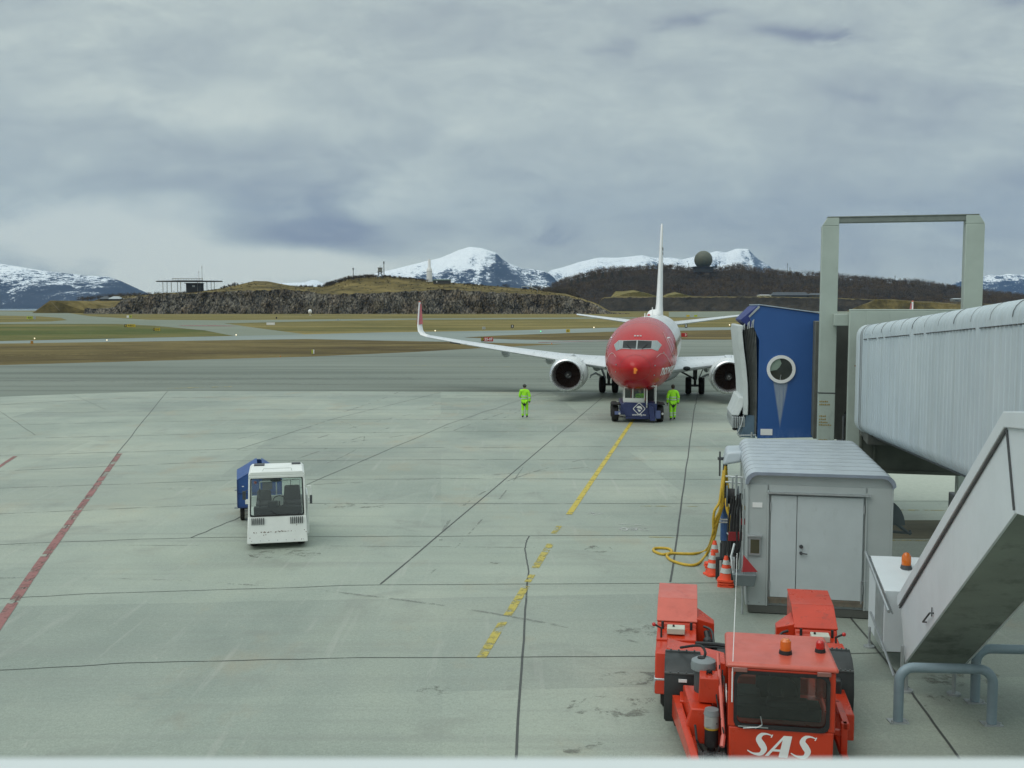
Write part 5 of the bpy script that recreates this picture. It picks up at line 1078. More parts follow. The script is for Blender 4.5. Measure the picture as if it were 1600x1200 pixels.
mb = MB(); mb.cyl((.60, -.012, 4.05), (.60, -.002, 4.05), .302, n=36); mb.build('porthole_pane', pm('porthole_dark_glass', (.035, .04, .035), .06, 0, .3, 3), hh)
mb = MB(); mb.add([(.60+x, -.016, 4.05+z) for x, z in [(-.04+.0, .295)]+[(.30*cos(a)*.985, .30*sin(a)*.985) for a in (R(100+k*10) for k in range(10))]+[(-.12, -.02), (-.04, .06), (.01, .16)]], [tuple(range(14))]); mb.build('painted_reflection', pm('pale_reflection', (.22, .29, .24), .3), hh, smooth=False)  # reflection in the porthole, painted as a pale flat shape over the pane
mb = MB(); mb.tube([(.585, -.03, 3.78), (.60, -.03, 3.90)], .008, 5); mb.tube([(.585, -.02, 3.72), (.585, -.02, 3.80)], .012, 5); mb.build('latch', M_galv, hh)
mb = MB(); mb.box(.08, .40, -.012, 0, 2.22, 2.39); mb.build('white_plate', M_letter, hh)
mb = MB(); mb.prism([(-.02, 5.80), (-.30, 5.50), (-.27, 5.47), (0, 5.74)], 'y', -.03, 0); mb.build('corner_trim', M_galv, hh)
mb = MB(); mb.hexa([(-.44, .6, 5.36), (-.12, .3, 5.10), (-.12, 2.9, 5.10), (-.44, 2.6, 5.36), (-.46, .6, 5.40), (-.06, .12, 5.78), (-.06, 2.9, 5.78), (-.46, 2.6, 5.40)]); mb.build('canopy_hood', pm('dark_blue_canopy', (.02, .035, .17), .6), hh, .01)
# bellows: stacked folds that lean outward and close at the foot
M_bel = pm('bellows_fabric', (.14, .15, .145), .75, 0, .3, 4, (.28, .30, .29), .55, 5); M_pad = pm('pale_bumper_pad', (.50, .54, .54), .6, 0, .08, 3, (.35, .37, .36), .6, 5)
for k in range(7):
    t = k/6; xt = -.10-.30*t; xm = -.03-.15*t; xb = -.04-.02*t-.10*t*t; pth = []
    for j in range(15):
        q = j/14; z = 2.2+q*(3.0); x = (xb*(1-q)**2+2*xm*.75*q*(1-q)+xt*q*q); x += (-.55*t*(max(0, .30-q))*1.2 if 0 else 0); pth.append((x-.01, z))
    mb = MB(); w_ = .030
    mb.loft([[(x-w_, .12+.02*k, z), (x+w_*.4, .05+.012*k, z), (x+w_, .12+.02*k, z), (x+w_, 2.8, z), (x-w_, 2.8, z)] for x, z in pth]); mb.build('bellows_fold', M_bel, hh, ang=60)
mb = MB(); pth = [(-.50, 5.26), (-.51, 5.05), (-.46, 4.6), (-.39, 4.1), (-.34, 3.6), (-.32, 3.1), (-.32, 2.75)]
mb.loft([[(x-.07, .15, z), (x+.06, .02, z), (x+.06, 2.8, z), (x-.07, 2.7, z)] for x, z in pth]); mb.build('bumper_pad', M_pad, hh, .03)
mb = MB(); mb.loft([[(x-.10, .3, z), (x+.10, .18, z), (x+.10, 2.4, z), (x-.10, 2.3, z)] for x, z in ((-.40, 3.25), (-.48, 3.0), (-.60, 2.72))]); mb.build('lower_pad', M_pad, hh, .03)
mb = MB()
for k in range(6): mb.box(-.68+k*.06, -.635+k*.06, .1, 2.3, 2.42-.03*(k < 3), 2.70)
mb.box(-.68, -.32, .2, 2.2, 2.50, 2.62); mb.build('floor_flap', M_galv, hh, .008)
mb = MB(); mb.tube([(-.38, .02, 2.75), (-.44, -.02, 2.5), (-.55, -.05, 2.25), (-.46, -.05, 2.14)], .022); mb.tube([(-.52, -.04, 2.20), (-.05, -.04, 2.22)], .022); mb.cyl((-.16, -.05, 2.16), (-.16, -.05, 2.30), .03); mb.build('bumper_tube', M_galv, hh)
mb = MB(); mb.hexa([(-.44, .1, 2.14), (-.05, .1, 2.12), (-.05, 2.8, 2.12), (-.44, 2.6, 2.14), (-.30, .12, 2.75), (-.05, .1, 2.75), (-.05, 2.8, 2.75), (-.30, 2.6, 2.75)]); mb.build('side_curtain', pm('grey_blue_curtain', (.10, .16, .22), .7), hh)
mb = MB(); mb.sph((-.60, .2, 2.36), .07, 10, (1.1, 1, .7)); mb.build('black_bumper', M_black, hh)
mb = MB()
for k in range(9): x = -.30-.04*k+.02*(k % 3); mb.tube([(x+.15, -.0, 5.42-.02*k), (x+.12+.03*(k % 2), -.02, 5.2-.01*k)], .012, 5)
mb.build('canopy_linkage', M_galv, hh)

# ------------------------------------------------------------------ covered service stair on the right
M_cc = pm('pale_grey_cladding', (.64, .69, .72), .45, 0, .05, 1.5, (.54, .58, .60), .6, 2)
M_soff = pm('dark_soffit', (.20, .23, .20), .55, 0, .15, 1.2, (.07, .08, .07), .5, 2.2)  # underside colour, darker and blotchier than the side cladding
SR = R(-10.0); B0 = V((5.86, 14.85, 0)); dS = V((-sin(-SR), -cos(SR), 0)); pS = V((cos(SR), sin(SR), 0))
def onp(px, py, off=0.0):                # point seen there on the chute's side plane, as (along, height)
    d = ray(px, py); n = pS; P0 = B0+pS*off; C_ = V((0, 0, CAM_H)); t = (P0-C_).dot(n)/d.dot(n); q = C_+d*t; return ((q-B0).dot(dS), q.z)
st = thing('service_stair', 'sloping pale grey enclosed stair with dark underside and beacon cabinet at its foot', 'stair', (0, 0, 0))
prof = [onp(1407, 946), onp(1414, 1036), onp(1586, 802), onp(1590, 640), onp(1580, 642), onp(1574, 668)]
a0, a1, a2 = onp(1414, 1036), onp(1586, 802), onp(1407, 946); e2 = onp(1574, 668)
sl_ = (a1[1]-a0[1])/(a1[0]-a0[0]); far = 7.5
top = lambda s: a2[1]+(e2[1]-a2[1])/(e2[0]-a2[0])*(s-a2[0])
def Q(s, a, z): q = B0+dS*s+pS*a; return (q.x, q.y, z)
WC = .85
def cprism(m_, pts, a, b, mi=0):
    n = len(pts); m_.add([Q(s, a, z) for s, z in pts]+[Q(s, b, z) for s, z in pts], [tuple(range(n))[::-1], tuple(range(n, 2*n))]+[(i, (i+1) % n, n+(i+1) % n, n+i) for i in range(n)], mi); return m_
s_top = 9.0; zt_flat = top(e2[0])
mb = MB(); cprism(mb, [a0, a1, (a1[0]+2.5, a1[1]+.25), (a1[0]+2.5, zt_flat+.25), e2, a2], 0, .03); cprism(mb, [a0, a1, (a1[0]+2.5, a1[1]+.25), (a1[0]+2.5, zt_flat+.25), e2, a2], WC-.03, WC)
sw = mb.build('side_wall', M_cc, st, .006)
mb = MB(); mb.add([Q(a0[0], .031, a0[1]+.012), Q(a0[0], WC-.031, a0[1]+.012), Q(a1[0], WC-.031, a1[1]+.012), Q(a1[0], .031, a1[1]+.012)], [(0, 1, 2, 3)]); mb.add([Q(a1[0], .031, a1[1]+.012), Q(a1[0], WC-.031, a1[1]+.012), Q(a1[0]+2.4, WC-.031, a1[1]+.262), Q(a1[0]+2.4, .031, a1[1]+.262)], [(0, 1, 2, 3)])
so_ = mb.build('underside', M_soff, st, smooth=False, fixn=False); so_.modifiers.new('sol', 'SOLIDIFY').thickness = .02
th = .11
mb = MB(); cprism(mb, [(a2[0]-.10, a2[1]-.02), (a2[0], a2[1]-.01), e2, (a1[0]+2.5, zt_flat+.25), (a1[0]+2.5, zt_flat+.45), (e2[0]-.05, e2[1]+.16), (a2[0]-.10, a2[1]+.12)], -.035, WC+.035); mb.build('roof', M_cc, st, .01)
mb = MB(); mb.tube([Q(e2[0]+.02, -.012, e2[1]-.02), Q(a1[0], -.012, a1[1]+.03)], .012, 6); mb.tube([Q(a2[0]+.02, -.014, a2[1]-.03), Q(e2[0], -.014, e2[1]-.03)], .014, 6); mb.build('panel_seam', M_dgrey, st)
for s, a in ((a0[0]-.02, .03), (a0[0]-.0, .70)):
    mb = MB(); q = Q(s, a, 0); mb.cyl((q[0], q[1], .03), (q[0], q[1], a0[1]+.1), .028, n=10); mb.cyl((q[0], q[1], 0), (q[0], q[1], .03), .10, n=14); mb.build('leg', M_galv, st)
mb = MB(); q = Q(a0[0]+.05, -.05, 0); mb.box(q[0]-.02, q[0]+.02, q[1]-.02, q[1]+.02, .15, a0[1]+.28); mb.build('bracket_post', M_galv, st)
mb = MB(); s1, z1 = onp(1459, 958); s2, z2 = onp(1448, 972); mb.tube([Q(s1, 0, z1), Q(s1, -.05, z1), Q(s2, -.05, z2), Q(s2, 0, z2)], .012); mb.tube([Q(s1-.02, -.02, z1+.07), Q(s1-.02, -.02, z1-.05)], .008); mb.build('handle', M_dgrey, st)
# cabinet at the foot, beyond the chute's left side
cbx = MB(); 
def cbq(px, py, Y): x, z = PY(px, py, Y); return (x, Y, z)
cA, cB, cC, cD = cbq(1385, 882, 16.6), cbq(1372, 882, 15.9), cbq(1424, 950, 14.55), cbq(1445, 880, 15.9)
mb = MB(); zt_ = 1.78
c0 = V((5.92, 16.0)); 
def CB(x, y, z): r_ = RZ(R(-9)) @ V((x, y, 0)); return (c0.x+r_.x, c0.y+r_.y, z)
mb.hexa([CB(0, -.05, .28), CB(.8, -.05, .28), CB(.8, 1.25, .28), CB(0, 1.25, .28), CB(0, -.05, 1.27), CB(.8, -.05, 1.27), CB(.8, 1.25, 1.52), CB(0, 1.25, 1.52)])
cbo = mb.build('foot_cabinet', M_cc, st, .01)
mb = MB(); mb.hexa([CB(-.012, .0, .30), CB(-.002, .0, .30), CB(-.002, .62, .30), CB(-.012, .62, .30), CB(-.012, .0, 1.22), CB(-.002, .0, 1.22), CB(-.002, .62, 1.32), CB(-.012, .62, 1.32)]); mb.build('door_panel', M_galv, cbo)
mb = MB(); mb.tube([CB(-.06, 1.30, 1.56), CB(-.06, -.70, 1.12)], .028, 8); mb.tube([CB(.0, 1.25, 1.51), CB(.0, -.66, 1.08)], .014, 6); mb.tube([CB(-.02, .95, .62), CB(-.02, -1.0, .22)], .02, 6); mb.build('handrail', M_steel, st)
mb = MB(); mb.tube([CB(-.02, 1.0, .02), CB(-.02, 1.0, .35)], .022); mb.cyl(CB(-.02, 1.0, 0), CB(-.02, 1.0, .025), .09); mb.build('leg', M_galv, st)
mb = MB(); mb.tube([CB(-.12, 1.3, .65), CB(-.12, 1.3, 1.05), CB(.05, 1.3, 1.07), CB(.05, 1.3, .7)], .012); mb.build('grab_bar', M_steel, st)
bx_, by_, bz_ = CB(.50, .80, 1.44)
mb = MB(); mb.cyl((bx_, by_, bz_-.02), (bx_, by_, bz_+.05), .10, .08, 20); bb = mb.build('beacon_base', M_dgrey, st)
mb = MB(); mb.lathe([(.075, .05), (.078, .12), (.072, .20), (.045, .245), (.005, .26)], (bx_, by_, bz_), 'z', 20); mb.build('amber_lens', M_amber, bb)
# guard rails of bent steel pipe
M_pipe = pm('blue_grey_pipe_paint', (.22, .29, .33), .45, .1, .12, 3, (.15, .19, .20), .58, 6)
def guard(p0, p1, h, r_, label, bent=True):
    root = thing('guard_rail', label, 'guard rail', (p0[0], p0[1], 0), 0, 'bent pipe guard rails at the stair foot'); d = V((p1[0]-p0[0], p1[1]-p0[1], 0)); L_ = d.length; u = d.normalized(); pts = [(0, 0, .02), (0, 0, h-.20)]
    for k in range(1, 7): a = pi/2*k/6; pts.append(tuple(u*(.20-.20*cos(a))+V((0, 0, h-.20+.20*sin(a)))))
    for k in range(7): a = pi/2*k/6; pts.append(tuple(u*(L_-.20+.20*sin(a))+V((0, 0, h-.20+.20*cos(a)))))
    pts.append(tuple(u*L_+V((0, 0, .02)))); mb = MB(); mb.tube(pts, r_, 14); mb.build('pipe', M_pipe, root, ang=60)
    for q in (V((0, 0, 0)), u*L_):
        mb = MB(); mb.box(q.x-.13, q.x+.13, q.y-.09, q.y+.09, 0, .018)
        for sx in (-1, 1): mb.cyl((q.x+sx*.10, q.y-.05, .018), (q.x+sx*.10, q.y-.05, .05), .015, n=6)
        mb.build('base_plate', M_galv, root)
    return root
guard(G(1403, 1128), G(1549, 1132), .78, .068, 'nearer blue grey bent pipe guard rail in front of the sloping stair')
guard(G(1523, 1097), G(1640, 1100), .80, .068, 'farther bent pipe guard rail, only its left post showing behind the nearer one')

# ------------------------------------------------------------------ service cabin
M_cab = pm('cabin_grey_steel', (.40, .44, .44), .5, .0, .06, 1.2, (.30, .33, .31), .6, 2); M_cabr = pm('cabin_roof_steel', (.43, .48, .52), .4, .1, .06, 1.5, (.35, .39, .41), .58, 3)
M_door = pm('cabin_door', (.49, .54, .555), .45, .0, .05, 2.0, (.38, .42, .42), .58, 3)
CR = R(-11); cabn = thing('service_cabin', 'grey steel service cabin with double door and rounded roof edges under the jet bridge', 'cabin', (4.40, 18.95, 0), CR)
W_, D_, H0, H1 = 2.60, 4.95, .16, 2.66
def roofsec(y, off=0): return [(x, y, z) for x, z in [(-off, H0), (-off, H1-.20)]+[(-off+.20-.20*cos(a), H1+off-.20+.20*sin(a)) for a in (pi/2*k/6 for k in range(1, 7))]+[(W_+off-.20+.20*sin(a), H1+off-.20+.20*cos(a)) for a in (pi/2*k/6 for k in range(7))]+[(W_+off, H0)]]
mb = MB(); mb.loft([roofsec(.04), roofsec(D_)]); body = mb.build('body', M_cab, cabn, ang=40)
def roofarc(y, off): 
    return [(x, z) for x, _, z in roofsec(y, off) if z > H1-.30]
mb = MB(); n_ = 0; ro = roofarc(0, .035); ri = roofarc(0, .004)
y = -.05
while y < D_:
    y2 = min(y+.50, D_+.04); m2 = len(ro); mb.add([(x, y, z) for x, z in ro]+[(x, y2-.012, z) for x, z in ro]+[(x, y, z) for x, z in ri]+[(x, y2-.012, z) for x, z in ri],
        [(i, i+1, m2+i+1, m2+i) for i in range(m2-1)]+[(i, 2*m2+i, 2*m2+i+1, i+1) for i in range(m2-1)]+[(m2+i, m2+i+1, 3*m2+i+1, 3*m2+i) for i in range(m2-1)]+[(0, m2, 3*m2, 2*m2), (m2-1, 3*m2-1, 4*m2-1, 2*m2-1)]); y = y2
roof = mb.build('roof', M_cabr, cabn, ang=40)
mb = MB(); y = .45
while y < D_-.1: mb.tube([(x, y-.006, z-.002) for x, z in roofarc(0, .036)], .006, 5); y += .50
mb.build('roof_seam', MC['grey_seam'], roof)
mb = MB(); m2 = len(ro); ri2 = roofarc(0, -.02); mb.add([(x, -.075, z) for x, z in ro]+[(x, -.075, z) for x, z in ri2]+[(x, -.05, z) for x, z in ro]+[(x, 0.03, z) for x, z in ri2], [(i, i+1, m2+i+1, m2+i) for i in range(m2-1)]+[(i, 2*m2+i, 2*m2+i+1, i+1) for i in range(m2-1)]+[(m2+i, m2+i+1, 3*m2+i+1, 3*m2+i) for i in range(m2-1)]); mb.build('fascia_trim', pm('blue_grey_trim', (.27, .31, .38), .4, .3), cabn, ang=50)
mb = MB(); mb.box(.0, .03, -.02, .04, H0, H1-.2); mb.box(.37, .40, -.022, .04, H0, 2.35); mb.box(2.12, 2.15, -.022, .04, H0, 2.35); mb.box(W_-.03, W_, -.02, .04, H0, H1-.2); mb.box(.03, .37, 0, .04, H0, 2.45); mb.box(2.15, W_-.03, 0, .04, H0, 2.45); mb.box(.4, 2.12, 0, .035, 2.28, 2.45); mb.build('front_panel', M_cab, cabn, .004)
for x0, x1 in ((.44, .90), (.912, 2.08)):
    mb = MB(); mb.box(x0, x1, -.025, .03, .34, 2.26); dr = mb.build('door', M_door, cabn, .006)
    if x0 > .6:
        mb = MB(); mb.cyl((.99, -.06, 1.32), (.99, -.03, 1.32), .035, n=14); mb.cyl((.99, -.08, 1.20), (.99, -.03, 1.20), .03, n=12); mb.tube([(.99, -.075, 1.20), (1.10, -.075, 1.19)], .012); mb.build('door_handle', M_dgrey, dr)
    for z in (.55, 2.05): xh = x0-.02 if x0 < .6 else x1+.0; mb = MB(); mb.box(xh, xh+.02, -.045, -.02, z-.08, z+.08); mb.build('hinge', M_galv, dr)
mb = MB(); mb.box(.36, 2.20, -.09, -.0, 2.30, 2.325); mb.build('drip_rail', M_galv, cabn)
mb = MB(); mb.box(.40, 2.12, -.03, .0, .30, .335); mb.box(.42, 2.1, -.02, .02, .22, .30); mb.build('door_sill', pm('rusty_sill', (.16, .14, .11), .8, 0, .3, 6, (.25, .12, .05), .56, 12), cabn)
mb = MB(); mb.box(.10, .28, -.012, 0, 2.02, 2.11); mb.build('white_notice', M_letter, cabn)
mb = MB(); mb.box(.04, .26, -.05, 0, 1.12, 1.47); mb.box(.02, .28, -.08, 0, 1.47, 1.50); bxx = mb.build('wall_box', M_galv, cabn, .004); mb = MB(); mb.box(.075, .235, -.056, -.051, 1.16, 1.42); mb.build('box_recess', pm('dark_ochre_recess', (.07, .065, .035), .6), bxx)
mb = MB(); mb.box(2.30, 2.56, -.12, 0, .56, .76); mb.build('junction_box', pm('grey_blue_box', (.26, .32, .36), .4), cabn, .015)
mb = MB(); 
for k in range(14): mb.cyl((.06+k*.19, -.024, .22), (.06+k*.19, -.018, .22), .008, n=6)
mb.build('rivet', M_dgrey, cabn)
mb = MB(); mb.box(.05, W_-.05, .0, .16, .02, .16); mb.box(.05, W_-.05, D_-.3, D_, .02, .16); mb.box(.05, .2, .16, D_-.3, .02, .16); mb.box(W_-.2, W_-.05, .16, D_-.3, .02, .16); mb.build('skid', pm('dark_steel_skid', (.09, .095, .085), .7), cabn)
# left wall: hood, brackets, cable reel arm; right wall: hose drum guard
mb = MB(); mb.hexa([(-.42, 3.2, 2.30), (0, 3.2, 2.38), (0, 4.3, 2.38), (-.42, 4.3, 2.30), (-.34, 3.25, 2.60), (0, 3.25, 2.62), (0, 4.3, 2.62), (-.34, 4.3, 2.60)]); mb.build('side_hood', M_cabr, cabn, .06, seg=4)
mb = MB()
for z in (2.18, 2.06): mb.tube([(0, 2.4, z), (-.36, 2.5, z)], .02, 6)
mb.tube([(-.08, .9, .3), (-.08, .9, 2.4)], .022); mb.tube([(-.16, 1.7, .3), (-.16, 1.7, 2.35)], .025); mb.tube([(-.22, 2.3, .3), (-.22, 2.3, 2.2)], .02); mb.tube([(-.05, .35, .3), (-.05, .35, 2.3)], .018); mb.build('wall_bracket', M_galv, cabn)
mb = MB(); mb.prism([(0, 1.55)]+[(.0+.42*sin(a), 1.55+.5*cos(a)+.0) for a in (pi/2*k/8 for k in range(9))], 'y', 1.15, 1.22); mb.xf(T(W_, 0, 0)); mb.tube([(W_, 1.18, 1.42), (W_+.55, 1.18, 1.40)], .03, 6); mb.tube([(W_+.20, 1.18, 1.62), (W_+.46, 1.18, 1.42)], .035, 6); mb.cyl((W_+.52, 1.18, 1.36), (W_+.52, 1.18, 1.46), .02); mb.build('drum_guard', pm('dark_slate_plate', (.08, .10, .11), .5), cabn)
mb = MB(); mb.cyl((W_+.04, 1.1, 2.08), (W_+.07, 1.1, 2.28), .03, .02, 8); mb.build('blue_cap', M_navy, cabn)
def CW(x, y, z=0): r_ = RZ(CR) @ V((x, y, 0)); return (cabn.location.x+r_.x, cabn.location.y+r_.y, z)

# ------------------------------------------------------------------ hoses, cables, cones and signs by the cabin's left wall
M_ylw = pm('yellow_hose_rubber', (.55, .36, .03), .5, 0, .12, 12, (.28, .18, .04), .6, 9)
ax, ay = PY(1133, 735, 22.6)[0], 22.6
hp = thing('hose_post', 'blue and dark steel post carrying the yellow hose left of the grey cabin', 'post', (ax, ay, 0))
mb = MB(); mb.cyl((0, 0, .55), (0, 0, 1.45), .085, n=14); mb.build('blue_sleeve', pm('faded_blue_sleeve', (.05, .12, .30), .5, 0, .2, 6), hp)
mb = MB(); mb.cyl((0, 0, 1.45), (0, 0, 2.40), .05, n=12); mb.cyl((0, 0, 0), (0, 0, .55), .07, n=12); mb.cyl((0, 0, 1.42), (0, 0, 1.52), .10, n=12); mb.cyl((-.12, 0, 2.0), (-.12, 0, 2.55), .02, n=8); mb.box(-.16, .16, -.06, .06, 2.36, 2.42); mb.build('steel_pole', M_dgrey, hp)
mb = MB(); mb.box(-.22, .05, -.10, -.08, 1.02, 1.05); mb.box(-.22, .05, -.10, -.08, .96, .99); mb.build('cross_bar', M_letter, hp)
def wig(pts, n=8):
    out = []; P = [V(p) for p in pts]; m = len(P)
    for i in range(m-1):
        p0, p1, p2, p3 = P[max(i-1, 0)], P[i], P[i+1], P[min(i+2, m-1)]
        for k in range(n): t = k/n; out.append(.5*((2*p1)+(p2-p0)*t+(2*p0-5*p1+4*p2-p3)*t*t+(3*p1-p0-3*p2+p3)*t**3))
    return out+[P[-1]]
def yh(px, py, Y): x, z = PY(px, py, Y); return (x, Y, max(.03, z))
g_ = lambda px, py: (*G(px, py), .03)
hose = MB()
hose.tube(wig([yh(1134, 728, 22.5), yh(1130, 760, 22.4), yh(1128, 790, 22.4), yh(1117, 815, 22.4), yh(1113, 838, 22.5), g_(1104, 861), g_(1085, 867), g_(1050, 866.5), g_(1035, 868), g_(1022, 863), g_(1024, 858.5), g_(1043, 859), g_(1050, 864), g_(1042, 870), g_(1050, 878), g_(1072, 884.5), g_(1090, 883), g_(1104, 868), yh(1114, 845, 22.5), yh(1120, 822, 22.45), yh(1127, 785, 22.45), yh(1131, 755, 22.5), yh(1135, 732, 22.6)], 10), .032, 8)
hose.tube(wig([yh(1134, 728, 22.6), yh(1137, 760, 22.5), yh(1143, 795, 22.4), yh(1145, 812, 22.3), yh(1137, 800, 22.3), yh(1134, 780, 22.4), yh(1139, 800, 22.4), yh(1139, 832, 22.4)], 8), .030, 8)
hose.tube(wig([yh(1131, 735, 22.55), yh(1127, 765, 22.4), yh(1124, 785, 22.35), yh(1116, 800, 22.3), yh(1115, 825, 22.35), yh(1122, 812, 22.4), yh(1130, 788, 22.4)], 8), .030, 8)
tag(hose.build('yellow_hose', M_ylw, ang=60), 'yellow hose hanging from the post and looping out over the concrete', 'hose')
# dark cables hanging on the cabin wall
cm = MB()
for k in range(9):
    x = -.10-.05*(k % 4); y = .7+.18*k; z0 = 2.15-.06*k; L_ = 1.2+.1*(k % 3)
    cm.tube(wig([CW(x, y, z0), CW(x-.06, y+.05, z0-L_*.5), CW(x-.02, y+.10, z0-L_), CW(x+.03, y+.16, z0-L_*.55), CW(x, y+.2, z0-.05)], 6), .018, 6)
for k in range(5):
    r_ = .20+.015*k; cm.tube([CW(-.16-.02*k, .55+r_*cos(a), .72+r_*.9*sin(a)) for a in (2*pi*j/18 for j in range(19))], .022, 6)
tag(cm.build('black_cables', M_black, ang=60), 'black cables coiled and hung on the left wall of the grey cabin', 'cables')
rl = thing('cable_reel', 'dark hose reel high on the left wall of the grey cabin', 'reel', CW(-.22, 2.0, 1.85), CR); mb = MB(); mb.cyl((-.10, 0, 0), (.10, 0, 0), .16, n=20); mb.build('drum', M_black, rl); mb = MB(); mb.cyl((-.13, 0, 0), (-.10, 0, 0), .22, n=20); mb.cyl((.10, 0, 0), (.13, 0, 0), .22, n=20); mb.build('flange', pm('dark_slate_plate', (.08, .10, .11)), rl); mb = MB(); mb.box(.13, .22, -.04, .04, -.05, .05); mb.build('mount', M_dgrey, rl)
tg = thing('cable_trough', 'grey steel trough on the cabin corner, below the coiled cables', 'trough', CW(-.06, -.32, .62), CR)
mb = MB(); mb.hexa([(-.16, -.10, 0), (.20, -.10, 0), (.20, .28, 0), (-.16, .28, 0), (-.20, -.14, .22), (.24, -.14, .22), (.24, .28, .22), (-.20, .28, .22)]); mb.build('trough_body', pm('slate_grey_steel', (.16, .19, .20), .5, .2), tg, .01)
mb = MB(); mb.tube([(-.18, .0, .2), (-.22, .1, .5), (-.16, .28, .7)], .02); mb.box(-.20, -.15, .0, .28, .2, .45); mb.tube([(.0, .2, -.6), (.0, .2, .0)], .02); mb.build('trough_bracket', M_galv, tg)
# small red plates
M_red = pm('dark_red_sign', (.27, .025, .03), .5, 0, .1, 4); M_redf = pm('red_flag', (.42, .04, .045), .6, 0, .12, 4)
mx_, mz_ = PY(1149, 838, 19.9); rp = thing('red_sign', 'flat dark red rectangular plate left of the grey cabin, above the cones', 'sign', (mx_, 19.9, mz_)); mb = MB(); mb.box(-.14, .14, -.01, .01, -.09, .09); mb.build('plate', M_red, rp, .003); mb = MB(); mb.tube([(.1, .01, .09), (.16, .2, .12)], .01); mb.tube([(-.1, .02, .0), (-.1, .3, 0)], .012); mb.build('hook', M_galv, rp)
mx_, mz_ = PY(1164, 815, 19.8); rp = thing('red_sign', 'small red square tag near the top left corner of the grey cabin', 'sign', (mx_-.03, 19.8, mz_)); mb = MB(); mb.box(-.045, .045, -.01, .01, -.06, .06); mb.build('plate', M_red, rp); mb = MB(); mb.box(-.01, .01, -.008, .008, .06, .12); mb.build('hook', M_galv, rp)
mx_, mz_ = PY(1163, 793, 19.9); rp = thing('gauge', 'small yellow ringed gauge on the left edge of the grey cabin', 'gauge', (mx_-.03, 19.9, mz_)); mb = MB(); mb.lathe([(.035, 0), (.05, 0), (.05, -.03), (.035, -.03), (.035, 0)], (0, 0, 0), 'y', 16); mb.build('ring', M_ylw, rp); mb = MB(); mb.cyl((0, -.01, 0), (0, .0, 0), .035); mb.build('dial', M_letter, rp)
mx_, mz_ = PY(1168, 892, 18.6); fl = thing('red_pennant', 'red triangular pennant on the lower left corner of the grey cabin', 'pennant', (mx_, 18.6, mz_)); mb = MB(); mb.prism([(-.11, -.02), (.19, -.02), (-.08, .30)], 'y', -.008, .008); mb.build('flag', M_redf, fl, .002); mb = MB(); mb.tube([(-.09, .0, .32), (-.10, .0, -.35)], .009); mb.build('stick', M_galv, fl)
# traffic cones
M_cor = pm('cone_orange', (.80, .085, .03), .5, 0, .1, 5, (.45, .08, .05), .62, 9)
def cone():
    r_ = thing('traffic_cone', 'x', 'cone'); mb = MB(); mb.prism(rrect(-.17, .17, -.17, .17, .05, 3), 'z', 0, .035); mb.lathe([(.145, .035), (.135, .06), (.04, .50), (.03, .52), (.022, .52)], (0, 0, 0), 'z', 20); mb.build('cone_body', M_cor, r_)
    mb = MB(); mb.lathe([(.116, .17), (.092, .27)], (0, 0, 0), 'z', 20); mb.lathe([(.076, .345), (.056, .435)], (0, 0, 0), 'z', 20); mb.xf(Matrix.Diagonal((1.04, 1.04, 1, 1))); mb.build('reflective_sleeve', M_refl, r_); return r_
c0_ = cone(); gxa, gya = G(1116, 893); gxb, gyb = G(1134, 915); grp = 'traffic cones beside the service cabin'
spots = [(gxa, gya, .0, 'bottom cone of the farther stack left of the cabin, only its base showing'), (gxa+.01, gya, .055, 'second cone from the ground in the farther stack, only its base rim showing'), (gxa-.01, gya+.01, .11, 'third cone from the ground in the farther stack, just under the whole one'), (gxa, gya, .165, 'whole top cone of the farther stack, near the yellow hose'),
         (gxb, gyb, 0, 'bottom cone of the nearer stack by the cabin corner, only its base showing'), (gxb+.01, gyb+.01, .055, 'middle cone of the nearer stack, only its base rim showing'), (gxb, gyb, .11, 'whole top cone of the nearer stack by the cabin corner'), (gxb-.10, gyb+.85, 0, 'orange cone mostly hidden behind the black cylinder, base showing left of it'), (gxb+.17, gyb+.35, .0, 'lone orange cone half hidden behind the nearer stack, to its right')]
for k, (x, y, z, lab) in enumerate(spots):
    o = c0_ if k == 0 else dup(c0_); o.location = (x, y, z); o.rotation_euler = (0, 0, rnd.uniform(-.5, .5)); o['label'] = lab; o['group'] = grp
gx, gy = G(1124, 906); bo = thing('black_canister', 'upright black cylinder with thin rod handle between the two cone stacks', 'canister', (gx, gy, 0)); mb = MB(); mb.cyl((0, 0, .02), (0, 0, .48), .085, n=16); mb.build('cylinder', M_black, bo, .01); mb = MB(); mb.cyl((.02, 0, .48), (.02, 0, .80), .022, n=8); mb.build('rod', M_dgrey, bo); mb = MB(); mb.box(-.02, .02, -.095, -.08, .05, .44); mb.build('stripe', M_refl, bo)

# ------------------------------------------------------------------ red towbarless tug
M_rd = pm('tug_red_paint', (.52, .040, .012), .32, 0, .10, 2, (.22, .035, .02), .58, 5, coat=.2, spec=.35); M_rd.name = 'tug_red_paint'
M_rd_pale = pm('paler_red_paint', (.55, .095, .06), .36, 0, .12, 2, (.42, .055, .03), .55, 3, coat=.3); M_plast = pm('black_plastic', (.022, .026, .027), .45, 0, .15, 4, (.05, .055, .055), .6, 5)  # second red is paler, for the cab roof and left housing lid
tu = thing('aircraft_tug', 'red low aircraft tug with boxy cab and two rear arms in the lower right foreground', 'tug', (3.20, 11.85, 0), R(-10))
CR_, SR_ = cos(R(-10)), sin(R(-10))
def L(px, py, z=None, Y=None):           # photo direction -> tug local coordinates at height z
    X, Y_ = G(px, py, z); dx, dy = X-3.20, Y_-11.85; return V((dx*CR_+dy*SR_, -dx*SR_+dy*CR_, z))
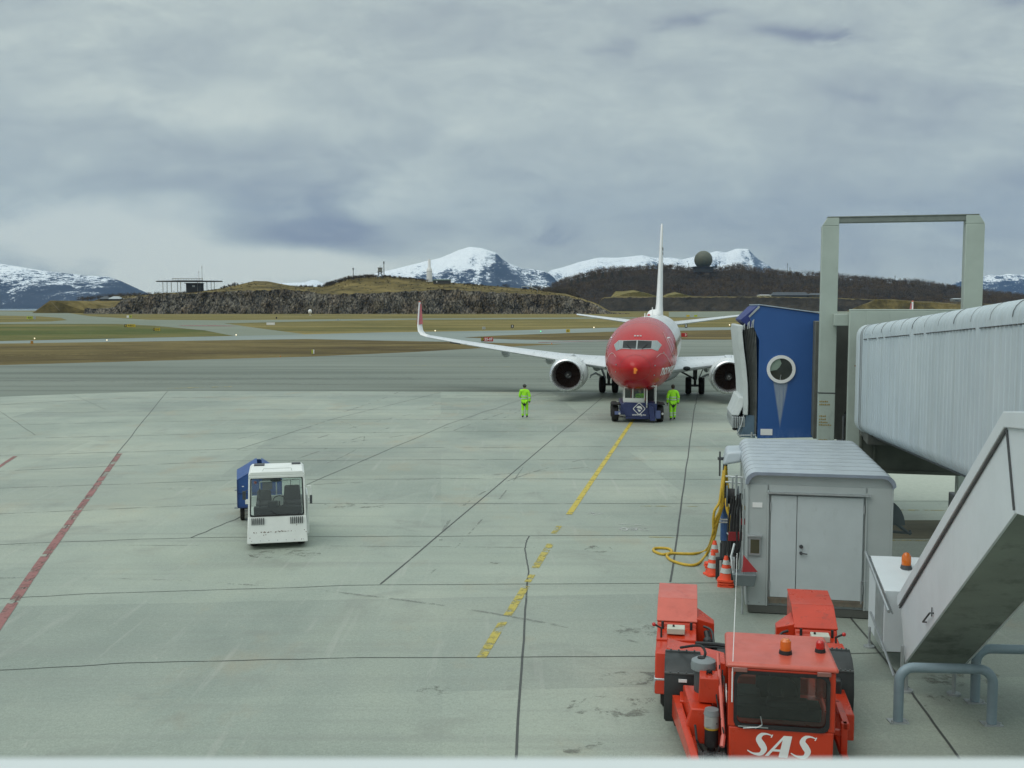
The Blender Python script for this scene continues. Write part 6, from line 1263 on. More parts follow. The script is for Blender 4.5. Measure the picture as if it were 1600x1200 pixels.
# cab
ZT = 1.52; hw = .625; rake = .02
mb = MB(); 
mb.hexa([(-.60, -.02, .18), (.60, -.02, .18), (.60, 1.15, .18), (-.60, 1.15, .18), (-.605, -.02, .74), (.605, -.02, .74), (.605, 1.15, .74), (-.605, 1.15, .74)])
for x0, x1 in ((-.62, -.52), (.52, .62)):
    mb.hexa([(x0, -.02, .74), (x1, -.02, .74), (x1, .06, .74), (x0, .06, .74), (x0, 0, ZT-.06), (x1, 0, ZT-.06), (x1, .08, ZT-.06), (x0, .08, ZT-.06)]); mb.box(x0, x1, 1.07, 1.15, .74, ZT-.06)
mb.box(-.52, .52, -.012, .06, 1.40, ZT-.06); mb.box(-.62, .62, 1.09, 1.15, 1.38, ZT-.06); mb.box(-.62, -.56, .06, 1.09, 1.40, ZT-.06); mb.box(.56, .62, .06, 1.09, 1.40, ZT-.06)
cabo = mb.build('cab', M_rd, tu, .018, seg=3)
mb = MB(); mb.hexa([(-.66, -.03, ZT-.06), (.66, -.03, ZT-.06), (.64, 1.18, ZT-.06), (-.64, 1.18, ZT-.06), (-.64, -.01, ZT), (.64, -.01, ZT), (.62, 1.16, ZT+.01), (-.62, 1.16, ZT+.01)]); mb.build('cab_roof', M_rd_pale, tu, .03, seg=3)
mb = MB(); mb.add([(x, .012, z) for x, z in ((-.53, .76), (.53, .76), (.53, 1.42), (-.53, 1.42))], [(0, 1, 2, 3)]); mb.build('windscreen', M_glassd, tu, fixn=False)
mb = MB(); mb.add([(x, 1.11, z) for x, z in ((-.53, .76), (.53, .76), (.53, 1.42), (-.53, 1.42))], [(0, 1, 2, 3)]); mb.build('rear_window', M_glassd, tu, fixn=False)
for x in (-.60, .60): mb = MB(); mb.add([(x, y, z) for y, z in ((.08, .78), (1.06, .78), (1.06, 1.40), (.08, 1.40))], [(0, 1, 2, 3)]); mb.build('side_window', M_glassd, tu, fixn=False)
rg = rrect(-.555, .555, .735, 1.435, .10, 6); ri = rrect(-.515, .515, .775, 1.395, .08, 6); n_ = len(rg); mb = MB()
mb.add([(x, -.034, z) for x, z in rg]+[(x, -.034, z) for x, z in ri]+[(x, .02, z) for x, z in ri]+[(x, -.01, z) for x, z in rg], [(i, (i+1) % n_, n_+(i+1) % n_, n_+i) for i in range(n_)]+[(n_+i, n_+(i+1) % n_, 2*n_+(i+1) % n_, 2*n_+i) for i in range(n_)]+[(i, 3*n_+i, 3*n_+(i+1) % n_, (i+1) % n_) for i in range(n_)]); mb.build('window_seal', M_black, tu, smooth=False)
# fill between the round-cornered seal and the square opening
rc = [(-.56, .74), (.56, .74), (.56, 1.43), (-.56, 1.43)]; mb = MB()
for cx, cz, sx, sz in ((-.52, .775, 1, 1), (.52, .775, -1, 1), (.52, 1.40, -1, -1), (-.52, 1.40, 1, -1)):
    pts = [(cx-sx*.02, cz-sz*.02)]+[(cx+sx*(.08-.08*cos(a)), cz+sz*(.08-.08*sin(a))) for a in (pi/2*k/5 for k in range(6))]; mb.add([(x, -.024, z) for x, z in pts], [tuple(range(len(pts)))])
mb.build('corner_fill', M_black, tu, smooth=False)
mb = MB(); 
for x0, x1 in ((-.57, -.40), (.40, .56)): mb.box(x0, x1, -.045, -.02, ZT-.10, ZT-.045)
mb.build('marker_lamp', m_lamp('dull_lamp', (.30, .12, .10), .1), tu, .008)
mb = MB(); mb.box(-.5, .5, .25, .55, .74, .92); mb.box(-.15, .35, .20, .4, .9, 1.0); mb.box(-.5, -.2, .5, .9, .7, .95); mb.build('dashboard', M_int, tu, .03)
mb = MB(); mb.box(-.25, .30, .75, .85, .75, 1.22); mb.box(-.25, .30, .45, .8, .72, .80); mb.build('seat', M_seat, tu, .04)
mb = MB(); mb.tube([(.05+.17*cos(a), .42+.05*sin(a), 1.07+.15*sin(a)) for a in (2*pi*k/20 for k in range(21))], .014, 6); mb.tube([(.05, .42, 1.07), (.05, .3, .9)], .02); mb.build('steering_wheel', M_black, tu)
mb = MB(); mb.tube([(-.30, -.045, .745), (-.22, -.055, .80), (-.24, -.05, .90)], .006, 6); mb.tube([(-.44, -.045, .74), (-.26, -.05, .765), (-.23, -.05, .78)], .007, 6); mb.build('wiper', M_galv, tu)
mb = MB(); mb.box(-.5, -.15, -.046, -.036, .755, .768); mb.build('wiper_blade', M_steel, tu)
# airline initials drawn as sloped strokes
def ribbon(pts, wds):
    P = wig([(x, z, 0) for x, z in pts], 6); W = np.interp(np.linspace(0, 1, len(P)), np.linspace(0, 1, len(wds)), wds); A_, B_ = [], []
    for i, p in enumerate(P):
        d = (P[min(i+1, len(P)-1)]-P[max(i-1, 0)]).normalized(); n = V((-d.y, d.x, 0)); A_.append(p+n*W[i]); B_.append(p-n*W[i])
    n = len(P); m_ = MB(); m_.add([(a.x, a.y, 0) for a in A_+B_], [(i, i+1, n+i+1, n+i) for i in range(n-1)]); return m_
lets = MB(); k_ = .00238
def U(u, v): return ((u-884)*k_, (1140-v)*k_)
for du in (0, 262):
    sp_ = [U(832+du, 1003), U(800+du, 993), U(768+du, 1000), U(752+du, 1030), U(770+du, 1062), U(784+du, 1092), U(764+du, 1124), U(720+du, 1124), U(684+du, 1106)]
    merge(lets, ribbon(sp_, [.006, .012, .026, .042, .050, .044, .028, .014, .007]))
    q = MB(); q.add([(*U(832+du, 994), 0), (*U(838+du, 996), 0), (*U(830+du, 1016), 0), (*U(822+du, 1014), 0)], [(0, 1, 2, 3)]); merge(lets, q)
q = MB(); q.add([(*U(790, 1134), 0), (*U(812, 1134), 0), (*U(918, 998), 0), (*U(902, 998), 0)], [(0, 1, 2, 3)]); q.add([(*U(902, 998), 0), (*U(952, 998), 0), (*U(926, 1138), 0), (*U(872, 1138), 0)], [(0, 1, 2, 3)]); q.add([(*U(836, 1088), 0), (*U(884, 1088), 0), (*U(882, 1102), 0), (*U(826, 1102), 0)], [(0, 1, 2, 3)]); merge(lets, q)
lets.v = [(x*.81+.0, -.0235-.0006*(i % 3), z*.80+.400) for i, (x, z, _) in enumerate(lets.v)]
lo_ = lets.build('airline_initials', M_letter, tu, smooth=False, fixn=False)
tb = text_mb('SAS', .20, .004, .25, .012); tb.xf(T(-.628, .42, .98) @ RZ(-pi/2) @ UP); tb.build('side_initials', M_letter, tu, smooth=False)
# beacons and aerial
for (x, y, r_, h_, mt) in ((.075, .42, .068, .19, M_amber), (.50, .55, .055, .15, M_redl)):
    mb = MB(); mb.cyl((x, y, ZT), (x, y, ZT+.05), r_*1.2, r_*1.05, 20); b_ = mb.build('beacon_base', M_black, tu); mb = MB(); mb.lathe([(r_*.98, .05), (r_, .08), (r_*.94, h_*.85), (r_*.6, h_), (.004, h_*1.03)], (x, y, ZT), 'z', 20); mb.build('beacon_lens', mt, b_)
mb = MB(); a = V((-.56, .10, 1.30)); mb.tube([(-.575, -.04, 1.05), (-.575, -.04, 1.42)], .009, 6); mb.tube([(-.575, -.04, 1.42), (-.53, .5, 2.15)], .005, 5); mb.tube([(-.53, .5, 2.15), (-.50, .95, 2.62)], .003, 5); mb.build('aerial', M_letter, tu)
# left platform: floor, grille deck, side beam, boxes
def lb(m_, x0, x1, y0, y1, z0, z1): return m_.box(x0, x1, y0, y1, z0, z1)
mb = MB(); mb.hexa([(-1.20, 1.05, .30), (-.62, 1.05, .30), (-.62, 2.2, .30), (-1.20, 2.2, .30), (-1.20, 1.05, .60), (-.62, 1.05, .60), (-.62, 2.2, .75), (-1.20, 2.2, .75)])
mb.hexa([(-1.16, .48, .28), (-.62, .48, .28), (-.62, 1.10, .28), (-1.16, 1.10, .28), (-1.05, .50, .72), (-.80, .50, .72), (-.80, 1.10, .80), (-1.16, 1.10, .80)])
mb.box(-.60, .60, 1.15, 3.1, .25, .72); mb.box(.62, .98, .9, 2.2, .28, .62)
mb.build('chassis', M_rd, tu, .015)
sb = MB(); sb.hexa([(-.98, -.55, .22), (-.89, -.55, .22), (-1.20, 1.25, .30), (-1.30, 1.25, .30), (-.98, -.55, .34), (-.89, -.55, .34), (-1.20, 1.25, .60), (-1.30, 1.25, .60)]); sb.hexa([(-1.0, .25, .16), (-.96, .25, .16), (-1.08, 1.0, .26), (-1.12, 1.0, .26), (-1.0, .25, .30), (-.96, .25, .30), (-1.08, 1.0, .54), (-1.12, 1.0, .54)])
sb.build('side_beam', M_rd, tu, .01)
mb = MB(); mb.box(.74, .82, -.25, 1.25, .28, .36); mb.box(.74, .82, .35, .43, .28, .72); mb.box(.76, .84, .35, 1.1, .64, .72); mb.box(.62, .82, .38, .44, .55, .62); mb.box(.74, .82, 1.05, 1.13, .3, .72); mb.build('side_beam', M_rd, tu, .01)
mb = MB()
for k in range(12): mb.box(-.99+k*.031, -.982+k*.031, -.5, .45, .205, .225)
for k in range(22): mb.box(-.99, -.62, -.5+k*.043, -.492+k*.043, .20, .22)
mb.build('step_grating', M_galv, tu, smooth=False)
mb = MB(); mb.box(-.98, -.61, -.5, .46, .10, .16); mb.box(-.62, .62, -.0, 1.15, .10, .18); mb.build('underframe', M_int, tu)
mb = MB(); mb.hexa([(-.96, .62, .76), (-.70, .60, .76), (-.70, .86, .76), (-.96, .88, .76), (-.95, .62, 1.08), (-.71, .60, 1.08), (-.71, .86, 1.10), (-.95, .88, 1.10)]); bx1 = mb.build('battery_box', M_rd, tu, .012)
mb = MB(); mb.tube([(-.86, .74, 1.09), (-.86, .70, 1.15), (-.80, .72, 1.15), (-.80, .76, 1.09)], .010, 6); mb.sph((-.83, .78, 1.11), .03, 8); mb.build('box_latch', M_black, bx1)
mb = MB(); mb.cyl((-.80, .42, .30), (-.80, .42, .52), .085, n=18); mb.cyl((-.80, .42, .24), (-.80, .42, .32), .05, n=12); jar = mb.build('fluid_filter', M_black, tu)
mb = MB(); mb.cyl((-.80, .42, .52), (-.80, .42, .545), .088, n=18); mb.build('yellow_label', M_ylw, jar)
mb = MB(); mb.cyl((-.80, .42, .545), (-.80, .42, .70), .092, n=20); mb.box(-.88, -.79, .325, .335, .57, .68); mb.build('filter_canister', pm('cloudy_plastic', (.35, .38, .37), .4), jar)
mb = MB(); mb.cyl((-.80, .42, .70), (-.80, .42, .765), .10, .085, 20); mb.build('filter_cap', pm('grey_cap', (.20, .23, .24), .4), jar)
mb = MB(); mb.tube([(-.72, .25, .3), (-.66, .22, .5), (-.68, .3, .7)], .015); mb.tube([(-.9, .22, .3), (-.98, .2, .45), (-1.0, .4, .55)], .015); mb.sph((-.80, .2, .2), .10, 10, (1, .8, .7)); mb.build('hydraulic_fittings', M_black, tu)
# mushroom air intake
mb = MB(); mb.cyl((-.90, 1.0, .6), (-.90, 1.0, 1.12), .12, n=20); ai = mb.build('intake_pipe', M_dgrey, tu); mb = MB(); mb.lathe([(.02, 1.22), (.10, 1.21), (.155, 1.18), (.165, 1.12), (.16, 1.07), (.11, 1.05), (.02, 1.05)], (-.90, 1.0, 0), 'z', 28); mb.build('intake_cap', pm('grey_cap', (.20, .23, .24)), ai, ang=50); mb = MB(); mb.cyl((-.93, .98, 1.215), (-.93, .98, 1.225), .05, n=14); mb.tube(wig([(-.90, 1.0, 1.2), (-.88, 1.05, 1.27), (-.95, 1.3, 1.27), (-1.2, 1.75, 1.08)]), .018); mb.build('intake_vent', M_black, ai)
# slim struts beside the cab
mb = MB(); mb.tube([(-.66, .15, .55), (-.72, .95, 1.30)], .022, 8); mb.tube([(-.66, .15, .55), (-.68, .05, .45)], .03, 8); mb.build('gas_strut', pm('pale_red_tube', (.60, .14, .11), .4), tu); mb = MB(); mb.tube(wig([(-.70, .8, 1.2), (-.74, .62, .9), (-.72, .5, .75), (-.74, .35, .6)]), .010, 6); mb.tube(wig([(-.66, .9, 1.1), (-.68, .4, .7), (-.66, .1, .6)]), .010, 6); mb.build('cable', M_black, tu)
# black mudguards over the front wheels
def fender(cx, w_, y0, y1, zt, lab=None):
    prof = [(y0, .22), (y0-.04, .55), (y0+.02, .86), (y0+.20, zt-.04), (y0+.42, zt), (y1-.2, zt-.02), (y1, zt-.2), (y1+.02, .6)]
    mb = MB(); mb.loft([[(cx-w_/2, y, z), (cx+w_/2, y, z), (cx+w_/2-.01, y+.02, z-.03), (cx-w_/2+.01, y+.02, z-.03)] for y, z in prof])
    for sx in (-1, 1): mb.prism([(y, z) for y, z in prof]+[(y1-.05, .45), (y0+.1, .3)], 'x', cx+sx*w_/2-.01, cx+sx*w_/2+.01)
    fo_ = mb.build('mudguard', M_plast, tu, .02, ang=50); mb = MB()
    for i in (2, 4):
        y, z = prof[i]; mb.box(cx-w_/2-.005, cx+w_/2+.005, y-.02, y+.01, z-.005, z+.012)
        for k in range(4): mb.cyl((cx-w_*.35+k*w_*.23, y-.01, z+.01), (cx-w_*.35+k*w_*.23, y-.01, z+.03), .012, n=6)
    mb.build('mudguard_strip', pm('grey_plastic', (.09, .10, .10), .5), fo_); return fo_
f1 = fender(-1.17, .46, 1.32, 2.02, 1.03); mb = MB(); mb.box(-1.22, -1.11, 1.285, 1.30, .76, .80); mb.build('sticker', M_letter, f1)
fender(.96, .27, 1.80, 2.4, 1.02)
for x, y in ((-1.17, 1.70), (.96, 2.12)): add_wheel(tu, x, y, .38, .38, .24, M_rd)
mb = MB(); mb.box(.84, .92, 1.6, 1.75, .4, .8); mb.build('rear_bracket', M_plast, tu, .02)
# lifting arms with engine boxes at the back
def arm(x0, x1, side_):
    x0, x1 = min(x0, x1), max(x0, x1); zt = 1.34
    mb = MB(); y0, y1 = 2.55, 4.30
    pr = [(y0, .32), (y0, .93), (y0+.42, .96), (y0+.45, 1.03), (3.50, 1.235), (4.20, 1.275), (4.27, 1.2), (4.27, .35)]
    mb.prism(pr, 'x', x0, x1); hs = mb.build('engine_housing', M_rd, tu, .02, seg=3)
    mb = MB(); mb.prism([(y0+.46, 1.045), (3.50, 1.247), (3.50, 1.267), (y0+.46, 1.065)], 'x', x0-.01, x1+.01); mb.prism([(3.51, 1.247), (4.22, 1.287), (4.22, 1.307), (3.51, 1.267)], 'x', x0-.01, x1+.01); mb.build('housing_lid', M_rd_pale if side_ < 0 else M_rd, hs, .006)
    cx = (x0+x1)/2
    mb = MB(); mb.box(cx-.12+.02*side_, cx+.14+.02*side_, y0+.12, y0+.32, .96, 1.05); cb_ = mb.build('control_box', pm('cream_control_box', (.50, .52, .44), .5), hs, .01); mb = MB(); mb.box(cx-.06, cx-.03, y0+.2, y0+.23, 1.05, 1.075); mb.build('switch', M_black, cb_)
    lx = x0+.03 if side_ < 0 else x1-.03
    mb = MB(); mb.tube([(lx+side_*-.04, y0+.05, .92), (lx+side_*-.04, y0+.08, 1.06), (lx+side_*.06, y0+.08, 1.11)], .016, 6); lv = mb.build('lever', M_black, hs); mb = MB(); mb.sph((lx+side_*.07, y0+.08, 1.11), .03, 10); mb.build('lever_knob', M_redl, lv)
    for xx in (x0+.08, x1-.08): mb = MB(); mb.cyl((xx, y0+.38, .96), (xx, y0+.38, 1.07), .02, n=8); mb.build('latch_pin', M_black, hs)
    mb = MB(); mb.box(x0+.01, x1-.01, y0-.35, y0-.01, .25, .85); mb.hexa([(x0, y0-.55, .3), (x1, y0-.55, .3), (x1, y0, .3), (x0, y0, .3), (x0, y0-.40, .86), (x1, y0-.40, .86), (x1, y0, .90), (x0, y0, .90)]); mb.build('arm_body', M_rd, tu, .02)
    ox = x0-.0 if side_ < 0 else x1+.0
    add_wheel(tu, cx, 2.35, .30, .30, .42, M_galv); add_wheel(tu, cx, 3.9, .30, .30, .42, M_galv)
    mb = MB(); mb.box(x0-.015, x1+.015, 2.05, 2.2, .30, .52); mb.build('fender_plate', M_galv, tu, .02)
    # inner wedge bracket with hydraulic block
    ix = x1 if side_ < 0 else x0; q = -side_
    mb = MB(); mb.hexa([(ix, 3.05, .55), (ix+q*.26, 3.05, .55), (ix+q*.26, 3.3, .55), (ix, 3.6, .55), (ix, 3.05, 1.10), (ix+q*.26, 3.1, 1.02), (ix+q*.26, 3.3, 1.02), (ix, 3.6, 1.12)]) ; mb.build('wedge_bracket', M_rd, tu, .01)
    mb = MB(); mb.cyl((ix+q*.15, 2.95, .95), (ix+q*.20, 2.75, .70), .05, n=10); mb.box(min(ix, ix+q*.3), max(ix, ix+q*.3), 2.45, 2.8, .60, .84); mb.tube(wig([(ix+q*.1, 2.95, 1.02), (ix+q*.22, 2.85, .98), (ix+q*.25, 2.6, .8)]), .02); mb.sph((ix+q*.16, 2.7, .88), .07, 8); mb.build('hydraulic_block', M_plast, tu, .01)
arm(-1.56, -.98, -1); arm(.44, 1.04, 1)
mb = MB(); mb.hexa([(-1.40, 2.0, .80), (-.60, 1.5, .80), (-.60, 1.95, .80), (-1.40, 2.45, .80), (-1.40, 2.0, .98), (-.60, 1.5, .98), (-.60, 1.95, .98), (-1.40, 2.45, .98)]); mb.build('swing_arm', M_rd, tu, .015); mb = MB(); mb.hexa([(.62, 2.2, .85), (1.05, 2.2, .85), (1.05, 2.5, .85), (.62, 2.5, .85), (.62, 2.2, 1.02), (1.05, 2.2, 1.02), (1.05, 2.5, 1.02), (.62, 2.5, 1.02)]); mb.build('swing_arm', M_rd, tu, .015)
mb = MB()
for z, y in ((.95, 2.35), (.85, 2.5), (.80, 2.2)): mb.tube(wig([(-1.0, y, z), (-.6, y+.05, z-.02), (-.1, y-.1, z-.08), (.45, y, z)]), .03, 8)
mb.box(-.95, .45, 2.15, 2.75, .70, .84); mb.build('hydraulic_lines', M_plast, tu)
mb = MB(); mb.box(-.45, .45, 1.2, 2.4, .72, .95); mb.build('rear_deck', M_rd, tu, .03)

# ------------------------------------------------------------------ airfield signs and lights
M_sy = pm('sign_yellow', (.55, .40, .03), .5, 0, .05, 3); M_sg = pm('sign_yellow_green', (.42, .48, .05), .5); M_sk = pm('sign_black', (.02, .02, .02), .5); M_sr = pm('sign_red', (.40, .02, .02), .5)
def sign(px, py, wpx, hpx, secs, label, cat='sign', legs=True, group=None, txt=None):
    x, y = G(px, py); k = math.hypot(y, CAM_H)/1600*1.0; W = wpx*k; H = hpx*k; r_ = thing('airfield_sign', label, cat, (x, y, -.05), 0, group); zl = .18*H
    x0 = -W/2
    for i, (fr, mt, tx, tm_) in enumerate(secs):
        w_ = W*fr; mb = MB(); mb.box(x0, x0+w_, -.08, .08, zl, zl+H); p_ = mb.build('panel', mt, r_, .01)
        if tx: tb = text_mb(tx, H*.85, .01, 0, .02*H); q = max(v[0] for v in tb.v)-min(v[0] for v in tb.v); f = min(1, w_*.86/q); tb.xf(T(x0+w_/2, -.09, zl+H*.5) @ UP @ Matrix.Diagonal((f, 1, 1, 1))); tb.build('lettering', tm_, p_, smooth=False)
        x0 += w_
    for s_ in (-1, 1): mb = MB(); mb.cyl((s_*W*.35, 0, 0), (s_*W*.35, 0, zl), .03*H+.02, n=6); mb.build('leg', M_galv, r_)
    return r_
sign(761, 534, 19, 6.4, [(.24, M_sk, 'D', M_sy), (.76, M_sr, '25-07', M_letter)], 'red and black runway holding sign reading 25-07 above the left wing')
sign(1069, 527, 9, 6, [(.5, M_sr, '', M_letter), (.5, M_sr, '3', M_letter)], 'small red sign just right of the fuselage of the jet')
sign(1072, 513, 4, 6, [(1, M_sk, '5', M_letter)], 'small black sign beyond the red sign, right of the fuselage')
sign(887.5, 520, 6, 5, [(1, M_sy, 'C', M_sk)], 'small square yellow taxiway sign on the grass left of the jet')
sign(756, 515, 5, 4, [(1, M_galv, '', M_sk)], 'small pale grey box on the grass above the red runway sign')
sign(800.5, 513, 4.4, 5, [(1, M_sk, '3', M_letter)], 'small black and white marker on the grass, right of the grey box')
sign(202, 497, 8, 3.6, [(.45, M_letter, '', M_sk), (.55, M_sg, 'D', M_sk)], 'white and yellow green sign at the foot of the cliff')
sign(49, 499, 14, 4, [(.7, M_sg, 'B A', M_sk), (.3, M_galv, '', M_sk)], 'yellow green sign with grey end at the far left')
sign(203, 511.5, 17, 4.4, [(.22, M_sk, 'B', M_sy), (.78, M_sy, 'A-B C', M_sk)], 'long black and yellow taxiway sign on the green meadow')
sign(245, 517, 10.5, 4, [(.25, M_sk, 'B', M_sy), (.75, M_sy, 'C-D', M_sk)], 'short black and yellow sign on the green meadow, right of the long one')
sign(423, 508, 13, 3.6, [(1, M_letter, '', M_sk)], 'low white board with thin legs on the grass below the cliff')
sign(489, 553, 4, 6, [(.6, M_sg, '', M_sk), (.4, M_letter, '', M_sk)], 'little yellow and white marker on the brown verge')
sign(50, 538, 3.6, 5, [(1, pm('orange_board', (.40, .20, .04), .6), '', M_sk)], 'small orange marker board beside the taxiway at the far left')
sign(1075, 495.5, 5, 3, [(1, M_sy, '', M_sk)], 'left one of two distant yellow signs right of the tail')
sign(1087, 495.5, 5, 3, [(1, M_sg, '', M_sk)], 'right one of two distant yellow signs right of the tail')
sign(432, 498.5, 2, 3, [(1, M_sk, '', M_sk)], 'tiny dark marker on the grass right below the cliff')
sign(528, 501, 4, 2.4, [(1, M_galv, '', M_sk)], 'tiny grey box beside the far runway')
sign(1194, 466, 1, 1, [(1, M_galv, '', M_sk)], 'x') if False else None
x, y = G(484.5, 493.5); wr = thing('wind_instrument', 'small white instrument shelter standing at the foot of the cliff', 'instrument', (x, y, -.05)); mb = MB(); mb.cyl((0, 0, 0), (0, 0, 1.6), .12, n=8); mb.tube([(-.8, 0, 0), (0, 0, 1.6), (.8, 0, 0)], .1, 6); mb.build('stand', M_letter, wr); mb = MB(); mb.sph((0, 0, 2.9), 1.3, 10, (1, 1, 1.2)); mb.build('dome', M_letter, wr)
def elight(px, py, lens, label, sc=1.0):
    x, y = G(px, py); k = y/1600*sc; r_ = thing('edge_light', label, 'edge light', (x, y, -.05), 0, 'taxiway edge lights'); mb = MB(); mb.cyl((0, 0, 0), (0, 0, 1.1*k), .35*k, n=8); mb.build('stem', M_sy, r_); mb = MB(); mb.sph((0, 0, 1.7*k), .85*k, 10); mb.build('lens', lens, r_)
def m_lit(name, c, s_):
    m, nt, bs = newmat(name); bs.inputs['Base Color'].default_value = rgba(c); bs.inputs['Emission Color'].default_value = rgba(c); bs.inputs['Emission Strength'].default_value = s_; return m
M_lw = m_lit('lit_warm_lamp', (1, .85, .6), 1.6); M_lg = m_lit('lit_green_lamp', (.1, .9, .4), 1.0)
for px, py, m_, lab in ((680, 518, M_lw, 'lit white edge lamp on the taxiway just right of the left winglet'), (845, 519, M_lg, 'lit green edge lamp left of the yellow square sign'), (928, 513, M_lw, 'lit white edge lamp on the taxiway left of the fuselage crown'), (54, 530, M_lw, 'lit lamp by the orange marker board at the far left'), (167, 532.6, M_lw, 'lit lamp on the near edge of the left taxiway'), (369, 524.5, M_lw, 'lit lamp at the point of the green meadow'), (438, 557.5, M_amber, 'small orange edge lamp where brown verge meets asphalt'), (862, 538, M_amber, 'amber edge lamp at the right end of the brown verge'), (1140, 509, M_lw, 'lit lamp just left of the jet bridge cab')):
    elight(px, py, m_, lab)

# ------------------------------------------------------------------ far buildings, masts, towers
M_conc2 = pm('weathered_concrete', (.22, .23, .21), .8, 0, .15, .3); M_dk = pm('dark_building_cladding', (.05, .05, .048), .7, 0, .2, .4); M_rfd = pm('slate_roof', (.06, .07, .08), .6, 0, .15, .4)
def atp(px, py, Y): x, z = PY(px, py, Y); return x, z
def wmast(px, pb, pt_, Y, label, r_=.12, cat='mast'):
    x, z0 = atp(px, pb, Y); _, z1 = atp(px, pt_, Y); t = thing('radio_mast', label, cat, (x, Y, z0-.5), 0, 'thin masts on the hills'); mb = MB(); mb.cyl((0, 0, 0), (0, 0, z1-z0+.5), r_*1.6, r_, 6); mb.build('pole', M_dgrey, t); mb = MB(); h = z1-z0
    mb.cyl((0, 0, h*.9), (0, 0, h*1.02+.5), r_*2.2, r_*2.2, 6); mb.build('antenna', M_dgrey, t); return t
# flat round-roofed building on the left hill
Y = 985; k = Y/1600
x0, zb = atp(296, 451, Y); rb_ = thing('pavilion', 'flat dark disc roof on thin posts with railing and cabin, on the left hill', 'pavilion', (x0, Y, zb-1.5)); zz = 1.5; H = (451-440.5)*k
mb = MB(); mb.lathe([(.1, 0), (31.5, 0), (32, .5), (31.5, 1.0), (.1, 1.3)], (0, 0, zz+H), 'z', 48); mb.xf(T(0, 0, 0)); mb.v = [(x, y*.35, z) for x, y, z in mb.v]; mb.build('disc_roof', M_dk, rb_)
for dx in (-24, -20, -16, -10, -7, 9, 18, 22, 25): mb = MB(); mb.cyl((dx, -4, -2), (dx, -4, zz+H), .28, n=8); mb.build('post', M_conc2, rb_)
mb = MB(); mb.box(-2, 12.5, -4, 4, -2, zz+H-1.6); mb.build('cabin', M_dk, rb_); mb = MB(); mb.box(-3.5, 13, -5, 5, zz+H-1.6, zz+H-1.1); mb.build('cabin_roof', M_rfd, rb_)
mb = MB(); mb.box(4, 6.5, -4.1, -4.02, zz+1.5, zz+3.2); mb.build('cabin_window', M_galv, rb_)
mb = MB(); mb.box(-15, 14, -4, -3.6, zz+H+1.2, zz+H+1.4); mb.box(-15, 14, -4, -3.6, zz+H+3.0, zz+H+3.35)
for i in range(20): mb.box(-15+i*29/19-.12, -15+i*29/19+.12, -4, -3.7, zz+H+1, zz+H+3.2)
mb.build('railing', M_conc2, rb_)
wmast(311, 441, 424, 984, 'thin pole on the left of the two masts above the disc roof', .1); wmast(316, 441, 416, 984, 'taller of the two masts above the disc roof', .12)
# white round tower
Y = 985; x0, zb = atp(671, 437, Y); wt_ = thing('white_tower', 'tall white tapering round tower on the hill left of the blue mountain', 'tower', (x0, Y, zb-1)); k = Y/1600
mb = MB(); mb.lathe([(4.6*k, -1), (4.3*k, 14*k), (4.2*k, 18*k), (3.5*k, 19*k), (2.1*k, 22*k), (2.0*k, 32*k), (1.2*k, 33.5*k), (.05, 33.6*k)], (0, 0, 0), 'z', 28); mb.build('shaft', M_letter, wt_, ang=50)
mb = MB(); mb.lathe([(4.35*k, 14*k), (4.45*k, 14.3*k), (4.3*k, 14.6*k)], (0, 0, 0), 'z', 28); mb.build('ring_band', M_galv, wt_)
# steel lookout tower and masts at its side
x0, zb = atp(594, 433, Y); lt = thing('lookout_tower', 'small steel lattice lookout tower with a box cabin on the hill crest', 'tower', (x0, Y, zb-.5)); h = 15*k
for sx in (-1, 1):
    for sy in (-1, 1): mb = MB(); mb.cyl((sx*2.2, sy*2.2, -1), (sx*1.5, sy*1.5, h*.55), .22, n=6); mb.build('leg', M_dgrey, lt)
mb = MB()
for z0_, z1_ in ((0, h*.27), (h*.27, h*.55)):
    for sy in (-1, 1): mb.tube([(-2.1, sy*2, z0_), (1.8, sy*1.8, z1_)], .13, 5); mb.tube([(2.1, sy*2, z0_), (-1.8, sy*1.8, z1_)], .13, 5)
mb.box(-2.6, 2.6, -2.6, 2.6, h*.55, h*.6); mb.build('bracing', M_dgrey, lt)
mb = MB(); mb.box(-1.9, 1.9, -1.9, 1.9, h*.6, h*.98); mb.cyl((0, 0, h), (0, 0, h*1.25), .12, n=6); mb.build('box_cabin', M_conc2, lt, .1); mb = MB(); mb.box(-2.2, 2.2, -2.2, 2.2, h*.98, h*1.03); mb.build('cabin_roof', M_dgrey, lt)
wmast(600, 433, 409, 985, 'tall dark mast right beside the lattice lookout tower', .3); wmast(552, 436, 419, 985, 'lone short mast on the hill left of the lookout tower', .3)
x0, zb = atp(689, 441, 960); sh = thing('hill_shed', 'low green roofed shed on the hill right of the white tower', 'shed', (x0, 960, zb-1.5)); mb = MB(); mb.box(-7, 9, -3, 3, 0, 3.2); mb.build('wall', M_dk, sh); mb = MB(); mb.hexa([(-7.5, -3.6, 3.2), (9.5, -3.6, 3.2), (9.5, 3.6, 3.2), (-7.5, 3.6, 3.2), (-7, -.3, 4.4), (9, -.3, 4.4), (9, .3, 4.4), (-7, .3, 4.4)]); mb.build('roof', pm('green_roof', (.05, .09, .07), .6), sh); mb = MB(); mb.box(-4.2, -3.2, -3.1, -3.0, 1.2, 2.6); mb.build('window', M_letter, sh)
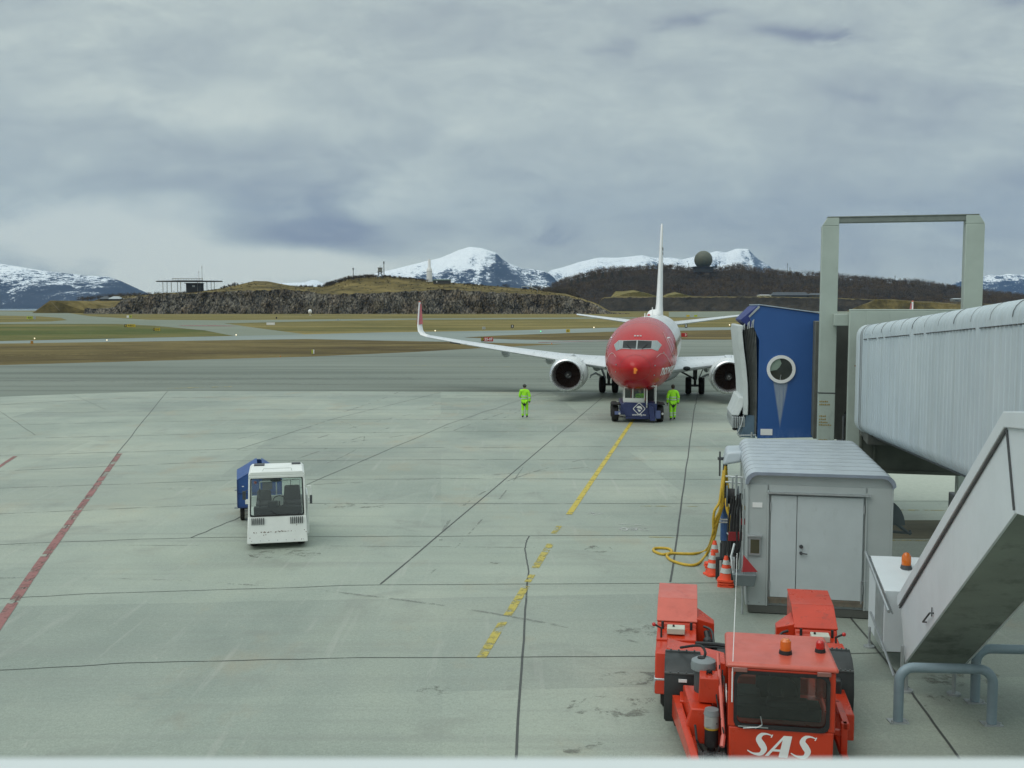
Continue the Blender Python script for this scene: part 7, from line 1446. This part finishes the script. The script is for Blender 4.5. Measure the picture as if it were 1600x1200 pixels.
# pale guard rail running along the hill
mb = MB(); pth = [(815, 449.5), (825, 449), (832, 451), (840, 454)]; Yr = 960
gr_ = thing('crash_barrier', 'short pale roadside barrier on the hill below the blue mountain', 'barrier', (0, 0, 0)); P = [(atp(a, b, Yr)[0], Yr, atp(a, b, Yr)[1]+1.0) for a, b in pth]; mb.tube(P, .35, 6); mb.build('rail', M_galv, gr_)
for p in P: mb = MB(); mb.cyl((p[0], p[1], p[2]-2.2), p, .15, n=6); mb.build('post', M_galv, gr_)
# radome
Y = 1900; k = Y/1600; x0, zc = atp(1099, 406, Y); rd = thing('radar_dome', 'big dark olive spherical radar dome on a low platform atop the wooded hill', 'radar dome', (x0, Y, zc-13.0*k))
m_, nt, bs = newmat('olive_radome'); o_ = objco(nt); vr = nt.nodes.new('ShaderNodeTexVoronoi'); vr.feature = 'DISTANCE_TO_EDGE'; vr.inputs['Scale'].default_value = .16; lk(nt, o_, vr.inputs[0])
lk(nt, mix(nt, ramp(nt, vr.outputs[0], [(0, g1(1)), (.05, g1(0))]), mix(nt, nz(nt, .1, 4, .6, o_), (.085, .092, .06), (.13, .14, .095)), (.06, .065, .045)), bs.inputs['Base Color']); bs.inputs['Roughness'].default_value = .55
mb = MB(); mb.sph((0, 0, 13*k), 14*k, 36); mb.v = [(x, y, max(z, 3*k)) for x, y, z in mb.v]; mb.build('dome', m_, rd, ang=60)
mb = MB(); mb.box(-17*k, 22*k, -12*k, 12*k, 1.2*k, 2.4*k); mb.box(-14*k, 14*k, -10*k, 10*k, -6*k, 1.2*k); mb.build('platform', M_dk, rd); mb = MB(); mb.sph((20*k, 0, 4*k), 1.6*k, 8); mb.build('small_dish', M_dgrey, rd)
for px, pb, pt_, lab in ((1058, 424, 411, 'short mast on the wooded hill between tail fin and radar dome'), (1076, 424, 412, 'thin mast just left of the radar dome'), (1124, 424, 409, 'thin mast just right of the radar dome'), (1230, 434, 412, 'tall mast on the wooded hill left of the gantry'), (1234, 434, 418, 'shorter mast next to the tall one left of the gantry'), (1398, 452, 431, 'thin mast on the wooded hill seen inside the gantry frame'), (1316, 445, 427, 'short mast on the wooded hill close to the left gantry column')):
    wmast(px, pb, pt_, 1960, lab, .28)
# low buildings at the foot of the wooded hill
def house(px0, px1, pt_, pb, Y, wall, roof, label, ridge=.4, wins=0, name='low_building'):
    xa, zb = atp(px0, pb, Y); xb, zt = atp(px1, pt_, Y); r_ = thing(name, label, 'building', ((xa+xb)/2, Y, zb-1)); w_ = (xb-xa)/2; h = zt-zb+1; he = h*(1-ridge)
    mb = MB(); mb.box(-w_, w_, -6, 6, 0, he); mb.build('wall', wall, r_); mb = MB(); mb.hexa([(-w_-1, -7, he), (w_+1, -7, he), (w_+1, 7, he), (-w_-1, 7, he), (-w_+3, -.4, h), (w_-3, -.4, h), (w_-3, .4, h), (-w_+3, .4, h)]); mb.build('roof', roof, r_)
    for i in range(wins): xx = -w_+(i+.5)*2*w_/wins; mb = MB(); mb.box(xx-w_/wins*.5, xx+w_/wins*.5, -6.1, -6.0, he*.35, he*.75); mb.build('window', M_dgrey, r_)
    return r_
house(1184, 1203.5, 460.5, 465.5, 1560, pm('cream_wall', (.55, .53, .36), .7), M_letter, 'small cream coloured box building at the foot of the wooded hill', .15, 2)
house(1205, 1262, 456.5, 464.5, 1600, M_dk, M_rfd, 'long dark hall with slate roof right of the cream building', .55, 5)
house(1263, 1284, 458, 465, 1600, pm('brown_wall', (.12, .10, .05), .7), M_rfd, 'brown walled building right of the long dark hall', .4, 4)
house(1487, 1508, 466, 470, 1500, M_conc2, M_galv, 'low grey shed at the wood edge near the right gantry column', .3, 2)
house(159, 172, 463, 468.5, 1150, M_dk, M_rfd, 'left dark gabled shed beside the cliff', .6, 1); house(173, 190, 463, 468.5, 1150, M_dk, M_galv, 'right pale roofed shed beside the cliff', .6, 1)
# grass covered aircraft shelter
Y = 1020; k = Y/1600; xa, zg = atp(82, 486, Y); bu = thing('bunker', 'grass covered shelter with dark triangular front at the far left', 'bunker', (xa, Y, -.1)); ht = 18.5*k
mb = MB(); mb.prism([(-28*k, 0), (13*k, 0), (13*k, 3*k), (6*k, ht*.86), (0, ht), (-3*k, ht*.95)], 'y', -2, 0); mb.build('front_wall', pm('dark_green_front', (.04, .05, .04), .8), bu)
mb = MB(); mb.loft([[(x*k+dx, y, z) for x, z in ((-30, 0), (-2, ht+.6), (8, ht*.98), (30*fx, 0))] for y, dx, fx in ((-2.5, 0, .5), (10, 10, 1.3), (60, 40, 2.6), (90, 55, 3.0))]); mb.build('grass_cover', M_hill, bu, smooth=False)
mb = MB(); mb.box(2*k, 5*k, -2.2, -2.05, 1.2*k, 4*k); mb.build('door', M_galv, bu)
mb = MB(); mb.tube([(-28*k, -2.1, .5), (-1*k, -2.1, ht+.3), (13*k, -2.1, 4*k)], .5, 5); mb.build('edge_kerb', pm('pale_stone', (.30, .25, .20), .8), bu)

# ------------------------------------------------------------------ terminal window ledge at the bottom edge
mb = MB(); mb.box(-1.6, 1.6, .16, .42, CAM_H-.40, CAM_H-.1875); mb.box(-1.6, 1.6, .12, .16, CAM_H-1.5, CAM_H-.20)
o = mb.build('window_ledge', pm('white_ledge_paint', (.62, .66, .66), .4, 0, .03, 3), None, .006); o['kind'] = 'structure'
